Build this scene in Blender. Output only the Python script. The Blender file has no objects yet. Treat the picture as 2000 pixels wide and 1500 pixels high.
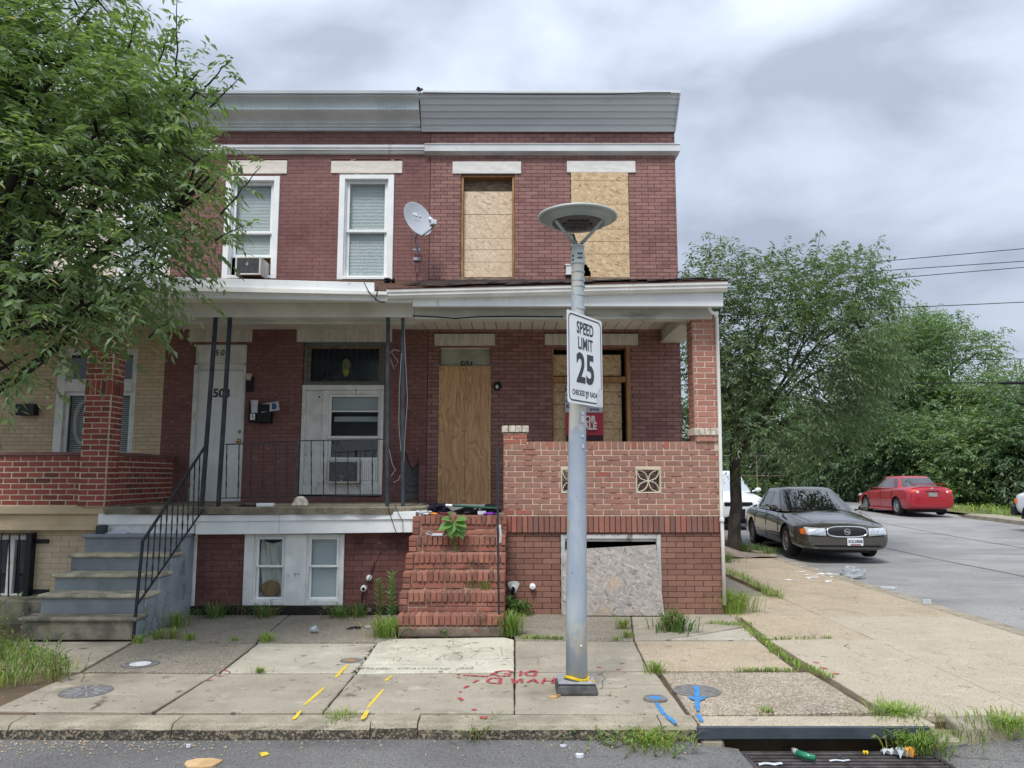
import bpy, bmesh, math, random
import numpy as np
from mathutils import Vector, Matrix
R = math.radians
rng = random.Random(7)
nr = np.random.RandomState(11)
sc = bpy.context.scene
col = sc.collection

# ------------------------------------------------------------------ camera
PITCH, FOC, CAMH = R(7.0), 1500.0, 1.6
cam = bpy.data.objects.new('camera', bpy.data.cameras.new('camera'))
col.objects.link(cam); sc.camera = cam
cam.location = (0, 0, CAMH)
cam.rotation_euler = (R(90) + PITCH, 0, 0)
cam.data.sensor_width = 36.0
cam.data.lens = 36.0 * FOC / 2000.0
cam.data.clip_start = 0.05; cam.data.clip_end = 2000

# ------------------------------------------------------------------ world: overcast sky
SUN_EL, SUN_AZ = R(58), R(200)          # azimuth measured from +Y towards +X
SKX = 3.3
world = bpy.data.worlds.new('World'); sc.world = world; world.use_nodes = True
nt = world.node_tree; nt.nodes.clear()
def N(nt, t, **k):
    n = nt.nodes.new(t)
    for a, b in k.items():
        if a.startswith('i_'):
            key = a[2:]
            key = int(key) if key.isdigit() else key
            n.inputs[key].default_value = b
        else: setattr(n, a, b)
    return n
def L(nt, a, b): nt.links.new(a, b)
out = N(nt, 'ShaderNodeOutputWorld')
sky = N(nt, 'ShaderNodeTexSky', sky_type='NISHITA', sun_disc=False, sun_elevation=SUN_EL, sun_rotation=SUN_AZ)
bg1 = N(nt, 'ShaderNodeBackground'); bg1.inputs['Strength'].default_value = 0.12
L(nt, sky.outputs[0], bg1.inputs['Color'])
tc = N(nt, 'ShaderNodeTexCoord')
sep = N(nt, 'ShaderNodeSeparateXYZ'); L(nt, tc.outputs['Generated'], sep.inputs[0])
zz = N(nt, 'ShaderNodeMath', operation='MAXIMUM', i_1=0.0); L(nt, sep.outputs['Z'], zz.inputs[0])
za = N(nt, 'ShaderNodeMath', operation='ADD', i_1=0.5); L(nt, zz.outputs[0], za.inputs[0])
dx = N(nt, 'ShaderNodeMath', operation='DIVIDE'); L(nt, sep.outputs['X'], dx.inputs[0]); L(nt, za.outputs[0], dx.inputs[1])
dy = N(nt, 'ShaderNodeMath', operation='DIVIDE'); L(nt, sep.outputs['Y'], dy.inputs[0]); L(nt, za.outputs[0], dy.inputs[1])
cb = N(nt, 'ShaderNodeCombineXYZ'); L(nt, dx.outputs[0], cb.inputs[0]); L(nt, dy.outputs[0], cb.inputs[1])
mp = N(nt, 'ShaderNodeMapping'); mp.inputs['Location'].default_value = (SKX, 4.2, 0); mp.inputs['Scale'].default_value = (1.0, 1.0, 1.9)
L(nt, tc.outputs['Generated'], mp.inputs[0])
n1 = N(nt, 'ShaderNodeTexNoise', i_Scale=2.6, i_Detail=8.0, i_Roughness=0.5, i_Distortion=0.25); L(nt, mp.outputs[0], n1.inputs['Vector'])
rp = N(nt, 'ShaderNodeValToRGB'); L(nt, n1.outputs['Fac'], rp.inputs[0])
e = rp.color_ramp.elements
e[0].position = 0.38; e[0].color = (0.185, 0.206, 0.25, 1)
e[1].position = 0.68; e[1].color = (0.375, 0.412, 0.468, 1)
k = e.new(0.49); k.color = (0.262, 0.292, 0.345, 1)
# overcast: brighter towards the zenith
g1 = N(nt, 'ShaderNodeMath', operation='MULTIPLY_ADD', i_1=1.15, i_2=0.88); L(nt, zz.outputs[0], g1.inputs[0])
bg2 = N(nt, 'ShaderNodeBackground'); L(nt, rp.outputs[0], bg2.inputs['Color']); L(nt, g1.outputs[0], bg2.inputs['Strength'])
mx = N(nt, 'ShaderNodeMixShader', i_0=0.92); L(nt, bg1.outputs[0], mx.inputs[1]); L(nt, bg2.outputs[0], mx.inputs[2])
L(nt, mx.outputs[0], out.inputs[0])

sun = bpy.data.objects.new('sun', bpy.data.lights.new('sun', 'SUN')); col.objects.link(sun)
sun.data.energy = 1.5; sun.data.angle = R(18); sun.data.color = (1.0, 0.96, 0.9)
sd = Vector((math.sin(SUN_AZ) * math.cos(SUN_EL), math.cos(SUN_AZ) * math.cos(SUN_EL), math.sin(SUN_EL)))
sun.rotation_euler = sd.to_track_quat('Z', 'Y').to_euler(); sun.location = (0, -5, 20)

sc.view_settings.view_transform = 'Standard'; sc.view_settings.look = 'None'
sc.view_settings.exposure = 1.0; sc.view_settings.gamma = 1.0
sc.view_settings.use_curve_mapping = False
sc.cycles.use_denoising = True
sc.cycles.max_bounces = 6; sc.cycles.transparent_max_bounces = 12
sc.cycles.caustics_reflective = False; sc.cycles.caustics_refractive = False

# ------------------------------------------------------------------ measuring helpers (photo 2000x1500 -> metres on a known plane)
CT, ST = math.cos(PITCH), math.sin(PITCH)
def W(px, py, Y):
    rx, ry = (px - 1000) / FOC, (750 - py) / FOC
    t = Y / (CT - ry * ST)
    return rx * t, CAMH + t * (ST + ry * CT)
def WX(px, py, Y): return W(px, py, Y)[0]
def WZ(py, Y): return W(1000, py, Y)[1]
def G(px, py, z=0.0):
    rx, ry = (px - 1000) / FOC, (750 - py) / FOC
    t = (z - CAMH) / (ST + ry * CT)
    return rx * t, t * (CT - ry * ST)
def WR(x0, x1, y0, y1, Y):      # pixel rectangle -> X0,X1,Z0,Z1 on the plane Y
    ym = (y0 + y1) / 2
    return WX(x0, ym, Y), WX(x1, ym, Y), WZ(y1, Y), WZ(y0, Y)

# ------------------------------------------------------------------ mesh builder
WORLD = {}
def woff(o):
    v = Vector((0, 0, 0))
    while o is not None:
        v += Vector(o.location); o = o.parent
    return v
class MB:
    def __init__(s): s.v = []; s.f = []; s.m = []; s.r = []
    def add(s, vs, fs, m=0, r=None):
        b = len(s.v); s.v.extend(vs)
        if r is None: r = rng.random()
        for f in fs:
            s.f.append([i + b for i in f]); s.m.append(m); s.r.append(r)
        return s
    def box(s, x0, x1, y0, y1, z0, z1, m=0, r=None):
        if x0 > x1: x0, x1 = x1, x0
        if y0 > y1: y0, y1 = y1, y0
        if z0 > z1: z0, z1 = z1, z0
        return s.add([(x0,y0,z0),(x1,y0,z0),(x1,y1,z0),(x0,y1,z0),(x0,y0,z1),(x1,y0,z1),(x1,y1,z1),(x0,y1,z1)],
                     [(0,3,2,1),(4,5,6,7),(0,1,5,4),(1,2,6,5),(2,3,7,6),(3,0,4,7)], m, r)
    def obox(s, c, size, M=None, m=0, r=None):
        hx, hy, hz = size[0]/2, size[1]/2, size[2]/2
        vs = []
        for sz in (-hz, hz):
            for sx, sy in ((-hx,-hy),(hx,-hy),(hx,hy),(-hx,hy)):
                p = Vector((sx, sy, sz))
                if M is not None: p = M @ p
                vs.append(tuple(p + Vector(c)))
        return s.add(vs, [(0,3,2,1),(4,5,6,7),(0,1,5,4),(1,2,6,5),(2,3,7,6),(3,0,4,7)], m, r)
    def prism(s, poly, a, b, axis='y', m=0, r=None, top=None):
        # poly in the two other axes, extruded from a to b
        n = len(poly)
        def P(u, v, w):
            return (u, w, v) if axis == 'y' else ((u, v, w) if axis == 'z' else (w, u, v))
        vs = [P(u, v, a) for u, v in poly] + [P(u, v, b) for u, v in (top or poly)]
        area = sum(poly[i][0]*poly[(i+1)%n][1] - poly[(i+1)%n][0]*poly[i][1] for i in range(n))
        fs = [tuple(range(n)), tuple(range(2*n-1, n-1, -1))] + [(i, i+n, (i+1)%n+n, (i+1)%n) for i in range(n)]
        flip = (area > 0) != (axis == 'y')
        if b < a: flip = not flip
        if flip: fs = [tuple(reversed(f)) for f in fs]
        return s.add(vs, fs, m, r)
    def tube(s, pts, rad, n=8, cap=True, m=0, r=None, closed=False):
        pts = [Vector(p) for p in pts]; k = len(pts)
        if not hasattr(rad, '__len__'): rad = [rad] * k
        vs = []; up = None
        for i, p in enumerate(pts):
            a = pts[i-1] if i > 0 else (pts[-1] if closed else p); b = pts[(i+1) % k] if (i < k-1 or closed) else p
            t = (b - a)
            if t.length < 1e-9: t = Vector((0,0,1))
            t.normalize()
            if up is None:
                up = Vector((0,0,1)) if abs(t.z) < .9 else Vector((0,-1,0))
            x = t.cross(up)
            if x.length < 1e-6: x = t.cross(Vector((1,0,0)))
            x.normalize(); y = x.cross(t).normalized(); up = y
            for j in range(n):
                an = 2*math.pi*(j+.5)/n
                vs.append(tuple(p + (x*math.cos(an) + y*math.sin(an)) * rad[i]))
        fs = []
        for i in range(k if closed else k-1):
            i2 = (i+1) % k
            for j in range(n):
                j2 = (j+1) % n
                fs.append((i*n+j, i*n+j2, i2*n+j2, i2*n+j))
        if cap and not closed:
            fs.append(tuple(reversed(range(n)))); fs.append(tuple(range((k-1)*n, k*n)))
        return s.add(vs, fs, m, r)
    def lathe(s, prof, c, n=24, M=None, m=0, r=None):
        vs = []
        for (ra, z) in prof:
            for j in range(n):
                an = 2*math.pi*j/n
                p = Vector((ra*math.cos(an), ra*math.sin(an), z))
                if M is not None: p = M @ p
                vs.append(tuple(p + Vector(c)))
        fs = []
        k = len(prof)
        for i in range(k-1):
            for j in range(n):
                j2 = (j+1) % n
                fs.append((i*n+j, i*n+j2, (i+1)*n+j2, (i+1)*n+j))
        fs.append(tuple(reversed(range(n)))); fs.append(tuple(range((k-1)*n, k*n)))
        return s.add(vs, fs, m, r)
    def grid(s, P, nu, nv, m=0, r=None, flip=False):
        vs = [tuple(P(i/nu, j/nv)) for j in range(nv+1) for i in range(nu+1)]
        fs = []
        for j in range(nv):
            for i in range(nu):
                a = j*(nu+1)+i
                f = (a, a+1, a+nu+2, a+nu+1)
                fs.append(tuple(reversed(f)) if flip else f)
        return s.add(vs, fs, m, r)
    def blob(s, c, rad, n=12, k=7, jit=0.0, m=0, r=None, M=None, rs=None):
        q = rs or rng
        prof = []
        vs = []; fs = []
        for i in range(k+1):
            th = math.pi*i/k
            for j in range(n):
                an = 2*math.pi*j/n
                w = 1 + (q.random()-.5)*2*jit
                p = Vector((rad[0]*math.sin(th)*math.cos(an)*w, rad[1]*math.sin(th)*math.sin(an)*w, -rad[2]*math.cos(th)*w))
                if i in (0, k): p = Vector((0, 0, -rad[2] if i == 0 else rad[2]))
                if M is not None: p = M @ p
                vs.append(tuple(p + Vector(c)))
        for i in range(k):
            for j in range(n):
                j2 = (j+1) % n
                fs.append((i*n+j, i*n+j2, (i+1)*n+j2, (i+1)*n+j))
        return s.add(vs, fs, m, r)
    def build(s, name, mats, parent=None, smooth=False, bev=0, local=False, kind=None, label=None, segs=1):
        if not isinstance(mats, (list, tuple)): mats = [mats]
        if local: off = Vector((0,0,0))
        elif parent is not None: off = woff(parent)
        else:
            a = np.array(s.v); off = Vector(((a[:,0].min()+a[:,0].max())/2, (a[:,1].min()+a[:,1].max())/2, a[:,2].min()))
        me = bpy.data.meshes.new(name)
        me.from_pydata([(x-off.x, y-off.y, z-off.z) for x, y, z in s.v], [], s.f)
        for mm in mats: me.materials.append(mm)
        me.polygons.foreach_set('material_index', s.m)
        if smooth: me.polygons.foreach_set('use_smooth', [True]*len(s.f))
        at = me.attributes.new('rnd', 'FLOAT', 'FACE'); at.data.foreach_set('value', s.r)
        me.update()
        o = bpy.data.objects.new(name, me); col.objects.link(o)
        if parent is not None: o.parent = parent
        elif not local: o.location = off
        if bev:
            b = o.modifiers.new('bevel', 'BEVEL'); b.width = bev; b.segments = segs; b.limit_method = 'ANGLE'; b.angle_limit = R(40)
        if smooth == 'auto' or (bev and smooth): pass
        if kind: o['kind'] = kind
        if label: o['label'] = label
        return o
def thing(name, label, cat, loc=(0,0,0), group=None, rz=0):
    o = bpy.data.objects.new(name, None); col.objects.link(o); o.location = loc; o.rotation_euler = (0,0,rz)
    o.empty_display_size = .1
    o['label'] = label; o['category'] = cat
    if group: o['group'] = group
    return o
def tag(o, label, cat, group=None):
    o['label'] = label; o['category'] = cat
    if group: o['group'] = group
    return o
def struct(o): o['kind'] = 'structure'; return o

def text_mesh(txt, size, bold=0.0, shear=0.0, ext=0.001, spacing=1.0, xs=1.0, align='CENTER'):
    cu = bpy.data.curves.new('t', 'FONT'); cu.body = txt; cu.size = size; cu.offset = bold; cu.shear = shear
    cu.extrude = ext; cu.align_x = align; cu.align_y = 'CENTER'; cu.space_character = spacing; cu.resolution_u = 3
    o = bpy.data.objects.new('t', cu); col.objects.link(o)
    dg = bpy.context.evaluated_depsgraph_get()
    me = bpy.data.meshes.new_from_object(o.evaluated_get(dg))
    bpy.data.objects.remove(o); bpy.data.curves.remove(cu)
    if xs != 1.0:
        for v in me.vertices: v.co.x *= xs
    return me
def put_text(txt, size, mat_, parent, M, name='lettering', **k):
    me = text_mesh(txt, size, **k)
    me.materials.clear(); me.materials.append(mat_)
    me.transform(Matrix.Translation(-woff(parent)) @ M)
    o = bpy.data.objects.new(name, me); col.objects.link(o); o.parent = parent
    return o
def front(x, y, z): # text frame facing -Y
    return Matrix.Translation((x, y, z)) @ Matrix.Rotation(R(90), 4, 'X')
# ------------------------------------------------------------------ materials
def lin(c):
    c /= 255.0
    return c/12.92 if c <= .04045 else ((c+.055)/1.055)**2.4
def C(r, g, b, k=1.0): return (lin(r)*k, lin(g)*k, lin(b)*k, 1)
def mixc(nt, fac, a, b, blend='MIX'):
    n = N(nt, 'ShaderNodeMix', data_type='RGBA', blend_type=blend)
    if hasattr(fac, 'links'): L(nt, fac, n.inputs[0])
    else: n.inputs[0].default_value = fac
    for s, v in ((6, a), (7, b)):
        if hasattr(v, 'links'): L(nt, v, n.inputs[s])
        else: n.inputs[s].default_value = v
    return n.outputs[2]
def math_(nt, op, a, b=None, c=None, clamp=False):
    n = N(nt, 'ShaderNodeMath', operation=op, use_clamp=clamp)
    for i, v in enumerate((a, b, c)):
        if v is None: continue
        if hasattr(v, 'links'): L(nt, v, n.inputs[i])
        else: n.inputs[i].default_value = v
    return n.outputs[0]
def step(nt, v, lo, hi):
    n = N(nt, 'ShaderNodeMapRange', interpolation_type='SMOOTHSTEP'); n.inputs['From Min'].default_value = lo; n.inputs['From Max'].default_value = hi
    L(nt, v, n.inputs['Value']); return n.outputs[0]
def pos(nt, stretch=(1,1,1), rot=(0,0,0)):
    g = N(nt, 'ShaderNodeNewGeometry'); src = g.outputs['Position']
    if any(rot):
        m0 = N(nt, 'ShaderNodeMapping'); m0.inputs['Rotation'].default_value = rot; L(nt, src, m0.inputs[0]); src = m0.outputs[0]
    m = N(nt, 'ShaderNodeMapping'); m.inputs['Scale'].default_value = stretch
    L(nt, src, m.inputs[0]); return m.outputs[0]
def noise(nt, vec, scale, detail=4, rough=.55, dist=0):
    n = N(nt, 'ShaderNodeTexNoise', i_Scale=scale, i_Detail=detail, i_Roughness=rough, i_Distortion=dist); L(nt, vec, n.inputs['Vector']); return n.outputs['Fac']
def rndval(nt):
    a = N(nt, 'ShaderNodeAttribute', attribute_name='rnd'); o = N(nt, 'ShaderNodeObjectInfo')
    s = math_(nt, 'ADD', a.outputs['Fac'], o.outputs['Random']); return math_(nt, 'FRACT', s)
def newmat(name):
    m = bpy.data.materials.new(name); m.use_nodes = True; nt = m.node_tree
    return m, nt, nt.nodes['Principled BSDF']
def mat(name, a, b=None, scale=3, rough=.75, bump=0, bscale=60, metal=0, spec=.4, coat=0, rnd=0, stretch=(1,1,1),
        lo=.35, hi=.65, dirt=None, speck=None, detail=5, transl=0, bdist=.004):
    m, nt, p = newmat(name)
    v = pos(nt, stretch)
    if b is not None: c = mixc(nt, step(nt, noise(nt, v, scale, detail), lo, hi), a, b)
    else:
        rgb = N(nt, 'ShaderNodeRGB'); rgb.outputs[0].default_value = a; c = rgb.outputs[0]
    if rnd:
        k = math_(nt, 'MULTIPLY_ADD', rndval(nt), 2*rnd, 1-rnd)
        h = N(nt, 'ShaderNodeHueSaturation'); L(nt, c, h.inputs['Color']); L(nt, k, h.inputs['Value']); c = h.outputs[0]
    if dirt:
        for (dc, ds, dlo, dhi, dstr) in (dirt if isinstance(dirt, list) else [dirt]):
            vv = pos(nt, dstr)
            c = mixc(nt, step(nt, noise(nt, vv, ds, 6, .6), dlo, dhi), c, dc)
    if speck:
        for (sc_, col_, thr, amt) in (speck if isinstance(speck, list) else [speck]):
            vo = N(nt, 'ShaderNodeTexVoronoi', i_Scale=sc_); L(nt, v, vo.inputs['Vector'])
            s1 = N(nt, 'ShaderNodeSeparateColor'); L(nt, vo.outputs['Color'], s1.inputs[0])
            f = math_(nt, 'MULTIPLY', step(nt, s1.outputs[0], thr, thr+.05), amt)
            c = mixc(nt, f, c, col_)
    L(nt, c, p.inputs['Base Color'])
    p.inputs['Roughness'].default_value = rough; p.inputs['Metallic'].default_value = metal
    p.inputs['Specular IOR Level'].default_value = spec; p.inputs['Coat Weight'].default_value = coat
    p.inputs['Coat Roughness'].default_value = .05
    if bump:
        bn = N(nt, 'ShaderNodeBump', i_Strength=bump, i_Distance=bdist); L(nt, noise(nt, v, bscale, 4, .6), bn.inputs['Height']); L(nt, bn.outputs[0], p.inputs['Normal'])
    if transl:
        tr = N(nt, 'ShaderNodeBsdfTranslucent'); L(nt, c, tr.inputs[0]); ms = N(nt, 'ShaderNodeMixShader', i_0=transl)
        o = nt.nodes['Material Output']; L(nt, p.outputs[0], ms.inputs[1]); L(nt, tr.outputs[0], ms.inputs[2]); L(nt, ms.outputs[0], o.inputs[0])
    return m
def brickmat(name, pal, dirt=None, rough=.8, mott=.25, bump=.5, flecks=None, fleckc=C(215,205,195), sat=.80):
    m, nt, p = newmat(name)
    r = rndval(nt)
    rp = N(nt, 'ShaderNodeValToRGB'); rp.color_ramp.interpolation = 'LINEAR'; L(nt, r, rp.inputs[0])
    el = rp.color_ramp.elements
    el[0].position = 0; el[0].color = pal[0]; el[1].position = 1; el[1].color = pal[-1]
    for i in range(1, len(pal)-1):
        k = el.new(i/(len(pal)-1)); k.color = pal[i]
    v = pos(nt)
    n = noise(nt, v, 14, 6, .65)
    k = math_(nt, 'MULTIPLY_ADD', n, 2*mott, 1-mott)
    n2 = noise(nt, v, 1.1, 3, .5)
    k2 = math_(nt, 'MULTIPLY_ADD', n2, .36, .82)
    k = math_(nt, 'MULTIPLY', math_(nt, 'MULTIPLY', k, k2), 1.12)
    h = N(nt, 'ShaderNodeHueSaturation', i_Saturation=sat); L(nt, rp.outputs[0], h.inputs['Color']); L(nt, k, h.inputs['Value']); c = h.outputs[0]
    if dirt:
        for (dc, ds, dlo, dhi, dstr) in (dirt if isinstance(dirt, list) else [dirt]):
            c = mixc(nt, step(nt, noise(nt, pos(nt, dstr), ds, 7, .65), dlo, dhi), c, dc)
    if flecks:
        c = mixc(nt, step(nt, noise(nt, v, flecks[0], 3, .5), flecks[1], flecks[1]+.03), c, fleckc)
    L(nt, c, p.inputs['Base Color']); p.inputs['Roughness'].default_value = rough; p.inputs['Specular IOR Level'].default_value = .3
    bn = N(nt, 'ShaderNodeBump', i_Strength=bump, i_Distance=.003); L(nt, noise(nt, v, 90, 4, .7), bn.inputs['Height']); L(nt, bn.outputs[0], p.inputs['Normal'])
    return m

M = {}
# bricks
M['b501'] = brickmat('iron spot brick', [C(138,91,84),C(146,97,89),C(130,85,80),C(152,103,93),C(139,91,86),C(124,80,77),C(148,99,90)], dirt=(C(106,76,76),.9,.58,.85,(1,1,1.4)))
M['m501'] = mat('dark mortar', C(46,28,30), C(36,22,26), 20, .95)
M['b503'] = brickmat('painted maroon brick', [C(124,78,73),C(128,81,75),C(119,74,71),C(132,84,77),C(124,79,75)], mott=.18, bump=.3, sat=.78,
        dirt=[(C(102,56,60),.8,.5,.8,(1,1,1))], flecks=(38,.74))
M['m503'] = mat('painted maroon mortar', C(78,42,42), C(94,52,52), 20, .9, speck=(26, C(200,180,170), .93, .8))
M['b505'] = brickmat('cream painted brick', [C(196,174,138),C(204,182,144),C(188,167,132),C(200,179,144)], mott=.12, bump=.3, dirt=(C(150,130,100),1.2,.55,.85,(1,1,1)))
M['b505u'] = brickmat('pale painted upper brick', [C(214,202,186),C(220,208,192),C(208,196,180),C(218,206,188)], mott=.1, bump=.3)
M['m505'] = mat('cream mortar', C(165,142,108), C(150,128,98), 20, .9)
M['bporch'] = brickmat('brown painted porch brick', [C(142,92,74),C(148,98,80),C(134,86,70),C(154,102,83),C(136,93,79),C(152,92,70),C(144,94,77)], mott=.24, sat=.80,
        dirt=[(C(112,82,74),1.7,.55,.8,(1,1,1))])
M['mporch'] = mat('patchy white mortar', C(206,188,166), C(140,98,84), 9, .95, lo=.53, hi=.62)
M['borange'] = brickmat('bare orange brick', [C(152,78,58),C(160,84,62),C(142,72,56),C(156,82,64)], mott=.2, sat=.85)
M['bstep'] = brickmat('red step brick', [C(140,76,54),C(150,84,60),C(128,70,52),C(156,92,68),C(134,76,58),C(116,70,58)], mott=.34, rough=.9, sat=.82,
        dirt=[(C(92,70,60),3.6,.54,.70,(1,1,1)),(C(176,156,138),9,.66,.74,(1,1,1))])
M['mstep'] = mat('weathered mortar', C(184,164,142), C(104,92,80), 9, .95, bump=.6, bscale=80)
M['bfound'] = brickmat('brown foundation brick', [C(126,86,70),C(134,92,76),C(118,80,66),C(138,96,80),C(114,78,68)], mott=.24, sat=.88, dirt=(C(86,62,54),1.6,.55,.8,(1,1,1)))
M['mfound'] = mat('dark joint', C(58,36,32), C(76,50,44), 20, .95)
M['bf503'] = brickmat('dark maroon foundation brick', [C(104,60,54),C(110,64,56),C(98,56,52),C(116,68,58)], mott=.2, bump=.35, flecks=(30,.76),
        dirt=[(C(60,32,36),.9,.5,.75,(1,1,1))])
M['mf503'] = mat('maroon joint', C(60,28,28), C(86,44,40), 16, .9, speck=(22, C(190,170,160), .95, .8))
M['bred'] = brickmat('red brick with white joints', [C(132,54,44),C(140,60,48),C(122,48,40),C(146,64,50),C(128,56,46),C(96,54,48)], mott=.2, sat=.88)
M['mwhite'] = mat('white mortar', C(216,202,182), C(188,172,152), 14, .95, bump=.5, bscale=90)
M['bpil'] = brickmat('pillar brick', [C(158,88,66),C(166,96,72),C(148,82,62),C(172,102,78),C(144,80,64)], mott=.22, sat=.76, dirt=(C(120,70,58),1.5,.58,.8,(1,1,1)))
M['capstone'] = mat('white cap brick', C(216,210,196), C(180,172,158), 18, .8, bump=.6, bscale=50, rnd=.06)
# stone, paint, metal
M['lintel'] = mat('painted stone lintel', C(232,231,226), C(214,213,209), 5, .8, bump=.3, bscale=40, stretch=(1,1,4), dirt=(C(150,148,144),2.5,.6,.78,(.7,1,5)))
M['lintelc'] = mat('cream stone lintel', C(234,227,216), C(220,213,202), 5, .8, bump=.3, bscale=40, stretch=(1,1,4))
M['lintels'] = mat('stained stone lintel', C(220,216,206), C(198,193,183), 5, .8, bump=.3, bscale=40, stretch=(5,1,1))
M['white'] = mat('white paint', C(242,244,244), C(230,234,235), 4, .55, dirt=(C(168,168,162),3,.66,.85,(1,1,1)))
M['whited'] = mat('dirty white paint', C(234,236,234), C(214,217,215), 5, .6, bump=.2, bscale=30, dirt=[(C(134,132,122),3,.6,.75,(3,1,1)),(C(110,104,94),8,.68,.76,(1,1,1))])
M['alum'] = mat('aluminium wrap', C(220,223,225), C(206,210,213), 2, .45, bump=.15, bscale=8, dirt=(C(140,142,142),2.2,.6,.8,(1,1,3)))
M['alumst'] = mat('stained aluminium', C(236,239,240), C(222,226,228), 2, .5, dirt=[(C(150,146,136),3.5,.6,.8,(2,1,1)),(C(206,170,120),1.5,.68,.85,(1,1,1))])
M['cornice'] = mat('grey painted cornice', C(222,228,232), C(208,215,220), 2.5, .6, bump=.25, bscale=20, dirt=(C(156,164,170),3,.6,.8,(.5,1,4)))
M['siding'] = mat('grey siding', C(216,221,226), C(205,211,217), 1.5, .5, rnd=.05, stretch=(.4,1,1), dirt=(C(144,150,158),2,.6,.8,(.4,1,3)))
M['soffit'] = mat('cream soffit plank', C(232,229,218), C(220,217,206), 3, .6, rnd=.04)
M['beamp'] = mat('painted porch beam', C(212,212,204), C(190,190,182), 2, .7, dirt=[(C(96,92,84),1.6,.58,.8,(.6,1,2)),(C(120,112,98),9,.7,.78,(1,1,1))])
M['gut'] = mat('white gutter', C(236,236,231), C(220,221,217), 3, .4, dirt=(C(126,124,116),4,.62,.82,(6,1,.6)))
M['iron'] = mat('black painted iron', C(30,33,38), C(42,46,52), 14, .55, bump=.3, bscale=60, spec=.5, dirt=(C(70,50,42),12,.68,.75,(1,1,1)))
M['ironb'] = mat('blue black post paint', C(40,48,58), C(56,66,76), 8, .5, bump=.3, bscale=50, dirt=(C(30,34,42),5,.58,.7,(1,1,.4)))
M['slabc'] = mat('weathered concrete slab', C(150,142,124), C(118,112,98), 5, .95, bump=1, bscale=50, speck=(120, C(84,78,66), .8, .5), dirt=(C(84,80,68),3,.55,.75,(1,1,1)))
M['greyp'] = mat('grey stair paint', C(142,149,155), C(126,133,139), 4, .8, bump=.6, bscale=25, dirt=[(C(88,92,94),3,.56,.75,(1,1,1)),(C(158,162,164),6,.7,.76,(1,1,1))])
M['stucco'] = mat('grey blue stucco', C(160,169,178), C(142,151,161), 4, .85, bump=.8, bscale=25, dirt=[(C(104,110,116),3,.58,.75,(1,1,1)),(C(168,174,178),5,.68,.76,(1,1,1))])
M['tread'] = mat('worn stair tread', C(202,192,166), C(150,144,128), 7, .85, bump=.6, bscale=30)
M['barec'] = mat('bare concrete step', C(158,150,132), C(112,108,96), 5, .9, bump=.8, bscale=30, dirt=(C(78,76,68),4,.55,.72,(1,1,1)))
M['creamp'] = mat('cream paint', C(206,186,154), C(192,172,140), 4, .7, bump=.3, bscale=30)
M['tanwood'] = mat('bare window timber', C(178,136,92), C(146,110,76), 5, .8, stretch=(6,6,1), dirt=(C(96,74,56),6,.6,.75,(3,3,1)))
M['greywood'] = mat('weathered grey timber', C(150,134,116), C(104,88,76), 8, .9, stretch=(1,1,8), bump=.5, bscale=40)
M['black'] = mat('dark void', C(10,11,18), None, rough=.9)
M['blackp'] = mat('black plastic', C(22,24,32), None, rough=.5)
M['rubber'] = mat('tyre rubber', C(26,26,28), C(34,34,35), 30, .85)
M['roofing'] = mat('torn dark roofing', C(62,46,42), C(34,28,30), 12, .95, bump=1, bscale=40, rnd=.2)
M['rotwood'] = mat('rotten roof boards', C(92,64,50), C(64,46,40), 10, .95, stretch=(6,1,1), rnd=.15)
M['glass'] = None
def glassmat(name, tint, alpha, rough=.03):
    m, nt, p = newmat(name)
    p.inputs['Base Color'].default_value = tint; p.inputs['Roughness'].default_value = rough
    p.inputs['Specular IOR Level'].default_value = .9; p.inputs['IOR'].default_value = 1.5 if alpha < .9 else 2.0
    tr = N(nt, 'ShaderNodeBsdfTransparent', i_0=(.92,.95,.95,1)); ms = N(nt, 'ShaderNodeMixShader'); ms.inputs[0].default_value = alpha
    o = nt.nodes['Material Output']; L(nt, tr.outputs[0], ms.inputs[1]); L(nt, p.outputs[0], ms.inputs[2]); L(nt, ms.outputs[0], o.inputs[0])
    return m
M['glass'] = glassmat('window glass', (.10,.12,.13,1), .10)
M['glassd'] = glassmat('dusty dark glass', (.02,.03,.045,1), .8)
M['carglass'] = glassmat('car glass', (.012,.014,.016,1), .93, .02)
M['glassp'] = glassmat('pale windscreen', (.45,.5,.55,1), .95, .1)
M['blind'] = mat('white blind slat', C(246,248,249), C(238,241,243), 3, .6, rnd=.03)
M['curtain'] = mat('pale curtain', C(240,240,234), C(218,216,204), 4, .9, stretch=(6,1,1), dirt=(C(160,130,100),3,.62,.8,(1,1,1)))
M['door'] = mat('white steel door', C(238,242,242), C(230,235,235), 3, .45)
M['brass'] = mat('brass knob', C(190,160,90), None, rough=.25, metal=1)
M['steel'] = mat('galvanised grey paint', C(176,184,190), C(154,166,180), 3, .5, bump=.2, bscale=20, stretch=(1,1,.6),
      dirt=[(C(150,164,184),2.2,.52,.66,(1,1,.5)),(C(190,188,178),3.4,.56,.64,(1,1,.7)),(C(168,160,140),7,.62,.66,(1,1,.5)),(C(96,104,112),16,.7,.75,(1,1,1))])
M['lampm'] = mat('grey lamp paint', C(166,176,174), C(152,162,161), 5, .45)
M['lampr'] = mat('pale lamp rim', C(186,194,192), None, rough=.4)
M['lens'] = mat('lamp lens', C(96,104,102), C(70,76,76), 60, .3)
M['signw'] = mat('white sign face', C(248,250,251), C(242,245,247), 4, .35)
M['signk'] = mat('dark sign print', C(52,54,60), None, rough=.4)
M['signred'] = mat('red sign print', C(186,46,66), None, rough=.4)
M['signred2'] = mat('dark red print', C(116,22,36), None, rough=.4)
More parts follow.
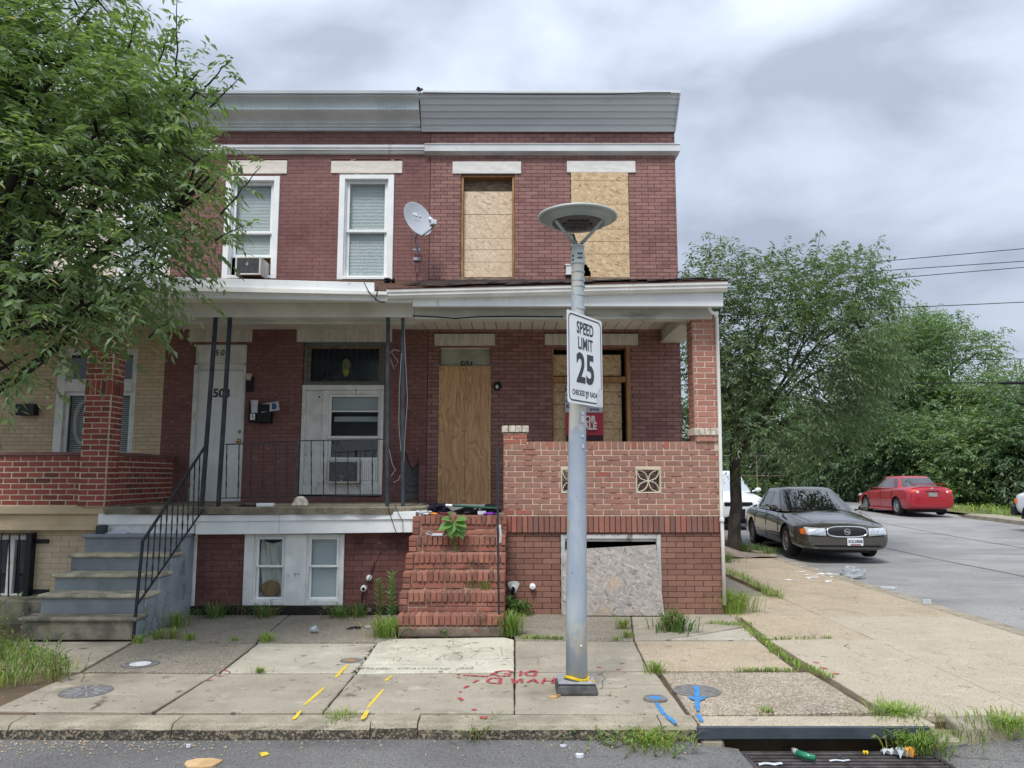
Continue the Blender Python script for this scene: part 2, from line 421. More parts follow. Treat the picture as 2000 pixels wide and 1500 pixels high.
M['ac'] = mat('air conditioner case', C(214,214,208), C(196,196,190), 4, .5)
M['acg'] = mat('air conditioner grille', C(112,116,120), C(90,94,99), 20, .6, dirt=(C(214,214,208),9,.66,.68,(1,1,1)))
M['dish'] = mat('grey dish paint', C(188,194,200), C(178,184,192), 3, .4)
M['dark'] = mat('dark grey paint', C(58,64,72), None, rough=.5)
M['chrome'] = mat('chrome', C(220,222,225), None, rough=.12, metal=1)
M['silver'] = mat('alloy wheel', C(170,172,174), C(150,152,154), 10, .35, metal=.6)
M['hubcap'] = mat('grey hubcap', C(150,148,144), C(134,132,128), 10, .45, metal=.3)
def carpaint(name, c, metal=.35, rough=.32):
    m = mat(name, c, None, rough=rough, metal=metal, coat=.9, spec=.5); return m
M['cgrey'] = carpaint('bronze grey car paint', C(84,80,74), .5, .22)
M['cred'] = carpaint('red car paint', C(168,26,44), .15, .35)
M['cwhite'] = carpaint('white car paint', C(226,230,234), 0, .35)
M['cblack'] = mat('black car trim', C(20,21,24), None, rough=.45)
M['headl'] = mat('headlight lens', C(205,210,214), C(150,156,160), 25, .08, spec=.8, coat=1)
M['amber'] = mat('amber lens', C(226,110,40), None, rough=.15, coat=1)
M['taill'] = mat('red tail lens', C(190,24,30), None, rough=.12, coat=1)
M['plate'] = mat('licence plate white', C(222,226,230), None, rough=.4)
M['plateg'] = mat('licence plate grey', C(160,164,160), C(120,120,116), 30, .5)
# ground
def addcracks(m, sc_=1.1, w=.006, dark=.35):
    nt = m.node_tree; p = nt.nodes['Principled BSDF']; lk = p.inputs['Base Color'].links[0]; src = lk.from_socket
    nn = N(nt, 'ShaderNodeTexNoise', i_Scale=5.0, i_Detail=4.0); L(nt, pos(nt), nn.inputs['Vector'])
    ad = N(nt, 'ShaderNodeVectorMath', operation='MULTIPLY_ADD'); L(nt, nn.outputs['Color'], ad.inputs[0]); ad.inputs[1].default_value = (.22,.22,0); L(nt, pos(nt), ad.inputs[2])
    vo = N(nt, 'ShaderNodeTexVoronoi', i_Scale=sc_, feature='DISTANCE_TO_EDGE'); L(nt, ad.outputs[0], vo.inputs['Vector'])
    f = math_(nt, 'SUBTRACT', 1.0, step(nt, vo.outputs['Distance'], 0.0, w)); f = math_(nt, 'MULTIPLY', f, step(nt, noise(nt, pos(nt), .9, 3), .52, .60))
    c = mixc(nt, f, src, C(74,68,60)); L(nt, c, p.inputs['Base Color']); return m
def concrete(name, a, b, agg=None, dirt=C(110,104,92), blo=.50):
    sp = [(260, (a[0]*.5,a[1]*.5,a[2]*.5,1), .80, .5), (120, (a[0]*.55,a[1]*.52,a[2]*.48,1), .93, .6)]
    if agg: sp = [(agg[0], agg[1], .55, .65), (agg[0]*1.3, agg[2], .6, .6), (agg[0]*.6, agg[2], .88, .5)]
    return addcracks(mat(name, a, b, 2.5, .92, bump=1.0, bscale=70, speck=sp, bdist=.005,
               dirt=[((dirt[0]*.9,dirt[1]*.9,dirt[2]*.9,1),1.3,blo,.78,(1,1,1)),((a[0]*1.2,a[1]*1.2,a[2]*1.2,1),3.1,.56,.72,(1,1.6,1)),(C(100,94,84),7,.60,.70,(1,1,1)),(C(78,72,66),26,.70,.73,(1,1,1))], rnd=.05))
M['c_plain'] = concrete('plain concrete', C(170,162,146), C(158,150,134), dirt=C(128,120,104))
M['c_light'] = concrete('light concrete', C(184,178,162), C(172,166,150), dirt=C(146,138,122))
M['c_white'] = concrete('fresh pale concrete', C(206,202,184), C(192,188,170), dirt=C(170,166,148))
M['c_agg'] = concrete('grey exposed aggregate', C(142,134,120), C(126,118,106), agg=(150, C(184,176,160), C(92,86,78)))
M['c_tan'] = concrete('tan exposed aggregate', C(178,164,142), C(166,152,130), agg=(140, C(206,192,168), C(138,122,100)), dirt=C(138,126,106))
M['c_tan2'] = concrete('pale tan concrete', C(182,171,152), C(171,160,141), agg=(190, C(206,196,176), C(146,132,112)), dirt=C(148,137,119))
M['c_rough'] = concrete('rough spalled concrete', C(164,152,134), C(146,134,118), agg=(85, C(200,190,172), C(112,100,86)))
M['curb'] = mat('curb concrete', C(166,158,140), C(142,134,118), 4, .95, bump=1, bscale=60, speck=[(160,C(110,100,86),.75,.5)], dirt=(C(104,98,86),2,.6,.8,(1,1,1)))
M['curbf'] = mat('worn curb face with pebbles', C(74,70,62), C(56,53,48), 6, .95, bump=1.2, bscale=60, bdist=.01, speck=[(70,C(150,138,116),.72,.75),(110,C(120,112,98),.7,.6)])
def asphalt(name, a, b, k=1):
    return mat(name, a, b, .7, .9, bump=1.1, bscale=180, speck=[(190, C(150,148,144), .90, .55), (130, C(46,46,48), .7, .45)], bdist=.003,
               dirt=[((a[0]*.55,a[1]*.55,a[2]*.57,1),.8,.52,.75,(.5,1.6,1)),((a[0]*.5,a[1]*.5,a[2]*.52,1),4,.64,.74,(.35,1.4,1))])
M['asph'] = addcracks(asphalt('old asphalt', C(122,121,119), C(104,103,103)), .7, .008)
M['asph2'] = addcracks(asphalt('sun bleached asphalt', C(160,160,158), C(143,143,142)), .35, .006)
M['dirt'] = mat('dirt', C(108,92,72), C(84,72,58), 3, 1, bump=1, bscale=40)
M['ground'] = mat('scrubby ground', C(104,104,72), C(92,84,62), .5, 1, bump=1, bscale=20)
def worn(name, c, lo, hi, sc=55):
    m, nt, p = newmat(name); p.inputs['Base Color'].default_value = c; p.inputs['Roughness'].default_value = .85
    f = step(nt, noise(nt, pos(nt), sc, 5, .7), lo, hi); tr = N(nt, 'ShaderNodeBsdfTransparent'); ms = N(nt, 'ShaderNodeMixShader')
    L(nt, f, ms.inputs[0]); L(nt, tr.outputs[0], ms.inputs[1]); L(nt, p.outputs[0], ms.inputs[2]); L(nt, ms.outputs[0], nt.nodes['Material Output'].inputs[0]); return m
M['p_yel'] = worn('yellow spray paint', C(226,194,60), .27, .50, 40)
M['p_red'] = worn('red spray paint', C(176,62,78), .30, .55, 45)
M['p_blue'] = worn('blue spray paint', C(66,136,196), .27, .52, 40)
M['p_grey'] = worn('scratched lines', C(128,124,110), .28, .60)
M['lid'] = mat('pale iron lid', C(158,160,166), C(138,142,152), 20, .6, bump=.8, bscale=60)
M['lidd'] = mat('dark iron lid', C(128,126,124), C(104,102,102), 20, .6, bump=.8, bscale=60)
M['lidw'] = mat('white lid centre', C(222,224,224), C(190,194,198), 30, .7)
M['grate'] = mat('rusty grate iron', C(92,88,88), C(66,60,60), 9, .6, bump=.5, bscale=40, metal=.4)
M['angle'] = mat('dark steel angle', C(56,64,72), C(70,78,86), 4, .6, bump=.4, bscale=30, dirt=(C(96,92,84),6,.66,.76,(1,1,1)))
# plants
def leafm(name, a, b, t=.35, rough=.5, spec=.35, yel=.965):
    m, nt, p = newmat(name)
    r = rndval(nt); n = noise(nt, pos(nt), 1.1, 3, .5)
    f = math_(nt, 'ADD', math_(nt, 'MULTIPLY', r, .6), math_(nt, 'MULTIPLY', step(nt, n, .35, .65), .4))
    c = mixc(nt, f, a, b)
    c = mixc(nt, math_(nt, 'MULTIPLY', step(nt, r, yel, yel+.02), .7), c, (b[0]*1.9, b[1]*1.25, b[2]*1.0, 1))
    L(nt, c, p.inputs['Base Color']); p.inputs['Roughness'].default_value = rough; p.inputs['Specular IOR Level'].default_value = spec
    tr = N(nt, 'ShaderNodeBsdfTranslucent'); c2 = mixc(nt, 1.0, c, (1.25,1.35,.55,1), 'MULTIPLY'); L(nt, c2, tr.inputs[0])
    ms = N(nt, 'ShaderNodeMixShader', i_0=t); o = nt.nodes['Material Output']
    L(nt, p.outputs[0], ms.inputs[1]); L(nt, tr.outputs[0], ms.inputs[2]); L(nt, ms.outputs[0], o.inputs[0])
    return m
M['leafL'] = leafm('street tree leaf', (.105,.170,.088,1), (.245,.340,.160,1), t=.45, rough=.42, spec=.5)
M['leafR'] = leafm('darker street tree leaf', (.080,.135,.078,1), (.178,.255,.128,1), t=.38, rough=.42, spec=.5)
M['leafW'] = leafm('woodland leaf', (.082,.146,.086,1), (.175,.262,.130,1), t=.36, rough=.42, spec=.5)  # both woodland greens lightened, slightly blued, in place of distance haze
M['leafW2'] = leafm('lighter woodland leaf', (.105,.180,.092,1), (.225,.325,.145,1), t=.38, rough=.42, spec=.5)
M['leafB'] = leafm('big weed leaf', (0.120,0.264,0.072,1), (0.180,0.360,0.108,1), t=.3)
M['grass'] = leafm('grass blade', (0.130,0.221,0.046,1), (0.325,0.468,0.104,1), t=.3, rough=.6)
M['grassd'] = leafm('dry grass stalk', (.26,.22,.10,1), (.40,.34,.18,1), t=.3, rough=.7)
M['weed'] = leafm('weed leaf', (0.080,0.160,0.051,1), (0.189,0.319,0.087,1), t=.3, rough=.6)
M['bark'] = mat('grey bark', C(92,86,80), C(64,60,56), 10, .95, bump=1, bscale=40, stretch=(1,1,.4))
M['barkd'] = mat('dark bark', C(54,48,44), C(38,34,32), 10, .95, bump=1, bscale=40, stretch=(1,1,.4))
M['stem'] = mat('green stem', C(104,120,66), C(120,98,70), 8, .8)

def osbmat(name, cols, grey=None, lines=None):
    m, nt, p = newmat(name)
    c = None
    for k, (rot, st) in enumerate((((0, .55, 0), (55,1,15)), ((0,-.6,0),(60,1,17)), ((0,1.2,0),(50,1,16)))):
        v = pos(nt, st, rot)
        # slight warp
        nn = N(nt, 'ShaderNodeTexNoise', i_Scale=6.0, i_Detail=2.0); L(nt, pos(nt), nn.inputs['Vector'])
        add = N(nt, 'ShaderNodeVectorMath', operation='MULTIPLY_ADD'); L(nt, nn.outputs['Color'], add.inputs[0]); add.inputs[1].default_value = (3,0,2); L(nt, v, add.inputs[2])
        vo = N(nt, 'ShaderNodeTexVoronoi', i_Scale=1.0); L(nt, add.outputs[0], vo.inputs['Vector'])
        s1 = N(nt, 'ShaderNodeSeparateColor'); L(nt, vo.outputs['Color'], s1.inputs[0])
        rp = N(nt, 'ShaderNodeValToRGB'); L(nt, s1.outputs[0], rp.inputs[0])
        el = rp.color_ramp.elements; el[0].color = cols[0]; el[1].color = cols[-1]
        for i in range(1, len(cols)-1):
            q = el.new(i/(len(cols)-1)); q.color = cols[i]
        if c is None: c = rp.outputs[0]
        else:
            c = mixc(nt, step(nt, s1.outputs[1], .45, .55), c, rp.outputs[0])
    if grey:
        c = mixc(nt, step(nt, noise(nt, pos(nt), 3.0, 4), grey[1], grey[2]), c, mixc(nt, .75, c, grey[0]))
    L(nt, c, p.inputs['Base Color']); p.inputs['Roughness'].default_value = .8
    bn = N(nt, 'ShaderNodeBump', i_Strength=.4, i_Distance=.002); L(nt, noise(nt, pos(nt,(1,1,3)), 90, 3), bn.inputs['Height']); L(nt, bn.outputs[0], p.inputs['Normal'])
    return m
M['osb'] = osbmat('strand board', [C(150,122,90),C(214,188,150),C(200,172,132),C(224,202,166),C(182,152,114),C(216,192,154)])
M['osbl'] = osbmat('pale strand board', [C(176,150,124),C(222,202,176),C(208,184,156),C(230,212,188),C(198,172,142),C(220,200,172)])
M['osbg'] = osbmat('weathered strand board', [C(104,100,100),C(168,162,156),C(144,139,136),C(180,172,162),C(134,129,127),C(164,157,150)], grey=(C(186,150,100),.58,.8))
def plymat():
    m, nt, p = newmat('knotty plywood')
    v = pos(nt, (2.6,1,.75))
    n = N(nt, 'ShaderNodeTexNoise', i_Scale=1.5, i_Detail=1.5, i_Roughness=.4, i_Distortion=.5); L(nt, v, n.inputs['Vector'])
    r = math_(nt, 'MULTIPLY', n.outputs['Fac'], 12.0)
    # knots: distance cells stretch the rings
    vk = pos(nt, (3.6,1,1.5)); vo = N(nt, 'ShaderNodeTexVoronoi', i_Scale=.9); L(nt, vk, vo.inputs['Vector'])
    kn = math_(nt, 'DIVIDE', .35, math_(nt, 'ADD', vo.outputs['Distance'], .09))
    r = math_(nt, 'ADD', r, kn)
    fr = math_(nt, 'FRACT', r)
    rp = N(nt, 'ShaderNodeValToRGB'); L(nt, fr, rp.inputs[0]); el = rp.color_ramp.elements
    el[0].color = C(172,124,80); el[1].color = C(224,180,130); el[1].position = .45
    q = el.new(.15); q.color = C(184,142,102)
    q = el.new(.9); q.color = C(198,158,116)
    c = rp.outputs[0]
    c = mixc(nt, .35, c, C(206,170,130))
    c = mixc(nt, step(nt, math_(nt, 'SUBTRACT', .10, vo.outputs['Distance']), .02, .06), c, C(92,60,38))
    c = mixc(nt, step(nt, noise(nt, pos(nt,(40,1,1.5)), 1.5, 5), .45, .7), c, mixc(nt, .5, c, C(140,96,60)))
    c = mixc(nt, step(nt, noise(nt, pos(nt), 1.4, 3), .45, .75), c, mixc(nt, .5, c, C(150,112,80)))
    L(nt, c, p.inputs['Base Color']); p.inputs['Roughness'].default_value = .75
    return m
M['ply'] = plymat()
M['concb'] = mat('breeze block', C(212,204,186), C(190,182,164), 10, .9, bump=.6, bscale=60)
M['clothb'] = mat('navy cloth', C(26,30,52), C(16,18,34), 8, .95, bump=.5, bscale=20)
M['clothg'] = mat('grey white rag', C(206,206,204), C(60,64,72), 22, .95)
M['bagk'] = mat('black bag plastic', C(16,17,22), C(30,32,40), 20, .3)
M['plastw'] = mat('white plastic litter', C(222,226,228), C(196,204,208), 12, .4, transl=.2)
M['tarp'] = mat('crumpled grey tarp', C(150,136,126), C(128,114,104), 6, .9, bump=.5, bscale=12)
M['green'] = mat('green paint', C(36,86,66), None, rough=.4)
M['purple'] = mat('purple wrapper', C(120,40,160), C(90,30,120), 14, .5)
M['orange'] = mat('orange wrapper', C(232,150,60), C(240,190,90), 14, .5)
M['maroonw'] = mat('maroon wrapper', C(130,50,62), C(90,40,50), 14, .5)
M['yellowr'] = mat('yellow ribbon', C(226,196,40), C(206,176,30), 12, .5)
M['card'] = mat('torn cardboard', C(206,176,132), C(184,152,108), 9, .95, bump=.5, bscale=40)
M['paper'] = mat('paper', C(214,216,226), C(198,200,212), 12, .8)
M['glsL'] = glassmat('green bottle plastic', (.02,.25,.12,1), .8, .1)
M['clearp'] = glassmat('clear plastic', (.55,.58,.6,1), .5, .15)
M['cable'] = mat('black cable', C(24,24,28), None, rough=.6)
M['cablew'] = mat('grey cable', C(150,150,152), None, rough=.6)
M['stain1'] = mat('stained glass field', C(16,24,40), C(20,40,44), 6, .2, coat=.5)
M['stain2'] = mat('stained glass motif', C(112,116,70), C(84,88,76), 20, .3)
# ------------------------------------------------------------------ bricks
def cut(iv, a, b):
    o = []
    for (x, y) in iv:
        if b <= x or a >= y: o.append((x, y)); continue
        if a > x: o.append((x, a))
        if b < y: o.append((b, y))
    return o
BRK = {}
class Bricks:
    def __init__(s): s.items = []
    def wall(s, u0, u1, z0, z1, f, axis='x', dn=-1, Lb=.192, H=.056, j=.0065, holes=(), dep=.03, off=0.0, jit=.0012, vert=False, key=0, jagged=0):
        r = 0; z = z0
        while z < z1 - H*.4:
            za, zb = z + j/2, min(z + H, z1) - j/2
            o = ((r % 2) * .5 + off) * Lb
            k = math.floor((u0 - o) / Lb)
            while k*Lb + o < u1:
                a, b = k*Lb + o, (k+1)*Lb + o
                iv = [(max(a, u0) + j/2, min(b, u1) - j/2)]
                for (h0, h1, hz0, hz1) in holes:
                    if hz0 < zb - H*.35 and hz1 > za + H*.35:
                        iv = cut(iv, h0 - j*.4, h1 + j*.4)
                for (x, y) in iv:
                    if y - x > .006: s.items.append((x, y, za, zb, f, axis, dn, dep, jit, key))
                k += 1
            z += H; r += 1
        return s
    def one(s, x, y, za, zb, f, axis='x', dn=-1, dep=.09, jit=.002, key=0): s.items.append((x, y, za, zb, f, axis, dn, dep, jit, key)); return s
    def emit(s, parent, mats, limit=300, bev=0.0, cham=.0):
        if not isinstance(mats, (list, tuple)): mats = [mats]
        camp = Vector((0, 0, CAMH)); off = woff(parent)
        full = []
        for i, (x, y, za, zb, f, ax, dn, dep, jit, key) in enumerate(s.items):
            c = Vector(((x+y)/2, f, (za+zb)/2)) if ax == 'x' else Vector((f, (x+y)/2, (za+zb)/2))
            d = (c - camp)
            px = 1000 + 1500*d.x/max(.1, d.y)
            sz = (y-x) * (abs(d.y) if ax == 'x' else abs(d.x)) / d.length**3
            if px < -40 : sz *= .01
            full.append((-sz*(zb-za), i, c))
        full.sort(key=lambda t: t[0])
        sel = full[:limit]; rest = full[limit:]
        for _, i, c in sel:
            x, y, za, zb, f, ax, dn, dep, jit, key = s.items[i]
            l, h = round((y-x)/.003)*.003, round((zb-za)/.001)*.001
            kk = (l, h, dep, ax, mats[key].name, cham)
            if kk not in BRK:
                m = MB()
                hx, hy = (l/2, dep/2) if ax == 'x' else (dep/2, l/2)
                m.box(-hx, hx, -hy, hy, -h/2, h/2, 0, 0.0)
                me = bpy.data.meshes.new('brick'); me.from_pydata(m.v, [], m.f); me.materials.append(mats[key])
                at = me.attributes.new('rnd', 'FLOAT', 'FACE'); at.data.foreach_set('value', m.r)
                if cham:
                    bm = bmesh.new(); bm.from_mesh(me); bmesh.ops.bevel(bm, geom=bm.edges[:], offset=cham, segments=1, affect='EDGES'); bm.to_mesh(me); bm.free()
                BRK[kk] = me
            o = bpy.data.objects.new('brick', BRK[kk]); col.objects.link(o); o.parent = parent
            q = rng.uniform(-jit, jit)
            p = Vector(c)
            if ax == 'x': p.y = f - dn*dep/2 + q
            else: p.x = f - dn*dep/2 + q
            o.location = p - off
            if jit > .0015: o.rotation_euler = (rng.uniform(-1,1)*jit*3, rng.uniform(-1,1)*jit*2.5, rng.uniform(-1,1)*jit*3)
        if rest:
            m = MB()
            for _, i, c in rest:
                x, y, za, zb, f, ax, dn, dep, jit, key = s.items[i]
                q = rng.uniform(-jit, jit)
                if ax == 'x': m.box(x, y, f+q, f+q-dn*dep, za, zb, key)
                else: m.box(f+q, f+q-dn*dep, x, y, za, zb, key)
            m.build('brickwork', mats, parent, kind='stuff')
def holewall(mb, u0, u1, z0, z1, fa, fb, holes, axis='x', m=0):
    us = sorted({u0, u1} | {min(max(h[0], u0), u1) for h in holes} | {min(max(h[1], u0), u1) for h in holes})
    zs = sorted({z0, z1} | {min(max(h[2], z0), z1) for h in holes} | {min(max(h[3], z0), z1) for h in holes})
    for i in range(len(us)-1):
        run = None
        for k in range(len(zs)-1):
            cu, cz = (us[i]+us[i+1])/2, (zs[k]+zs[k+1])/2
            solid = not any(h[0] < cu < h[1] and h[2] < cz < h[3] for h in holes)
            if solid:
                if run is None: run = zs[k]
            if run is not None and (not solid or k == len(zs)-2):
                e_ = zs[k+1] if solid else zs[k]
                if axis == 'x': mb.box(us[i], us[i+1], fa, fb, run, e_, m)
                else: mb.box(fa, fb, us[i], us[i+1], run, e_, m)
                run = None
    return mb

YH, YP = 10.95, 9.36
XL5, X53, XR = -5.0, -1.215, 2.43     # party lines 505|503, 503|501, corner
FL1 = WZ(1002, 9.3); FL3 = 1.265

def lintel(parent, x0, x1, y0, y1, mat_, th=.10, label=None):
    a, b, z0, z1 = WR(x0, x1, y0, y1, YH)
    MB().box(a, b, YH-.018, YH+th, z0, z1).build('lintel', mat_, parent, bev=.006, label=label)
    return (a, b, z0, z1)
def blinds(parent, a, b, z0, z1, y, pitch=.022, tilt=1.12):
    m = MB(); z = z0
    while z < z1:
        t = tilt + rng.uniform(-.008, .008)
        m.obox(((a+b)/2, y, z), (b-a, .026, .0015), Matrix.Rotation(t, 3, 'X')); z += pitch
    m.box(a, b, y-.012, y+.012, z1, z1+.02)
    m.build('blind', M['blind'], parent, kind='stuff')
def sash(parent, a, b, z0, z1, y, fw=.045, gl='glass', mt='white', name='sash'):
    m = MB()
    m.box(a, a+fw, y, y+.035, z0, z1); m.box(b-fw, b, y, y+.035, z0, z1)
    m.box(a+fw, b-fw, y+.001, y+.034, z0, z0+fw); m.box(a+fw, b-fw, y+.001, y+.034, z1-fw, z1)
    m.build(name, M[mt], parent, bev=.004)
    MB().box(a+fw-.005, b-fw+.005, y+.016, y+.021, z0+fw-.005, z1-fw+.005).build('pane', M[gl], parent)
def dh_window(parent, hole, mid, trim=.09, y=YH, kind='blind', label=None, top_extra=0, mt='white', sashoff=.05):
    a, b, z0, z1 = hole
    m = MB()
    for (x0, x1, q0, q1) in ((a, a+trim, z0, z1), (b-trim, b, z0, z1)): m.box(x0, x1, y-.025, y+.10, q0, q1)
    m.box(a+trim, b-trim, y-.024, y+.10, z1-trim*.8, z1); m.box(a+trim, b-trim, y-.045, y+.10, z0, z0+trim*.55)
    t = .016
    ia, ib = a+trim, b-trim
    m.box(ia, ia+t, y+.012, y+.10, z0+trim*.55, z1-trim*.8); m.box(ib-t, ib, y+.012, y+.10, z0+trim*.55, z1-trim*.8)
    w = m.build('window', M[mt], parent, bev=.005, label=label)
    ia += t; ib -= t; q0, q1 = z0+trim*.55, z1-trim*.8
    sash(w, ia, ib, mid-.02, q1, y+sashoff)
    return w, (ia, ib, q0, q1)

# ================================================================== 501: right-hand house, boarded up
ZTOP1 = WZ(180, 10.6)
h501 = thing('row_house', 'two-storey brick row house on the corner with plywood over its door and windows', 'house', (XR-.6, YH+.5, 0))
HA = WR(900, 1005, 341, 557, YH); HB = WR(1116, 1226, 341, 548, YH)
HD = (WX(858,830,YH), WX(957,830,YH), FL1-.02, WZ(677, YH)); HW = (WX(1079,800,YH), WX(1233,800,YH), 1.55, WZ(677, YH))
LA = lintel(h501, 884, 1018, 316, 340, M['lintel']); LB = lintel(h501, 1107, 1241, 315, 338, M['lintel'])
LD = lintel(h501, 849, 967, 652, 675, M['lintels'], label='water stained lintel over the door'); LW = lintel(h501, 1064, 1246, 652, 674, M['lintels'])
ZC0 = WZ(258, YH)
holes1 = [HA, HB, HD, HW]; lint = [LA, LB, LD, LW]
bw = MB(); holewall(bw, X53, XR, 0.95, ZC0+.5, YH+.005, YH+.22, holes1 + lint)
bw.build('wall', M['m501'], h501)
mw = MB()   # side, rear, roof, floor behind
mw.box(XR-.22, XR-.002, YH+.22, 22, 0, ZC0+.45); mw.box(X53, XR-.22, 21.8, 22, 0, ZC0+.4); mw.box(X53+.001, X53+.15, YH+.22, 21.8, 0, ZC0+.42)
mw.box(X53, XR-.003, YH+.05, 22, ZC0+.46, ZC0+.56); mw.box(X53+.15, XR-.22, YH+.22, 21.8, 3.75, 3.9)
mw.build('rear_wall', M['b501'], h501)
B = Bricks(); B.wall(X53+.002, XR, .95, ZC0+.02, YH, holes=holes1+lint)
B.wall(YH+.035, YH+1.2, .95, ZC0+.02, XR+.004, axis='y', dn=1)
B.emit(h501, M['b501'])
# boarded first window (recessed, timber jambs)
a, b, z0, z1 = HA
fr = MB(); jw = .035
fr.box(a, a+jw, YH+.02, YH+.20, z0, z1); fr.box(b-jw, b, YH+.02, YH+.20, z0, z1); fr.box(a+jw, b-jw, YH+.02, YH+.20, z1-.03, z1)
wA = fr.build('window', M['tanwood'], h501, bev=.004, label='boarded window with bare timber jambs')
MB().box(a, b, YH-.03, YH+.2, z0, WZ(543, YH)).build('sill', M['greywood'], wA, bev=.006)
MB().box(a+jw, b-jw, YH+.16, YH+.19, WZ(374, YH+.1), z1-.03).build('header_board', M['greywood'], wA)
ys = [374, 419, 465.6, 488, 512, 541.5]
for i in range(5):
    MB().box(a+jw+.002, b-jw-.002, YH+.085+rng.uniform(0,.004), YH+.10, WZ(ys[i+1], YH+.09)+.003, WZ(ys[i], YH+.09)-.003).build('board', M['osbl'], wA)
# second window: boards nailed over the front, hole at the lower left
a, b, z0, z1 = HB
a2, b2 = WX(1116, 440, YH-.01), WX(1228, 440, YH-.01)
m = MB(); m.box(a, a+.03, YH+.03, YH+.2, z0, z1); m.box(b-.03, b, YH+.03, YH+.2, z0, z1)
wB = m.build('window', M['greywood'], h501, label='window covered from outside with strand board, broken at its lower left corner')
MB().box(a-.02, b+.02, YH-.035, YH+.2, z0-.02, z0+.045).build('sill', M['greywood'], wB, bev=.006)
MB().box(a+.03, b-.03, YH+.3, YH+.31, z0, z1).build('dark_room', M['black'], wB)
ys = [338, 354, 400, 448.5, 472.5, 497, 546]
for i in range(6):
    zt, zb = WZ(ys[i], YH)-.003, WZ(ys[i+1], YH)+.003
    if i < 5: MB().box(a2, b2, YH-.022-rng.uniform(0,.004), YH-.008, zb, zt).build('board', M['osb'], wB)
    else:
        hx = WX(1153, 530, YH); zh = WZ(517, YH); zl = WZ(541, YH)
        pts = [(hx+.01, zb), (b2, zb), (b2, zt), (a2, zt), (a2, zh+.03), (a2+.05, zh+.01), (a2+.1, zh+.02), (hx-.09, zh+.005), (hx-.05, zh-.01), (hx-.04, zh-.045), (hx-.015, zh-.055), (hx-.02, zh-.09), (hx, zh-.11)]
        MB().prism(pts, YH-.024, YH-.009).build('board', M['osb'], wB, label='board with a broken lower left corner')
MB().box(a, hx+.02, YH+.0, YH+.05, zl-.02, zl+.012).build('ledge', M['tanwood'], wB)
# door, boarded with two plywood sheets; transom with the number 501
a, b, z0, z1 = HD
zt = WZ(715, YH)
MB().box(a, b, YH+.06, YH+.10, zt-.1, z1).build('transom_panel', mat('pale green grey transom', C(176,178,160), C(150,152,136), 4, .7), h501, bev=.003)
MB().box(a, b, YH+.03, YH+.06, z1-.025, z1).build('door_head', M['whited'], h501)
put_text('501', .135, M['signk'], h501, front(WX(908, 712, YH), YH+.056, WZ(711, YH)) , 'house_number', shear=.35, bold=.003)
MB().box(a-.03, b+.03, YH-.16, YH+.2, FL1-.06, WZ(985, YH-.1)).build('door_sill', M['whited'], h501, bev=.008)
xm = WX(908, 850, YH)
zb = WZ(984, YH)
MB().box(a-.012, xm-.002, YH-.004, YH+.012, zb, zt).build('board', M['ply'], h501, label='knotty plywood sheet over the door')
MB().box(xm+.002, b+.012, YH-.006, YH+.011, zb, zt).build('board', M['ply'], h501, label='knotty plywood sheet over the door')
for sx_, sz_ in [(u_, v_) for u_ in (.04,.47,.53,.96) for v_ in (.02,.26,.52,.76,.98)]:
    m = MB(); m.lathe([(0,0),(.009,0),(.008,.004),(0,.005)], (a+(b-a)*sx_, YH-.006, zb+(zt-zb)*sz_), 6, Matrix.Rotation(R(90),3,'X')); m.build('screw', M['dark'], h501)
# ground floor window
a, b, z0, z1 = HW
m = MB(); m.box(b-.06, b, YH+.0, YH+.2, z0, z1); m.box(a, a+.02, YH, YH+.2, z0, z1); m.box(a+.02, b-.06, YH+.03, YH+.12, WZ(746, YH), WZ(735, YH)); m.box(a+.02, b-.06, YH+.1, YH+.2, z1-.02, z1)
wW = m.build('window', M['tanwood'], h501, bev=.004, label='tall ground floor window closed with strips of strand board')
xr_ = WX(1216, 800, YH)
MB().box(a+.02, b-.06, YH+.25, YH+.26, z0, z1).build('dark_room', M['black'], wW)
for y0, y1 in ((693,734),(747,765),(765.8,789.6),(790.3,837.6),(838.3,880),(880.7,960)):
    MB().box(a+.022, xr_, YH+.10+rng.uniform(0,.004), YH+.115, WZ(y1, YH+.1)+.002, WZ(y0, YH+.1)).build('board', M['osb'], wW)
# broken porch light + little fixture stubs
m = MB(); m.blob((WX(972,755,YH), YH-.05, WZ(755,YH)), (.06,.05,.06), jit=.35); m.build('wall_light', M['blackp'], h501, label='broken black light beside the door')
m = MB(); m.blob((WX(971,758,YH), YH-.1, WZ(757,YH)), (.022,.02,.03)); m.build('bulb', M['paper'], h501)
m = MB(); m.box(WX(1105,530,YH), WX(1120,530,YH), YH-.06, YH, WZ(537,YH), WZ(519,YH)); m.box(WX(1103,530,YH), WX(1122,530,YH), YH-.07, YH, WZ(521,YH), WZ(518,YH)); m.box(WX(1103,530,YH), WX(1122,530,YH), YH-.07, YH, WZ(539,YH), WZ(537,YH))
m.build('utility_box', M['alum'], h501, bev=.004)
# belt course
m = MB(); zb0, zb1 = WZ(295.5, YH-.08), WZ(281.5, YH-.08); xl = WX(829, 290, YH-.08)
m.box(xl, XR+.06, YH-.09, YH-.001, zb0, zb1); m.box(XR+.001, XR+.06, YH, YH+.6, zb0, zb1); m.box(xl, XR+.065, YH-.1, YH-.091, zb1-.012, zb1+.004)
m.prism([(YH-.085, zb0), (YH-.001, zb0), (YH-.001, zb0-.035)], xl+.002, XR+.05, 'x')
m.build('belt_course', M['alum'], h501, bev=.003)
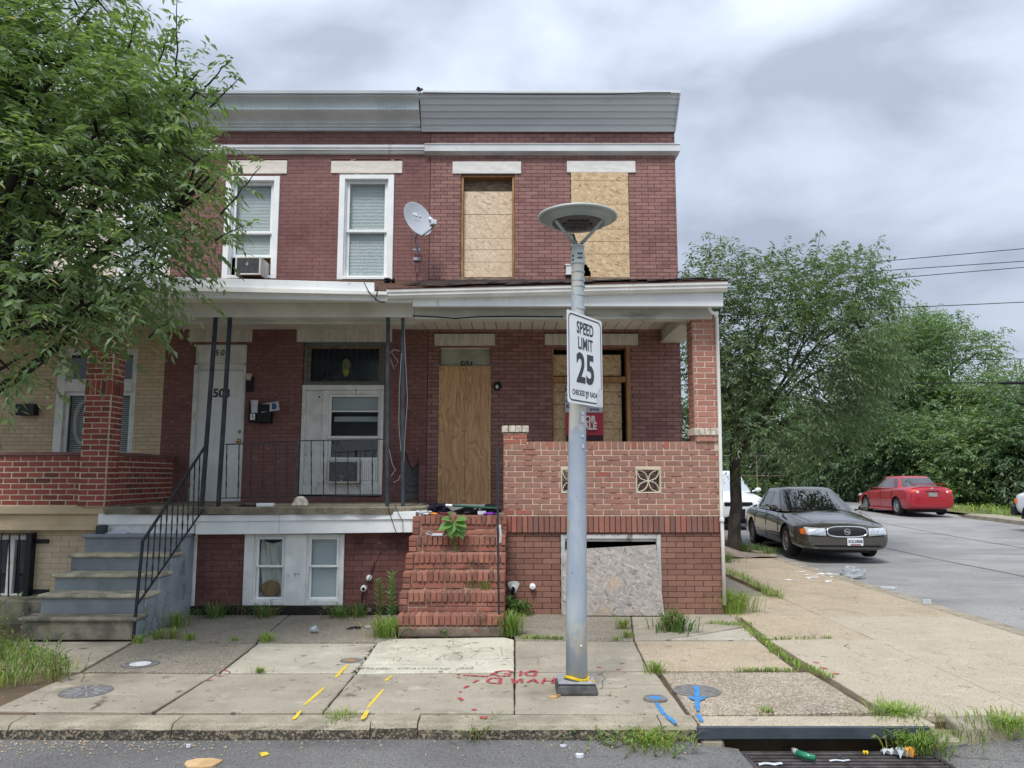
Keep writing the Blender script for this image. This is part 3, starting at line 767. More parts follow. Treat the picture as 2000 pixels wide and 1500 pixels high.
# cornice clad in six lapped boards that lean outwards
def cy(py): return YH - .03 - (258-py)/80*.36
N6 = [257.5, 244.5, 231, 218, 205, 192, 184]
xlc, xrc = WX(821, 220, 10.75), XR - .012
for i in range(6):
    yb_, yt_ = cy(N6[i]), cy(N6[i+1])
    z_b, z_t = WZ(N6[i], yb_), WZ(N6[i+1], yt_)
    MB().prism([(yb_-.018, z_b), (yb_+.004, z_b), (yt_+.008, z_t+.006), (yt_-.0, z_t+.006)], xlc + i*.002, xrc + .002*i, 'x').build('siding_board', M['siding'], h501)
yt_ = cy(184)
MB().box(xlc-.01, xrc+.035, yt_-.03, YH+.2, WZ(184, yt_)+.004, WZ(179, yt_)+.006).build('coping', M['siding'], h501, bev=.004)
m = MB(); m.prism([(cy(257)-.02, WZ(257, cy(257))), (YH+.3, WZ(257,cy(257))), (YH+.3, WZ(184,yt_)), (yt_-.025, WZ(184,yt_))], xrc+.012, xrc+.02, 'x')
m.tube([(xrc+.008, cy(257)-.022, WZ(257, cy(257))), (xrc+.02, yt_-.024, WZ(184, yt_))], .014, 4)
m.build('cornice_end', M['siding'], h501)
m = MB(); m.blob((WX(819,178,10.6), 10.62, WZ(177,10.6)), (.06,.1,.035), jit=.2); m.build('tar_patch', M['blackp'], h501)
m = MB(); m.tube([(WX(x,y,10.53), 10.53, WZ(y,10.53)) for x,y in ((826,181),(900,182),(1000,184),(1100,184.5),(1200,184),(1260,181),(1310,181))], .008, 5); m.build('loose_wire', M['cable'], h501)

# ================================================================== 503: middle house, painted maroon
h503 = thing('row_house', 'two-storey row house painted maroon with white framed windows and a white door', 'house', ((XL5+X53)/2, YH+.5, 0))
H1 = WR(438, 544, 345, 545, YH); H2 = WR(661, 768.5, 342, 547, YH)
HD3 = (WX(373,830,YH), WX(476,830,YH), FL3, WZ(672, YH)); HW3 = (WX(589,820,YH), WX(749,820,YH), WZ(970,YH), WZ(668,YH))
l1 = lintel(h503, 445, 561, 314, 340, M['lintelc']); l2 = lintel(h503, 647, 786, 315, 339, M['lintelc'])
l3 = lintel(h503, 370, 493, 643, 668, M['lintels']); l4 = lintel(h503, 580, 766, 643, 668, M['lintels'])
hol = [H1, H2, HD3, HW3, l1, l2, l3, l4]
bw = MB(); holewall(bw, XL5, X53-.002, 1.0, ZC0+.5, YH+.0035, YH+.22, hol); bw.build('wall', M['m503'], h503)
B = Bricks(); B.wall(XL5+.002, X53-.002, 1.0, ZC0+.02, YH, holes=hol, jit=.0008, off=.3, j=.0045); B.emit(h503, M['b503'])
m = MB(); m.box(XL5, X53-.002, YH+.05, 22, ZC0+.44, ZC0+.55); m.box(XL5, X53-.002, 21.8, 22, 0, ZC0+.4); m.box(XL5+.001, XL5+.15, YH+.22, 21.8, 0, ZC0+.4); m.box(XL5+.15, X53-.002, YH+.22, 21.8, 3.75, 3.9)
m.build('rear_wall', M['m503'], h503)
# upper windows
for H_, mid, ac in ((H1, 452, True), (H2, 449, False)):
    zm = WZ(mid, YH)
    w, (ia, ib, q0, q1) = dh_window(h503, H_, zm, trim=.085, label='white framed sash window with an air conditioner in it' if ac else 'white framed sash window with closed blinds')
    zlow = q0 if not ac else WZ(500, YH)
    sash(w, ia, ib, zlow, zm+.025, YH+.088)
    blinds(w, ia+.03, ib-.03, zlow+.03, q1-.04, YH+.135)
    MB().box(ia-.02, ib+.02, YH+.3, YH+.31, q0-.05, q1).build('dark_room', M['curtain'] if not ac else M['tanwood'], w)
MB().box(WX(672,550,YH), WX(765,550,YH), YH-.008, YH+.02, WZ(556,YH), WZ(546,YH)).build('bare_sill', M['borange'], h503)
# stained glass transom + boxed window below
a, b, z0, z1 = HW3
m = MB(); zr = WZ(752, YH)
for (x0,x1,q0,q1) in ((a,a+.05,zr,z1),(b-.05,b,zr,z1),(a+.05,b-.05,z1-.05,z1),(a+.05,b-.05,zr,zr+.04)): m.box(x0,x1,YH+.02,YH+.12,q0,q1)
tr = m.build('window', mat('grey green storm frame', C(112,122,122), C(96,106,108), 5, .6), h503, bev=.005, label='dark leaded glass transom with a pale shield motif')
m = MB()
for (x0,x1,q0,q1) in ((a+.05,a+.09,zr+.04,z1-.05),(b-.09,b-.05,zr+.04,z1-.05),(a+.09,b-.09,z1-.085,z1-.05),(a+.09,b-.09,zr+.04,zr+.06)): m.box(x0,x1,YH+.05,YH+.10,q0,q1)
m.build('frame', M['greywood'], tr)
MB().box(a+.09, b-.09, YH+.09, YH+.10, zr+.06, z1-.085).build('pane', M['stain1'], tr)
m = MB(); x = a+.16
while x < b-.14: m.box(x, x+.006, YH+.086, YH+.0895, zr+.06, z1-.085); x += .085
m.build('leading', M['cornice'] if False else M['dark'], tr, kind='stuff')
xc, zc = WX(674, 710, YH), WZ(716, YH)
pts = [(0,.135),(.05,.10),(.065,.03),(.05,-.03),(.045,-.10),(0,-.15),(-.045,-.10),(-.05,-.03),(-.065,.03),(-.05,.10)]
MB().prism([(xc+u, zc+v) for u, v in pts], YH+.080, YH+.0855).build('motif', M['stain2'], tr)
MB().prism([(xc+u*.55, zc-.075+v*.35) for u, v in pts], YH+.076, YH+.0795).build('motif', mat('yellow glass', C(150,150,60), None, rough=.3), tr)
# white casing
zb_ = WZ(966, YH); xs_ = WX(640, 850, YH)
m = MB(); m.box(a+.001, b-.001, YH-.03, YH+.1, zr-.075, zr-.002); m.box(a+.001, a+.05, YH-.02, YH+.1, zb_, zr-.076); m.box(b-.05, b-.001, YH-.02, YH+.1, zb_, zr-.076)
m.box(a+.05, b-.05, YH+.0, YH+.1, zb_, WZ(944, YH)); m.box(a+.05, xs_-.09, YH+.035, YH+.1, WZ(944,YH), zr-.076); m.box(xs_-.09, xs_, YH+.01, YH+.1, WZ(944,YH), zr-.076)
w3 = m.build('window', M['whited'], h503, bev=.006, label='white boxed-in porch window with an air conditioner')
MB().box(xs_, b-.05, YH+.005, YH+.1, WZ(770,YH)+.0005, zr-.0765).build('head_board', M['whited'], w3)
ia, ib, q0, q1 = xs_, b-.05, WZ(898, YH), WZ(770, YH)
zm = WZ(803, YH); zm2 = WZ(856, YH)
sash(w3, ia, ib, zm2, q1, YH+.03, fw=.035); sash(w3, ia, ib, q0, zm2+.02, YH+.065, fw=.035, gl='glassd')
MB().box(ia+.035, ib-.035, YH+.028, YH+.036, zm-.01, zm+.01).build('meeting_rail', M['white'], w3)
MB().box(ia, ib, YH+.22, YH+.23, q0, zm).build('dark_room', M['black'], w3)
MB().box(ia+.05, ib-.05, YH+.16, YH+.17, WZ(822, YH), WZ(812, YH)).build('inner_rail', M['cornice'], w3)
blinds(w3, ia+.03, ib-.03, zm+.02, q1-.03, YH+.11)
m = MB(); x0, x1 = WX(702,920,YH), ib
for i in range(9): m.box(x0+(x1-x0)*i/9+.003, x0+(x1-x0)*(i+1)/9-.003, YH+.05, YH+.07, WZ(938,YH), q0)
m.build('accordion_panel', M['blind'], w3, kind='stuff')
MB().box(ia, ib, YH+.075, YH+.085, WZ(944,YH), q0-.001).build('backing', M['white'], w3)
MB().box(WX(622,775,YH), WX(632,775,YH), YH-.07, YH-.02, WZ(781,YH), WZ(772,YH)).build('camera_unit', M['whited'], w3, bev=.004)
MB().lathe([(.0,0),(.013,0),(.013,.008),(0,.008)], (WX(627,776,YH), YH-.072, WZ(776.5,YH)), 12, Matrix.Rotation(R(90),3,'X')).build('camera_lens', M['blackp'], w3)
# door
a, b, z0, z1 = HD3
m = MB(); zd = WZ(722, YH)
m.box(a, a+.055, YH+.0, YH+.12, z0, z1-.3); m.box(b-.03, b, YH+.0, YH+.12, z0, z1-.3); m.box(a+.055, b-.03, YH+.002, YH+.12, zd, WZ(710,YH)); m.box(a, b, YH+.03, YH+.12, WZ(710,YH)+.001, z1)
dfr = m.build('door_frame', M['whited'], h503, bev=.006)
dr = MB().box(a+.057, b-.032, YH+.045, YH+.09, z0+.01, zd-.004).build('door', M['door'], h503, bev=.003)
m = MB(); dw = (b-.032)-(a+.057); da = a+.057
for cx in (.27, .73):
    for (p0, p1) in ((.05,.30),(.36,.70),(.78,.92)):
        zz0, zz1 = z0+.01+(zd-z0)*p0, z0+.01+(zd-z0)*p1
        x0, x1 = da+dw*(cx-.15), da+dw*(cx+.15)
        for (u0,u1,v0,v1) in ((x0,x0+.012,zz0,zz1),(x1-.012,x1,zz0,zz1),(x0+.012,x1-.012,zz0,zz0+.012),(x0+.012,x1-.012,zz1-.012,zz1)): m.box(u0,u1,YH+.039,YH+.0449,v0,v1)
        m.box(x0+.035, x1-.035, YH+.040, YH+.0449, zz0+.035, zz1-.035)
m.build('moulding', M['door'], dr, bev=.002)
m = MB(); m.blob((WX(465.5, 861, YH), YH+.0, WZ(861, YH)), (.032,.03,.032), 12, 8); m.build('knob', M['brass'], dr, smooth=True)
m = MB(); m.lathe([(0,0),(.026,0),(.022,.012),(0,.014)], (WX(466, 843, YH), YH+.045, WZ(843, YH)), 14, Matrix.Rotation(R(90),3,'X')); m.build('deadbolt', M['brass'], dr, smooth=True)
put_text('503', .17, M['signk'], dr, front(WX(431, 769, YH), YH+.035, WZ(768, YH)) , 'house_number', bold=.004)
put_text('503', .12, M['signk'], h503, front(WX(433, 688, YH), YH+.025, WZ(689, YH)), 'house_number', spacing=1.35, shear=.15, bold=.002)
MB().box(a-.02, b+.02, YH-.08, YH+.05, z0-.03, z0+.012).build('door_sill', M['slabc'], h503, bev=.005)
# wall light, belt, cornice
m = MB(); m.box(WX(483,750,YH), WX(496,750,YH), YH-.05, YH, WZ(765,YH), WZ(735,YH)); lt = m.build('wall_light', M['blackp'], h503, bev=.005, label='small carriage light beside the white door')
m = MB(); m.lathe([(.028,0),(.05,.085),(.045,.09),(0,.095)], (WX(490,740,YH), YH-.09, WZ(744,YH)), 8); m.build('glass_shade', M['concb'], lt)
m = MB(); z_ = [WZ(y, YH-.05) for y in (298, 294, 290, 284.5)]
m.prism([(YH-.001, z_[0]-.012),(YH-.03, z_[0]),(YH-.045, z_[1]),(YH-.07, z_[1]+.003),(YH-.07, z_[2]),(YH-.085, z_[2]+.003),(YH-.085, z_[3]),(YH-.001, z_[3]+.015)], -9.0, xl-.003, 'x')
m.build('belt_course', M['alumst'], h503)
def crown(prof, x0, x1, name, mt, parent):
    pts = [(y, WZ(py, y)) for py, y in prof]
    pts += [(YH+.1, pts[-1][1]), (YH+.1, pts[0][1])]
    MB().prism(pts, x0, x1, 'x').build(name, mt, parent)
prof = [(256,YH-.02),(254,YH-.06),(249,YH-.06),(247,YH-.09),(243,YH-.09),(241,YH-.115)]
for i in range(7):
    t = i/6; prof.append((241-t*22, YH-.115-.17*(1-math.cos(t*math.pi/2))))
prof += [(218,YH-.30),(214,YH-.325),(211,YH-.30)]
for i in range(7):
    t = i/6; prof.append((209-t*20, YH-.285-.11*(1-math.cos(t*math.pi/2))))
prof += [(188,YH-.42),(185.5,YH-.44),(183.5,YH-.42),(182,YH-.46),(176.5,YH-.47)]
crown(prof, XL5+.01, xlc-.012, 'cornice', M['cornice'], h503)
m = MB(); x = XL5+.05
while x < xlc-.05: m.blob((x, YH-.325, WZ(214, YH-.32)), (.028,.02,.016), 6, 4, r=.5); x += .062
m.build('bead_row', M['cornice'], h503, kind='stuff')

# ================================================================== 505: cream house at the left
h505 = thing('row_house', 'cream painted brick row house half hidden behind the street tree', 'house', (-7.2, YH+.5, 0))
HW5 = (WX(108,780,YH), WX(264,780,YH), WZ(890,YH), WZ(680,YH)); H5a = WR(235, 330, 345, 545, YH); H5b = WR(-5, 95, 345, 545, YH)
hol = [HW5, H5a, H5b]
bw = MB(); holewall(bw, -9.4, XL5-.002, 0.0, ZC0+.5, YH+.0035, YH+.22, hol); bw.build('wall', M['m505'], h505)
B = Bricks(); B.wall(-9.4, XL5-.002, 1.0, 4.2, YH, holes=hol, jit=.0008, off=.1); B.wall(-9.4, XL5-.002, 4.2, ZC0+.02, YH, holes=hol, jit=.0008, off=.1, key=1); B.emit(h505, [M['b505'], M['b505u']])
MB().box(-9.4, XL5, YH+.05, 22, ZC0+.44, ZC0+.55).box(-9.4, XL5-.01, 21.8, 22, 0, ZC0+.4).build('rear_wall', M['m505'], h505)
crown(prof, -9.4, XL5-.01, 'cornice', M['cornice'], h505)
for H_, n in ((H5a, 'pale upper window nearest the party wall'), (H5b, 'pale upper window further left')):
    w, (ia, ib, q0, q1) = dh_window(h505, H_, WZ(449, YH), label=n)
    sash(w, ia, ib, q0, WZ(449,YH)+.025, YH+.088); blinds(w, ia+.03, ib-.03, q0+.03, q1-.04, YH+.135)
    MB().box(ia, ib, YH+.3, YH+.31, q0, q1).build('dark_room', M['curtain'], w)
a, b, z0, z1 = HW5
m = MB(); zr = WZ(745, YH); zr2 = WZ(765, YH)
m.box(a, a+.12, YH+.0, YH+.12, z0, z1); m.box(b-.05, b, YH+.0, YH+.12, z0, z1); m.box(a+.12, b-.05, YH-.01, YH+.12, zr2, zr); m.box(a+.12,b-.05,YH+.01,YH+.12,z1-.05,z1)
w5 = m.build('window', M['whited'], h505, bev=.005, label='white framed porch window with a transom and lace curtain')
xm = (a+.12+b-.05)/2
sash(w5, a+.12, xm, z0, zr2, YH+.05, fw=.05); sash(w5, xm, b-.05, z0, zr2, YH+.05, fw=.05); sash(w5, a+.12, b-.05, zr+.001, z1-.05, YH+.05, fw=.04, gl='glassd')
for cx in (xm-.26, xm+.26):
    blinds(w5, cx-.2, cx+.2, z0, zr2-.05, YH+.17, pitch=.03, tilt=.8)
m = MB(); pts = []
cx, cz = a+.36, (z0+zr2)/2+.02
for i in range(24):
    an = 2*math.pi*i/24; pts.append((cx+.13*math.cos(an), YH+.13, cz+.3*math.sin(an)))
m.tube(pts, .028, 6, closed=True); m.build('curtain_ring', M['curtain'], w5, smooth=True)
MB().box(a, b, YH+.3, YH+.31, z0, z1).build('dark_room', M['black'], w5)
m = MB(); m.box(WX(40,790,YH), WX(77,790,YH), YH-.12, YH, WZ(812,YH), WZ(790,YH)); tag(m.build('letter_box', M['blackp'], None, bev=.008), 'black letter box on the cream brick wall at far left', 'letter box')
# ================================================================== ceiling planks shared helper
ZCEIL = WZ(643.5, YH)
def planks(parent, x0, x1, y0, y1, z, wid, mt, slope=0):
    x = x0; base = None
    while x < x1 - .01:
        w = min(wid, x1-x)
        o = MB().box(x+.0055, x+w-.0055, y0, y1, z, z+.012).build('plank', mt, parent)
        x += wid
    MB().box(x0, x1, y0, y1, z+.0125, z+.03).build('backing', M['black'], parent)
# porch roof of 501
YE = 8.95
XP0, XP1 = WX(757, 590, 9.2), WX(1418, 575, YE)
pr = thing('porch_roof', 'white guttered porch roof with torn dark roofing over the boarded corner house', 'roof', (.7, 9.9, 3.9))
XI = WX(1330, 640, 9.7)
planks(pr, X53-.03, XI+.3, 9.47, YH-.005, ZCEIL, .17, M['soffit'])
zb0, zb1 = WZ(624, 9.32), WZ(597, 9.25)
m = MB(); m.box(X53+.02, WX(1392, 610, 9.25), 9.27, 9.46, zb0, zb1+.02); m.build('beam', M['beamp'], pr, bev=.004)
m = MB(); m.box(X53+.02, WX(1360, 620, 9.27), 9.262, 9.269, zb0-.004, zb0+.03)
m.build('beam_trim', M['beamp'], pr)
# side beam back to the wall
m = MB(); m.box(XI-.01, XI+.27, 9.47, YH-.002, WZ(668, YH), ZCEIL-.001); m.box(XI-.03, XI+.29, 9.471, YH-.003, WZ(668, YH)-.012, WZ(668, YH)+.02); m.build('side_beam', M['beamp'], pr, bev=.004)
def el(px, py, y=YE): return W(px, py, y)
# fascia, gutter (slightly running down to the left)
def slopebox(parent, name, mt, px0, px1, t0, t1, b0, b1, ya, yb, bev=.003):
    (xa, za), (xb, zb) = el(px0, t0, ya), el(px1, t1, ya); _, zc_ = el(px0, b0, ya); _, zd = el(px1, b1, ya)
    v = [(xa,ya,zc_),(xb,ya,zd),(xb,yb,zd),(xa,yb,zc_),(xa,ya,za),(xb,ya,zb),(xb,yb,zb),(xa,yb,za)]
    return MB().add(v, [(0,3,2,1),(4,5,6,7),(0,1,5,4),(1,2,6,5),(2,3,7,6),(3,0,4,7)]).build(name, mt, parent, bev=bev)
slopebox(pr, 'fascia', M['alumst'], 806, 1412, 581, 571, 598, 598, YE+.10, YE+.17)
slopebox(pr, 'fascia', M['alumst'], 757, 806, 581, 580, 590, 590, YE+.11, YE+.17)
def gutter(parent, px0, px1, t0, t1, y, h=.10, d=.10, mt=None):
    (xa, za), (xb, zb) = el(px0, t0, y), el(px1, t1, y)
    prof = [(d,0),(d,-h),(.035,-h),(.012,-h*.72),(.008,-h*.45),(-.012,-h*.3),(-.014,-.006),(-.02,0),(-.006,.003),(0,-.01),(.004,-h*.7),(d-.01,-h*.8),(d-.008,0)]
    n = len(prof); vs = [(xa, y+u, za+v) for u, v in prof] + [(xb, y+u, zb+v) for u, v in prof]
    fs = [(i, (i+1)%n, (i+1)%n+n, i+n) for i in range(n)] + [tuple(reversed(range(n))), tuple(range(n, 2*n))]
    return MB().add(vs, fs).build('gutter', mt or M['gut'], parent)
gutter(pr, 755, 1421, 566, 550.5, YE)
# sheathing and torn roofing
(xa, za), (xb, zb) = el(757, 563, YE+.05), el(1421, 546.5, YE+.05)
zw = WZ(549, YH)
m = MB(); m.add([(xa,YE+.03,za),(xb,YE+.03,zb),(XR+.35,YH,zw+.01),(X53,YH,zw-.02),(xa,YE+.03,za-.03),(xb,YE+.03,zb-.03),(XR+.35,YH,zw-.03),(X53,YH,zw-.05)], [(0,1,2,3),(7,6,5,4),(0,4,5,1),(1,5,6,2),(2,6,7,3),(3,7,4,0)])
m.build('roof_deck', M['rotwood'], pr)
k = 0; nrow = 7
for r_ in range(nrow):
    t0_, t1_ = r_/nrow, (r_+1)/nrow+.03
    x = 0.0
    while x < 1:
        w = rng.uniform(.05, .11)
        if not (r_ < 2 and x < .05) and rng.random() > .03:
            def P(u, t, up):
                xx = (xa+(xb-xa)*u)*(1-t) + (X53+(XR+.35-X53)*u)*t; return (xx, YE+.02+(YH-YE-.02)*t, (za+(zb-za)*u)*(1-t)+(zw)*t+up)
            u1 = min(1, x+w); j = [rng.uniform(.004,.03) for _ in range(4)]
            tt = t0_ - (rng.uniform(0,.02) if r_ == 0 else 0)
            v = [P(x,tt,j[0]),P(u1,tt,j[1]),P(u1,t1_,j[2]+.006),P(x,t1_,j[3]+.006)]; v2 = [(a_,b_,c_-.006) for a_,b_,c_ in v]
            MB().add(v+v2, [(0,1,2,3),(7,6,5,4),(0,4,5,1),(1,5,6,2),(2,6,7,3),(3,7,4,0)]).build('roofing_strip', M['roofing'], pr)
        x += w
# bent lip under the first part of the beam
m = MB(); pts = [(WX(x, 600, 9.26), 9.262, WZ(y, 9.26)) for x, y in ((806,617),(850,619),(890,622),(930,619),(1000,618),(1100,619))]
m.tube(pts, .009, 4); m.build('loose_trim', M['black'], pr)

# porch roof of 503 (carries on to the left over 505)
pr3 = thing('porch_roof', 'long white boxed porch roof over the maroon house, running behind the tree', 'roof', (-4, 9.9, 3.9))
slopebox(pr3, 'flashing', M['alumst'], 120, 731, 535, 552, 549, 569, YE, YE+.03)
slopebox(pr3, 'gutter', M['gut'], 120, 756, 549.5, 569.5, 563.5, 576, YE-.04, YE+.08)
slopebox(pr3, 'fascia', M['white'], 120, 756, 563, 576, 577, 588, YE+.02, YE+.1)
m = MB(); XA = WX(346, 600, 9.26)
m.box(XA, X53+.015, 9.27, 9.46, WZ(619, 9.26), WZ(592, 9.26)+.03); m.build('beam', M['beamp'], pr3, bev=.004)
m = MB(); m.box(-9.2, XA-.003, 9.262, 9.46, WZ(613, 9.26), WZ(589, 9.26)+.03); m.build('beam', M['beamp'], pr3, bev=.004, label='beam of the cream house end')
MB().box(-9.2, X53+.03, 9.05, 9.262, WZ(589, 9.2), WZ(589, 9.2)+.012).build('soffit', M['soffit'], pr3)
MB().box(XA, X53, 9.465, 9.52, WZ(630, 9.4), ZCEIL).build('inner_trim', M['beamp'], pr3)
planks(pr3, -9.2, X53-.031, 9.53, YH-.005, ZCEIL, .17, M['soffit'])
(xa3, za3), (xb3, zb3) = el(120, 535, YE), el(756, 566, YE)
m = MB(); m.add([(xa3-3,YE+.03,za3),(xb3,YE+.03,zb3-.0),(X53-.01,YH,zw-.0),(xa3-3,YH,zw+.1),(xa3-3,YE+.03,za3-.04),(xb3,YE+.03,zb3-.04),(X53-.01,YH,zw-.05),(xa3-3,YH,zw)], [(0,1,2,3),(7,6,5,4),(0,4,5,1),(1,5,6,2),(2,6,7,3),(3,7,4,0)])
m.build('roof_deck', M['rotwood'], pr3)
m = MB(); m.tube([(WX(x,y,YE-.05), YE-.05, WZ(y,YE-.05)) for x,y in ((711,552),(718,566),(726,577),(740,589),(752,591))], .006, 5); m.tube([(WX(x,y,YE-.05), YE-.05, WZ(y,YE-.05)) for x,y in ((737,561),(736,575),(733,586),(748,591))], .006, 5)
tag(m.build('roof_cable', M['cable'], None), 'thin black cables hanging at the gap between the two porch roofs', 'cable')
m = MB(); m.blob((WX(757,548,10.3),10.3,WZ(548,10.3)), (.05,.06,.04), jit=.3); m.blob((WX(768,548,10.3),10.3,WZ(548,10.3)), (.03,.05,.03), jit=.3)
tag(m.build('roof_debris', M['blackp'], None), 'small dark lump of debris on the roof below the white framed window', 'debris')

# ================================================================== corner porch: parapet wall with pier and breeze blocks
XW0, XW1 = WX(983, 935, YP), WX(1409, 935, YP)
XPi = WX(1030, 860, YP)
ZW0, ZW1 = WZ(1006, YP), WZ(862.5, YP)
pw = thing('porch_wall', 'brown brick porch parapet with two pale breeze blocks and a white capped pier', 'wall', ((XW0+XW1)/2, YP+.1, ZW0))
hb1 = WR(1095.5, 1144, 915, 963.5, YP); hb2 = WR(1242, 1291, 915, 963.5, YP)
zr0 = WZ(878.5, YP)                      # bottom of rowlock course
m = MB(); holewall(m, XW0+.004, XW1-.004, ZW0, ZW1-.004, YP+.006, YP+.20, [hb1, hb2]); m.box(XW0+.004, XPi-.004, YP+.006, YP+.3, ZW1-.004, WZ(846, YP)); m.build('mortar', M['mporch'], pw)
B = Bricks()
Hc = (zr0 - ZW0)/12
B.wall(XW0, XW1, ZW0, zr0-.002, YP, Lb=.213, H=Hc, j=.011, holes=[hb1, hb2], dep=.02, jit=.002, off=.17)
x = XPi + .004; w = (XW1-.07 - XPi)/29
for i in range(29):
    key = 1 if rng.random() < .12 else 0
    B.one(x+.004, x+w-.005, zr0+.006, ZW1, YP, dep=.2, key=key); x += w
B.wall(XW0, XPi, zr0, WZ(845, YP), YP, Lb=.213, H=Hc, j=.011, dep=.02, jit=.002, key=0)
for it in range(len(B.items)):       # some bricks never painted
    t = B.items[it]
    if t[9] == 0 and (rng.random() < .012 or (t[2] > WZ(868, YP) and t[1] < XPi+.01) or (t[2] < ZW0+.05 and (t[0] < XW0+.2))): B.items[it] = t[:9] + (1,)
B.emit(pw, [M['bporch'], M['borange']], cham=.003)
m = Bricks(); xx = XW0-.02; w = (XPi+.02-xx)/4
for i in range(4): m.one(xx+.003, xx+w-.003, WZ(844.5, YP), WZ(831.5, YP), YP-.02, dep=.34); xx += w
m.emit(pw, [M['capstone']], cham=.006)
def breeze(parent, h, y):
    a, b, z0, z1 = h; s = (b-a)/2; cx, cz = (a+b)/2, (z0+z1)/2; sz = (z1-z0)/2
    m = MB(); f = .016
    m.box(a+.002,a+f,y-.004,y+.19,z0+.002,z1-.002); m.box(b-f,b-.002,y-.004,y+.19,z0+.002,z1-.002); m.box(a+f,b-f,y-.003,y+.189,z0+.002,z0+f); m.box(a+f,b-f,y-.003,y+.189,z1-f,z1-.002)
    o = m.build('breeze_block', M['concb'], parent, bev=.003)
    m = MB()
    for sx in (-1,1):
        for szn in (-1,1):
            # two arcs per corner make a petal
            p0, p1 = (cx, cz), (cx+sx*(s-f), cz+szn*(sz-f))
            for sg in (-1, 1):
                pts = []
                for i in range(7):
                    t = i/6; bx, bz = p0[0]+(p1[0]-p0[0])*t, p0[1]+(p1[1]-p0[1])*t
                    o_ = sg*math.sin(t*math.pi)*.030
                    pts.append((bx - szn*o_, y+.09, bz + sx*o_))
                for i in range(6):
                    p, q = Vector(pts[i]), Vector(pts[i+1]); c = (p+q)/2; an = math.atan2(q.z-p.z, q.x-p.x)
                    m.obox(c, ((q-p).length+.006, .17, .011), Matrix.Rotation(-an, 3, 'Y'))
    m.obox((cx, y+.09, cz), (.028, .171, .028), Matrix.Rotation(R(45),3,'Y'))
    m.build('petal', M['concb'], o)
breeze(pw, hb1, YP); breeze(pw, hb2, YP)
# soldier band + foundation below the parapet
fd = thing('brick_foundation', 'brown brick basement front with a soldier course and a leaning weathered board', 'wall', ((XW0+XW1)/2, YP+.1, 0))
ZS1, ZS0 = WZ(1007.5, YP-.03), WZ(1040.5, YP-.03)
hop = WR(1096, 1292, 1044, 1208, YP); hop = (hop[0], hop[1], 0.0, hop[3])
XF0, XF1 = WX(988, 1120, YP), WX(1411, 1100, YP)
m = MB(); holewall(m, XF0+.003, XF1-.003, -.05, ZS0, YP+.006, YP+.2, [hop]); m.box(XF0+.003, XF1-.003, YP-.02, YP+.2, ZS0+.003, ZS1-.003)
m.build('mortar', M['mfound'], fd)
B = Bricks(); B.wall(XF0, XF1, .0, ZS0-.002, YP, Lb=.213, H=.0648, j=.006, holes=[hop], dep=.03, jit=.0022, off=.2)
x = XF0; w = .0655; i = 0
while x < XF1-.02:
    B.one(x+.004, min(x+w, XF1)-.005, ZS0+.002, ZS1-.003, YP-.03, dep=.05, jit=.004, key=2 if (i < 2 or rng.random() < .05) else 1); x += w; i += 1
MB().box(XF0, XF1, YP-.012, YP-.005, ZS1-.004, ZS1+.006).build('mortar_bead', M['mwhite'], fd)
B.emit(fd, [M['bfound'], brickmat('soldier brick', [C(124,72,56),C(140,80,58),C(112,72,62),C(148,84,58),C(118,80,72),C(134,76,56)], mott=.25), M['borange']], cham=.003)
# opening frame, dark void, leaning board
a, b, z0, z1 = hop
m = MB(); m.box(a, a+.05, YP-.01, YP+.08, 0, z1); m.box(b-.05, b, YP-.01, YP+.08, 0, z1); m.box(a+.05, b-.05, YP-.008, YP+.08, z1-.05, z1); m.box(a+.05, b-.05, YP+.02, YP+.08, z1-.085, z1-.051)
m.build('window_frame', mat('flaking white frame', C(196,198,196), C(170,172,172), 5, .7, dirt=(C(120,110,98),6,.6,.7,(1,1,.5))), fd, bev=.004)
m = MB(); m.box(a, b, YP+.5, YP+.52, 0, z1); m.box(a, b, YP+.2, YP+.5, z1, z1+.02); m.build('dark_room', M['black'], fd)
def gp(px, py, y): x, z = W(px, py, y); return (x, y, z)
q = [gp(1100,1205,YP-.14), gp(1298,1199,YP-.16), gp(1281,1064,YP+.0), gp(1097,1074,YP+.005)]
for i in (0,1): q[i] = (q[i][0], q[i][1], .012)
qv = [Vector(v) for v in q]
def SP(u, v):
    p = qv[0].lerp(qv[1], u).lerp(qv[3].lerp(qv[2], u), v); p.y -= .02*math.sin(u*math.pi)*math.sin(v*math.pi); return p
m = MB(); m.grid(SP, 8, 6); m.grid(lambda u, v: SP(u, v)+Vector((0,.012,0)), 8, 6, flip=True)
for u_ in (0,1): m.grid(lambda a_, b_: SP(u_, a_)+Vector((0,.012*b_,0)), 6, 1)
for v_ in (0,1): m.grid(lambda a_, b_: SP(a_, v_)+Vector((0,.012*b_,0)), 8, 1)
tag(m.build('plywood_board', M['osbg'], None, smooth=True), 'grey weathered strand board leaning over the basement opening behind the lamp post', 'board')
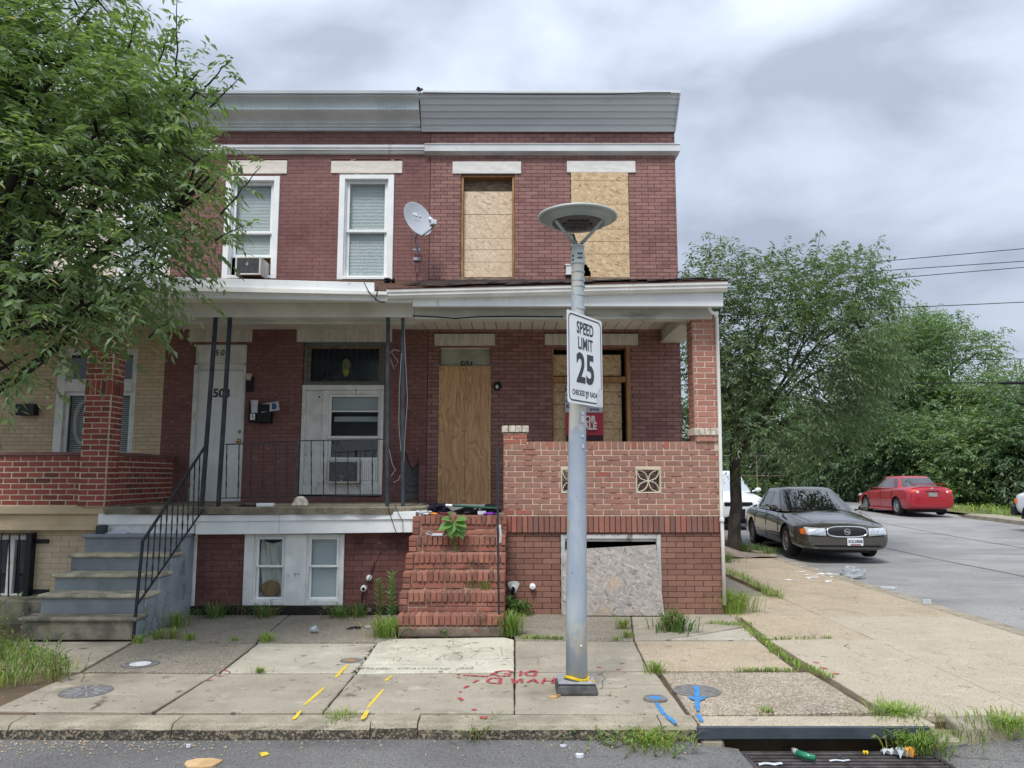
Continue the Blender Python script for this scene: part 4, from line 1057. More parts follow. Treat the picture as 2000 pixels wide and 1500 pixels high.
# vents
def cap(parent, px, py, y, r=.032, hole=False, mt='concb'):
    x, z = W(px, py, y)
    m = MB(); m.lathe([(0,0),(r,0),(r*1.05,.03),(r*.95,.055),(r*.55,.06),(0,.06)], (x, y, z), 16, Matrix.Rotation(R(90),3,'X'))
    o = m.build('vent_cap', M['white'], parent, smooth=False, bev=.002)
    m = MB(); m.lathe([(0,0),(r*.5,0),(r*.5,.012),(0,.012)], (x+.002, y-.061, z-.002), 12, Matrix.Rotation(R(90),3,'X')); m.build('vent_hole', M['black'] if hole else M['cornice'], o)
cap(fd, 1040, 1145, YP, .036); 
m = MB(); x, z = W(1003, 1146, YP)
pts = [(x+.06*math.cos(t)*(1+.3*math.sin(3*t)), z+.085*math.sin(t)*(1+.2*math.cos(2*t))) for t in [2*math.pi*i/16 for i in range(16)]]
m.prism(pts, YP-.006, YP-.002); m.build('putty_patch', M['whited'], fd)
cap(fd, 1002, 1147, YP-.005, .034, True)
m = MB(); m.blob((x-.005, YP-.08, z-.04), (.022,.06,.045), jit=.35); m.build('hose_stub', M['blackp'], fd)
# floor of corner porch
MB().box(X53+.06, XW1-.21, YP+.0, YH-.001, 1.0, FL1-.03).build('floor', M['slabc'], pw, bev=.005)
MB().box(WX(843,1000,YP)-.0, XW0+.02, YP-.0, YP+.2, .0, 1.0).build('core', M['mstep'], pw)

# ================================================================== corner pillar
ppl = thing('brick_pillar', 'red brick porch pillar at the corner with a white brick band', 'pillar', (WX(1373,750,YP-.04), YP+.1, ZW1))
YQ = YP-.02
x0, x1 = WX(1345.5, 740, YQ), WX(1402, 740, YQ)
XQ0, XQ1 = WX(1355, 740, YQ), XW1+.0
XQ0 = XQ1 - .305
zt = WZ(611, YQ); zc0, zc1 = WZ(850, YQ), WZ(836, YQ)
DQ = .32
m = MB(); m.box(XQ0+.005, XQ1-.005, YQ+.005, YQ+DQ, ZW1+.0, zt+.02); m.build('mortar', M['mwhite'], ppl)
B = Bricks()
for (za, zb_) in ((ZW1+.0, zc0), (zc1, zt)):
    n = round((zb_-za)/.0685); h = (zb_-za)/n
    B.wall(XQ0, XQ1, za, zb_-.001, YQ, Lb=.206, H=h, j=.011, dep=.03, jit=.002, off=.5*0)
    B.wall(YQ+.031, YQ+DQ, za, zb_-.001, XQ0, axis='y', dn=-1, Lb=.206, H=h, j=.011, dep=.03, jit=.002, off=.4)
    B.wall(YQ+.031, YQ+DQ, za, zb_-.001, XQ1, axis='y', dn=1, Lb=.206, H=h, j=.011, dep=.03, jit=.002, off=.4)
B.emit(ppl, M['bpil'], cham=.003)
m = Bricks(); n = 5; w = (XQ1-XQ0+.03)/n
for i in range(n): m.one(XQ0-.02+w*i+.003, XQ0-.02+w*(i+1)-.003, zc0, zc1, YQ-.02, dep=DQ*.5)
for i in range(3): m.one(YQ+.06+i*.1, YQ+.155+i*.1, zc0, zc1, XQ0-.02, axis='y', dn=-1, dep=.1)
m.emit(ppl, [M['capstone']], cham=.006)
# downspout
XD = WX(1397, 620, 9.28)
m = MB(); r_ = .022
pts = [gp(1385,585,9.18), gp(1385,604,9.18), gp(1390,611,9.22), gp(1397,613,9.26), gp(1400,622,9.3), gp(1406,840,9.33), gp(1409,1000,9.29), gp(1411,1040,9.29), gp(1415,1182,9.33)]
m.tube(pts, r_, 10); ds = tag(m.build('downspout', M['gut'], None, smooth=True), 'white round downspout running down the corner of the brick pillar', 'downspout')
for y_ in (612, 1015):
    m = MB(); p = gp(1399 if y_ == 612 else 1410, y_, 9.28); m.lathe([(.027,-.02),(.029,-.015),(.029,.015),(.027,.02)], p, 12); m.build('coupling', M['alumst'], ds)

# ================================================================== brick steps of 501
st = thing('brick_steps', 'six red brick steps with weeds climbing to the boarded door', 'steps', (-.6, 8.4, 0))
SY = [8.06, 8.24, 8.46, 8.70, 8.94, 9.19]
tops = [1201, 1156, 1117, 1081.5, 1047, 1007]
SZ = [WZ(t, y) for t, y in zip(tops, SY)]
lefts = [776, 781, 788, 793.5, 800, 807]; rights = [985, 986, 987, 988, 988, 990]
core = MB(); B = Bricks(); zprev = 0
for i in range(6):
    y0 = SY[i]; ynext = SY[i+1] if i < 5 else YP+.15
    zt_ = SZ[i]; xl_, xr2 = WX(lefts[i], tops[i]+15, y0), WX(rights[i], tops[i]+15, y0)
    core.box(xl_+.012, xr2-.012, y0+.012, (YP if i < 5 else YP+.1), zprev-.02 if i else -.02, zt_-.008)
    hro = min(.105, (zt_-zprev)*.62)
    # rowlock nosing: bricks on edge running back
    chk = .085
    n = round((xr2-xl_-(chk if i else 0))/.0605); w = (xr2-xl_-(chk if i else 0))/n
    for k in range(n):
        j = rng.uniform(-.004, .004)
        x0_ = xl_+(chk if i else 0)+w*k
        B.one(x0_+.0055, x0_+w-.0055, zt_-hro+.004, zt_+rng.uniform(-.003,.003), y0+j-.012, dep=min(.21, ynext-y0+.03), jit=.003)
    # stretchers beneath
    zb_ = max(zprev+.0, 0)
    rem = zt_-hro-zb_
    rows = max(1, round(rem/.065))
    B.wall(xl_+(chk if i else 0)+.0, xr2, zb_, zt_-hro, y0+.004, Lb=.213, H=rem/rows, j=.010, dep=.05, jit=.004, off=.3*i)
    if i:   # left cheek headers laid flat
        rws = 3; hh = (zt_-zb_)/rws
        for r_ in range(rws): B.one(xl_-.006, xl_+chk-.008, zb_+hh*r_+.004, zb_+hh*(r_+1)-.004, y0-.012, dep=.2, jit=.003)
    # left side face
    B.wall(y0+.2, YP, zb_, zt_, xl_, axis='y', dn=-1, Lb=.213, H=.0655, j=.01, dep=.03, jit=.002)
    B.wall(y0+.22, YP, zb_, zt_, xr2, axis='y', dn=1, Lb=.213, H=.0655, j=.01, dep=.03, jit=.002)
    zprev = zt_
core.build('mortar', M['mstep'], st)
B.emit(st, M['bstep'], cham=.004)
m = MB(); x0_, x1_ = WX(776,1225,8.05), WX(985,1225,8.05)
m.box(x0_+.01, x1_-.01, 8.035, 8.10, 0, SZ[0]-.12); m.build('cement_patch', mat('dirty cement render', C(126,112,98), C(92,84,76), 6, .95, bump=.8, bscale=30, dirt=(C(136,66,50),5,.58,.64,(1,1,1))), st, bev=.01)

# handrail beside the brick steps
m = MB(); p0, p1, p2 = gp(975,1243,8.10), gp(973,1100,8.12), gp(971.5,872,8.16)
m.tube([p0, p1, p2], .0165, 4)
hr = tag(m.build('handrail_post', M['iron'], None), 'bare upright iron handrail post at the foot of the brick steps', 'railing')
m = MB(); m.tube([p2, (p2[0]-.02, YP+.1, p2[2]+.0)], .012, 4); m.tube([gp(974.5,1225,8.12), (p0[0]+.02, 8.35, .02)], .01, 4); 
MB().tube([(p2[0], p2[1]+.01, p2[2]-.02), (p2[0]-.03, YP+.3, p2[2]-.02)], .014, 4).build('top_rail', M['iron'], hr)
m = MB(); m.tube([gp(976,1025,8.10), gp(978,1045,8.08), gp(977,1060,8.09)], .012, 6); m.build('tape', M['plastw'], hr)

# ================================================================== 503 porch slab, fascia, foundation
f3 = thing('brick_foundation', 'maroon brick basement front with two white windows below the slab porch', 'wall', (-2.4, YP+.1, 0))
XG0, XG1 = WX(380, 1120, YP), WX(806, 1120, YP)
hw = WR(477, 672, 1043, 1182, YP)
holes = [hw]
ZG1 = WZ(1030, YP)
m = MB(); holewall(m, XG0, XG1+.6*0, -.05, ZG1, YP+.005, YP+.2, holes); m.build('mortar', M['mf503'], f3)
B = Bricks(); B.wall(XG0+.002, XG1, .10, ZG1, YP, Lb=.21, H=.066, j=.005, holes=holes, dep=.03, jit=.0012); B.emit(f3, M['bf503'])
MB().box(XG0-.02, XG1, YP-.05, YP+.05, -.02, .10).build('footing', mat('black damp footing', C(44,36,36), C(28,24,26), 6, .9, bump=1, bscale=30, speck=(24, C(150,140,130), .96, .8)), f3, bev=.01)
MB().box(hw[0]-.0, hw[1], YP-.02, YP+.02, hw[2]-.075, hw[2]-.001).build('sill', mat('brown sill', C(122,76,56), C(100,62,48), 6, .8), f3, bev=.004)
# basement windows: mullion panel + two double-hung windows
xa_, xb_ = hw[0], hw[1]
m = MB(); c0, c1 = WX(557,1110,YP), WX(599,1110,YP)
m.box(xa_, WX(496,1110,YP), YP-.03, YP+.06, hw[2], hw[3]); m.box(c0, c1, YP-.034, YP+.06, hw[2], hw[3]); m.box(WX(664,1110,YP), xb_, YP-.03, YP+.06, hw[2], hw[3])
m.box(WX(496,1110,YP), c0, YP-.02, YP+.06, hw[2], WZ(1172,YP)); m.box(c1, WX(664,1110,YP), YP-.02, YP+.06, hw[2], WZ(1172,YP))
m.box(WX(496,1110,YP), c0, YP-.01, YP+.06, WZ(1049,YP), hw[3]); m.box(c1, WX(664,1110,YP), YP-.01, YP+.06, WZ(1049,YP), hw[3])
m.build('window_casing', M['whited'], f3, bev=.004)
for (p0, p1, k_) in ((496, 557, 0), (599, 664, 1)):
    wx0, wx1 = WX(p0,1110,YP)+.02, WX(p1,1110,YP)-.02; wz0, wz1, wm = WZ(1172,YP), WZ(1049,YP), WZ(1106,YP)
    w = MB().box(wx0-.02, wx0, YP+.0, YP+.07, wz0, wz1).box(wx1, wx1+.02, YP, YP+.07, wz0, wz1).build('window', M['whited'], f3, label='basement window with a sagging pale curtain' if k_ == 0 else 'basement window with closed blinds')
    sash(w, wx0, wx1, wm-.015, wz1, YP+.01, fw=.028); sash(w, wx0, wx1, wz0, wm+.015, YP+.04, fw=.028)
    if k_: blinds(w, wx0+.02, wx1-.02, wz0+.03, wz1-.03, YP+.10, pitch=.022)
    else:
        def CU(u, v): return Vector((wx0+.02+(wx1-wx0-.04)*u, YP+.11+.012*math.sin(u*28+v*5)+.02*math.sin(u*9+v*8), wz0+.02+(wz1-wz0-.05)*v - .05*v*math.sin(u*math.pi)))
        MB().grid(CU, 30, 12).build('curtain', M['curtain'], w, smooth=True)
        m = MB(); m.blob(((wx0+wx1)/2+.0, YP+.09, wz0+.12), (.12,.02,.10), jit=.15); m.build('bundle', M['tanwood'], w, smooth=True)
    MB().box(wx0, wx1, YP+.3, YP+.31, wz0, wz1).build('dark_room', M['black'], w)
cap(f3, 722, 1128, YP, .034); cap(f3, 711.5, 1148.5, YP, .037, True)
# white fascia boards in two laps
sl = thing('porch_slab', 'thick weathered concrete porch slab with white boards along its front', 'porch', (-3, 9.8, 1.0))
def qslab(name, mt, px0, px1, t, b, ya, yb, bev=.004, label=None):
    return slopebox(sl, name, mt, px0, px1, t[0], t[1], b[0], b[1], ya, yb, bev)
qslab('fascia_board', M['white'], 192, 385, (1003,1006), (1025,1024), 9.19, 9.3); qslab('fascia_board', M['whited'], 206, 380, (1024,1024), (1046,1042), 9.22, 9.3)
qslab('fascia_board', M['alumst'], 384, 545, (1006,1005), (1019,1017.5), 9.18, 9.3); qslab('fascia_board', M['alumst'], 545.5, 812, (1005,999), (1017.5,1014), 9.182, 9.3)
qslab('fascia_board', M['alumst'], 382, 545, (1019,1017.5), (1044,1043), 9.20, 9.31); qslab('fascia_board', M['alumst'], 545.5, 807, (1017.5,1014), (1043,1040), 9.202, 9.31)
pts = [(WX(212,990,9.15),9.17)]
xx0, xx1 = WX(205,990,9.15), WX(741,985,9.15)
top = []; nseg = 34
for i in range(nseg+1):
    x = xx0+(xx1-xx0)*i/nseg; top.append((x, 9.14+.012*math.sin(i*1.7)+rng.uniform(-.006,.006)))
for px_, y_ in ((765,9.16),(790,9.25),(812,9.35),(832,9.40),(841,9.47),(844,9.6)): top.append((WX(px_,985,y_), y_))
poly = top + [(X53+.15, 9.9), (X53+.04, 10.0), (X53+.04, YH-.002), (XL5+.02, YH-.002), (xx0-.1, 9.6), (xx0-.02, 9.2)]
low = [(x, y+.015) for x, y in poly]
ztop = lambda x: WZ(988, 9.15) + (x-xx0)/(xx1-xx0)*(.02)
m = MB(); n = len(poly); thk = .085
vs = [(x, y, FL3-thk+rng.uniform(-.006,.004)) for x, y in low] + [(x, y, FL3-.012+rng.uniform(-.003,.003)) for x, y in poly] + [(x+.004, y+(.012 if y < 9.5 else 0), FL3) for x, y in poly]
fs = [tuple(reversed(range(n))), tuple(range(2*n, 3*n))]
for k_ in (0, n):
    fs += [(i+k_, (i+1)%n+k_, (i+1)%n+n+k_, i+n+k_) for i in range(n)]
m.add(vs, fs); m.build('slab', M['slabc'], sl)
# bits on the slab
m = MB(); m.prism([W(588-20,988,9.2)[0:2], (WX(601,988,9.2), FL3), (WX(597,970,9.2), FL3+.09), (WX(588,969,9.2), FL3+.125), (WX(578,968,9.2), FL3+.12), (WX(568,985,9.2), FL3)][1:], 9.18, 9.3)
tag(m.build('stone', M['capstone'], None, bev=.02), 'lump of pale broken stone standing on the slab edge', 'stone')
m = MB(); rs = random.Random(3)
for i in range(14): m.blob((WX(485+rs.uniform(-18,14),985,9.25), 9.25+rs.uniform(-.05,.05), FL3+.015+rs.uniform(0,.012)), (.045,.03,.014), 8, 5, jit=.4, r=rs.random(), rs=rs)
tag(m.build('rag', mat('dirty rags', C(112,92,76), C(64,62,58), 20, .95, rnd=.3), None), 'dirty heap of rags on the slab by the white door', 'rag')
m = MB(); m.obox((WX(519,986,9.25), 9.25, FL3+.022), (.20,.09,.04)); tag(m.build('carton', M['white'], None, bev=.004), 'flat white carton lying on the slab beside the rags', 'carton')

# ================================================================== painted steps of 503
cs = thing('concrete_steps', 'grey painted concrete steps with worn pale treads and a bare bottom step', 'steps', (-4.3, 8.5, 0))
tp = [1206, 1161, 1121, 1082, 1044]; lx = [38, 74, 101, 133, 160]; rx_ = [266, 312, 335, 352, 378]
TY = [7.97, 8.20, 8.48, 8.76, 9.02]
zp = 0
XSR = -3.80
for i in range(5):
    y0 = TY[i]; z_ = WZ(tp[i], y0); xl_ = WX(lx[i]+3, tp[i]+20, y0); 
    yb_ = YP if i else 8.6
    MB().box(xl_, XSR-.02, y0+.02, yb_, max(zp-.03,-.02), z_-.035).build('riser', M['barec'] if i == 0 else M['greyp'], cs, bev=.008)
    yn = TY[i+1]+.03 if i < 4 else YP+.02
    MB().box(xl_-.03, XSR+.015, y0-.012, yn, z_-.04, z_-.0).build('tread', M['tread'] if i in (1,2,3) else (M['barec'] if i == 0 else M['greyp']), cs, bev=.014, segs=2)
    zp = z_
# stucco cheek wall on the right side, sloping front
zs = [WZ(t, y) for t, y in zip(tp, TY)]
poly = [(7.99, -.02), (YP+.0, -.02), (YP+.0, WZ(1040,YP)), (9.03, zs[4]-.045), (9.02, zs[3]-.045),(8.77,zs[3]-.045),(8.76,zs[2]-.045),(8.49,zs[2]-.045),(8.48,zs[1]-.045),(8.21,zs[1]-.045),(8.2,zs[0]-.045),(7.99,zs[0]-.045)]
MB().prism(poly, XSR-.02, XSR+.0, 'x').build('cheek_wall', M['stucco'], cs)
MB().box(XSR-.15, WX(381,1120,YP)+.01, YP-.012, YP+.02, 0, WZ(1040,YP)).build('render_edge', M['whited'], cs, bev=.01)
m = MB(); m.prism([gp(215,1041,9.3)[0:3:2], gp(233,1035,9.3)[0:3:2], gp(248,1034,9.3)[0:3:2], gp(262,1038,9.3)[0:3:2], gp(258,1043,9.3)[0:3:2]], 9.15, 9.19)
tag(m.build('paper_scrap', M['paper'], None), 'white paper scrap at the top of the grey steps', 'litter')

# ================================================================== iron railings
def twist(mb, p0, p1, w=.011, n=18, tw=2.2):
    p0, p1 = Vector(p0), Vector(p1); d = p1-p0; vs = []; fs = []
    for i in range(n+1):
        t = i/n; a_ = 0 if (t < .12 or t > .88) else (t-.12)/.76*math.pi*tw
        ww = w*(1.0 if (t<.12 or t>.88) else (.8+.5*abs(math.sin((t-.12)/.76*math.pi*3))))
        for k_ in range(4):
            an = a_+math.pi/2*k_+math.pi/4
            vs.append(tuple(p0+d*t+Vector((math.cos(an)*ww*.7, math.sin(an)*ww*.7, 0))))
    for i in range(n):
        for k_ in range(4): fs.append((i*4+k_, i*4+(k_+1)%4, (i+1)*4+(k_+1)%4, (i+1)*4+k_))
    mb.add(vs, fs); return mb
sr = thing('stair_railing', 'black wrought iron stair railing with twisted balusters beside the grey steps', 'railing', (-3.85, 8.5, 0))
XR1 = -3.78
pb = gp(268,1243,7.98); pt = gp(293,1056,8.0)
MB().tube([(XR1-.03, 7.98, 0), (XR1, 8.0, pt[2])], .017, 4).build('newel', M['iron'], sr)
h0, h1 = gp(292,1057,8.0), gp(400,873,9.16); l0, l1_ = gp(281,1178,8.02), gp(397,995,9.16)
h0 = (XR1, 8.0, h0[2]); l0 = (XR1-.01, 8.0, l0[2])
MB().tube([h0, h1], .016, 4).build('handrail', M['iron'], sr)
MB().tube([l0, l1_], .011, 4).build('lower_rail', M['iron'], sr)
for i in range(1, 11):
    t = i/11
    a_ = Vector(h0).lerp(Vector(h1), t); b_ = Vector(l0).lerp(Vector(l1_), t)
    twist(MB(), b_, a_).build('baluster', M['iron'], sr)
def post(pxt, pyt, pxb, pyb, y, label, w=.042, mt='ironb'):
    (xt, zt_), (xb_, _) = W(pxt, pyt, y), W(pxb, pyb, y)
    m = MB(); m.tube([(xb_, y, FL3), (xt, y, zt_)], w*.707, 4)
    return tag(m.build('porch_post', M[mt], None), label, 'post', 'square iron posts holding the porch roofs')
post(421.5, 620, 394, 990, 9.30, 'iron porch post that meets the stair handrail')
post(449.5, 620, 426, 990, 9.30, 'iron porch post just right of the stair handrail, crossing the white door')
post(758, 614, 756.5, 985, 9.30, 'iron porch post where the porch railing ends')
post(787.5, 598, 787, 982, 9.32, 'thick iron porch post between the two porches, wrapped in loose cable')
rl = thing('porch_railing', 'low black iron porch railing with twisted balusters across the maroon porch', 'railing', (-2.6, 9.3, FL3))
P0, P1, P2 = gp(440, 868, 9.30), gp(583, 861, 9.30), gp(757, 858, 9.30)
MB().tube([P0, (P1[0], P1[1], P0[2]+.03), P1], .009, 4).build('top_rail', M['iron'], rl); MB().tube([P1, P2], .009, 4).build('top_rail', M['iron'], rl)
Q0, Q1, Q2 = gp(432, 973, 9.30), gp(583, 970, 9.30), gp(757, 967, 9.30)
MB().tube([Q0, Q1], .008, 4).build('bottom_rail', M['iron'], rl); MB().tube([Q1, Q2], .008, 4).build('bottom_rail', M['iron'], rl)
MB().tube([(P1[0],9.3,FL3), (P1[0],9.3,P1[2]+.01)], .019, 4).build('middle_post', M['ironb'], rl)
for x0, x1, n, in ((440, 583, 6), (583, 757, 7)):
    for i in range(n):
        px_ = x0+(x1-x0)*(i+(.0 if x0 == 440 else 1)+.05)/(n if x0 == 440 else n+.3)
        if px_ > 750: continue
        a_, b_ = gp(px_+(2 if x0 < 500 else 0), 867 if x0 == 440 else 860, 9.3), gp(px_, 972 if x0 == 440 else 968, 9.3)
        twist(MB(), b_, a_, w=.010).build('baluster', M['iron'], rl)
dv = thing('divider_railing', 'short wrought iron divider with a sagging top rail between the two porches', 'railing', (-1.3, 10.1, FL3))
XV = -1.30
pts = [(XV, 9.36+1.35*i/8, WZ(881,9.36)-.19*math.sin(math.pi*i/8*.85)-.02*i/8) for i in range(9)]
MB().tube(pts, .013, 4).build('top_rail', M['iron'], dv)
MB().tube([(XV,9.36,FL3+.06),(XV,10.7,FL3+.06)], .010, 4).build('bottom_rail', M['iron'], dv)
MB().tube([(XV,10.72,FL3),(XV,10.72,pts[-1][2]+.05)], .014, 4).build('end_post', M['iron'], dv)
for i in range(1, 14):
    t = i/14; y_ = 9.36+1.35*t; k_ = t*8; i0 = int(k_); zt_ = pts[i0][2]+(pts[min(8,i0+1)][2]-pts[i0][2])*(k_-i0)
    twist(MB(), (XV,y_,FL3+.06), (XV,y_,zt_), w=.010).build('baluster', M['iron'], dv)
# cables hanging on the posts
m = MB()
m.tube([gp(x,y,9.22) for x,y in ((789,620),(792,700),(796,780),(791,850),(789,900))], .003, 4)
m.tube([gp(x,y,9.25) for x,y in ((784,690),(780,760),(779,830),(783,880))], .003, 4)
m.tube([gp(x,y,9.27) for x,y in ((762,690),(770,682),(780,686))], .003, 4); m.tube([gp(x,y,9.27) for x,y in ((762,700),(770,722),(777,706),(766,690))], .002, 4)
m.tube([gp(x,y,9.27) for x,y in ((760,878),(766,905),(772,918),(764,930))], .003, 4); m.tube([gp(x,y,9.27) for x,y in ((768,942),(778,938),(782,928))], .003, 4)
tag(m.build('loose_cable', M['cablew'], None), 'thin grey cables dangling between the two iron posts', 'cable')
m = MB(); 
m.tube([gp(x,y,9.12) for x,y in ((757,988),(762,1005),(770,1030),(779,1052),(777,1066),(760,1072),(745,1079),(733,1102),(724,1125))] + [gp(712,1148,YP-.02), gp(707,1165,YP-.02), gp(708,1180,YP-.02)], .0045, 5)
m.tube([gp(x,y,9.12) for x,y in ((771,985),(778,1002),(787,1020),(787,1045),(784,1062),(770,1073),(752,1073),(740,1060+10))], .0045, 5)
m.tube([gp(x,y,YP-.02) for x,y in ((732,1096),(726,1118),(719,1128))], .004, 5)
tag(m.build('hanging_cable', M['cable'], None, smooth=True), 'two black cables drooping from the slab edge down to the basement pipes', 'cable')

# ================================================================== 505 porch
p5 = thing('porch_wall', 'red brick porch wall with white mortar, in front of the cream house', 'wall', (-6.5, YP, 1.2))
X50 = -9.2; Z50, Z51 = WZ(988, YP), WZ(890, YP)
XSW = -4.80
m = MB(); m.box(X50, XSW-.006, YP+.006, YP+.2, Z50, Z51-.004); m.box(XSW-.2, XSW-.006, YP+.2, YH-.002, Z50, Z51-.004); m.build('mortar', M['mwhite'], p5)
B = Bricks(); n = 9; h = (Z51-Z50)/n
B.wall(X50, XSW-.1, Z50, Z51-.001, YP, Lb=.193, H=h, j=.015, dep=.03, jit=.002, off=.1)
B.wall(YP+.0, YH-.01, Z50, Z51-.001, XSW, axis='y', dn=1, Lb=.193, H=h, j=.015, dep=.03, jit=.002, off=.3)
B.emit(p5, M['bred'], cham=.003)
MB().box(X50, XSW-.32, YP-.02, YP+.22, Z51, Z51+.045).box(XSW-.22, XSW+.02, YP+.2, YH-.003, Z51, Z51+.045).build('coping', mat('mauve coping', C(132,96,92), C(112,80,78), 5, .8, bump=.4, bscale=40), p5, bev=.006)
q5 = thing('brick_pillar', 'red brick pillar with white joints and an upright course, below the tree', 'pillar', (-4.98, 9.2, Z50))
YA = 9.13; XA1, XA0 = -4.795, -5.115
ztp = WZ(600, YA)
m = MB(); m.box(XA0+.006, XA1-.006, YA+.006, YA+.30, Z50-.0, ztp); m.build('mortar', M['mwhite'], q5)
B = Bricks(); zs0, zs1 = WZ(772, YA), WZ(741, YA)
for (za, zb_) in ((Z50, zs0), (zs1, ztp)):
    n = round((zb_-za)/.0655); h = (zb_-za)/n
    B.wall(XA0, XA1, za, zb_-.001, YA, Lb=.2, H=h, j=.014, dep=.03, jit=.002, off=.0)
    B.wall(YA+.031, YA+.3, za, zb_-.001, XA1, axis='y', dn=1, Lb=.2, H=h, j=.014, dep=.03, jit=.002, off=.2)
    B.wall(YA+.031, YA+.3, za, zb_-.001, XA0, axis='y', dn=-1, Lb=.2, H=h, j=.014, dep=.03, jit=.002, off=.2)
for i in range(5): w = .32/5; B.one(XA0+w*i+.005, XA0+w*(i+1)-.005, zs0+.006, zs1-.006, YA, dep=.03)
for i in range(4): w = .27/4; B.one(YA+.03+w*i+.005, YA+.03+w*(i+1)-.005, zs0+.006, zs1-.006, XA1, axis='y', dn=1, dep=.03)
B.emit(q5, M['bred'], cham=.003)
f5 = thing('basement_wall', 'cream painted porch base with a barred basement window', 'wall', (-6.5, YP, 0))
m = MB(); m.box(X50, WX(208,1010,9.25), 9.19, YP+.2, WZ(1005,9.2), WZ(987,9.2)); m.build('ledge', M['creamp'], f5, bev=.012)
m = MB(); m.box(X50, WX(193,1020,9.2)-.004, 9.24, YP+.2, WZ(1026,9.22), WZ(1005,9.22)-.001); m.build('fascia_board', M['creamp'], f5, bev=.003)
m = MB(); m.box(X50, WX(191,1020,9.2)-.004, 9.225, YP+.2, WZ(1036,9.2), WZ(1026,9.22)-.001); m.build('fascia_board', M['creamp'], f5, bev=.003)
h5 = WR(-60, 58, 1046, 1172, YP)
ZB5 = .20
m = MB(); holewall(m, X50, XG0-.02, ZB5, WZ(1034,YP), YP+.004, YP+.2, [h5]); m.build('mortar', M['m505'], f5)
B = Bricks(); B.wall(X50, XG0-.03, ZB5, WZ(1034,YP), YP, Lb=.2, H=.0655, j=.004, holes=[h5], dep=.03, jit=.0012); B.emit(f5, M['b505'])
MB().box(X50, WX(140,1210,8.6), 8.95, YP+.2, -.05, ZB5+.02).build('plinth', M['barec'], f5, bev=.01)
MB().box(X50, WX(60,1185,YP), YP-.03, YP+.0, WZ(1196,YP)+.0, WZ(1178,YP)).build('sill', M['creamp'], f5, bev=.005)
a, b, z0, z1 = h5
m = MB(); m.box(a,b,YP+.01,YP+.1,z1-.05,z1); m.box(a,b,YP+.01,YP+.1,z0,z0+.07); m.box(b-.05,b,YP+.011,YP+.1,z0+.07,z1-.05); m.box(WX(12,1100,YP),WX(25,1100,YP),YP+.012,YP+.1,z0+.07,z1-.05)
w = m.build('window', M['whited'], f5, bev=.004)
MB().box(a,b,YP+.06,YP+.065,z0,z1).build('pane', M['glassd'], w); MB().box(a,b,YP+.3,YP+.31,z0,z1).build('dark_room', M['black'], w)
m = MB(); yb_ = YP-.10
for y_ in (1043, 1174): m.tube([gp(-60,y_,yb_), gp(66,y_-1,yb_)], .011, 4)
gb = m.build('window_bars', M['blackp'], f5)
for px_ in (-20, 0, 17, 36): MB().tube([gp(px_+3-(px_>0)*1,1043,yb_), gp(px_-1,1174,yb_)], .009, 4).build('bar', M['blackp'], gb)
MB().box(WX(57,1100,YP),WX(68,1100,YP),YP-.1,YP-.002,WZ(1178,YP),WZ(1040,YP)).build('side_guard', M['blackp'], gb)
for y_ in (1057, 1155): MB().box(WX(64,y_,YP),WX(96,y_,YP),YP-.03,YP-.001,WZ(y_+4,YP),WZ(y_-4,YP)).build('bracket', M['blackp'], gb)
m = MB(); m.box(WX(195,1035,9.2),WX(209,1035,9.2),9.1,9.23,WZ(1042,9.2),WZ(1026,9.2)); tag(m.build('meter_box', M['dark'], None, bev=.005), 'small dark box under the end of the white porch board', 'box')
# ================================================================== ground, roads, kerbs, pavement
ZR = -0.095
DR = (1.48, 2.72, 4.35, 5.24)       # drain grate rectangle X0,X1,Y0,Y1
struct(MB().box(-300, 300, -200, 500, -.6, -.45).build('ground', M['ground'], None))
def rz(x, y):
    dx_ = max(DR[0]-x, 0, x-DR[1]); dy_ = max(DR[2]-y, 0, y-DR[3]); d = math.hypot(dx_*1.0, dy_)
    return ZR - .065*max(0, 1-d/.45)**1.3
XS0, XS1, XS2 = 5.46, 16.3, 16.9         # side street edges
def sz(y): return ZR + .024*max(0, min(y, 42)-16)
# front street: fine mesh near, one drain opening left free
def seq(a, b, n): return [a+(b-a)*i/n for i in range(n+1)]
xs = sorted(set([-60, -25, -12] + seq(-7.5, DR[0], 60) + seq(DR[0], DR[1], 10) + seq(DR[1], 6.5, 26) + [12, 30, 60]))
ys = sorted(set([-8, -4, 0] + seq(2.0, DR[2], 16) + seq(DR[2], DR[3], 8) + [DR[3]+.03]))
vs = []; idx = {}
m = MB()
for j, y in enumerate(ys):
    for i, x in enumerate(xs): vs.append((x, y, rz(x, y) + .004*math.sin(x*2.1)*math.sin(y*3.3)*(1 if abs(x) < 7 else 0)))
fs = []
for j in range(len(ys)-1):
    for i in range(len(xs)-1):
        cx, cy_ = (xs[i]+xs[i+1])/2, (ys[j]+ys[j+1])/2
        if DR[0]-.001 < cx < DR[1]+.001 and DR[2] < cy_ < DR[3]+.02: continue
        a = j*len(xs)+i; fs.append((a, a+1, a+len(xs)+1, a+len(xs)))
m.add(vs, fs); struct(m.build('front_road', M['asph'], None, smooth=True))
m = MB()
def SR(u, v):
    x = XS0-.35 + (XS2+1.5-XS0)*u; y = 5.28 + 95*v**1.6
    return Vector((x, y, sz(y)-.006))
m.grid(SR, 12, 60); struct(m.build('side_road', M['asph2'], None))
struct(MB().add([(XS0-.35,-8,ZR-.012),(40,-8,ZR-.012),(40,5.3,ZR-.012),(XS0-.35,5.3,ZR-.012)],[(0,1,2,3)]).build('junction_road', M['asph2'], None))
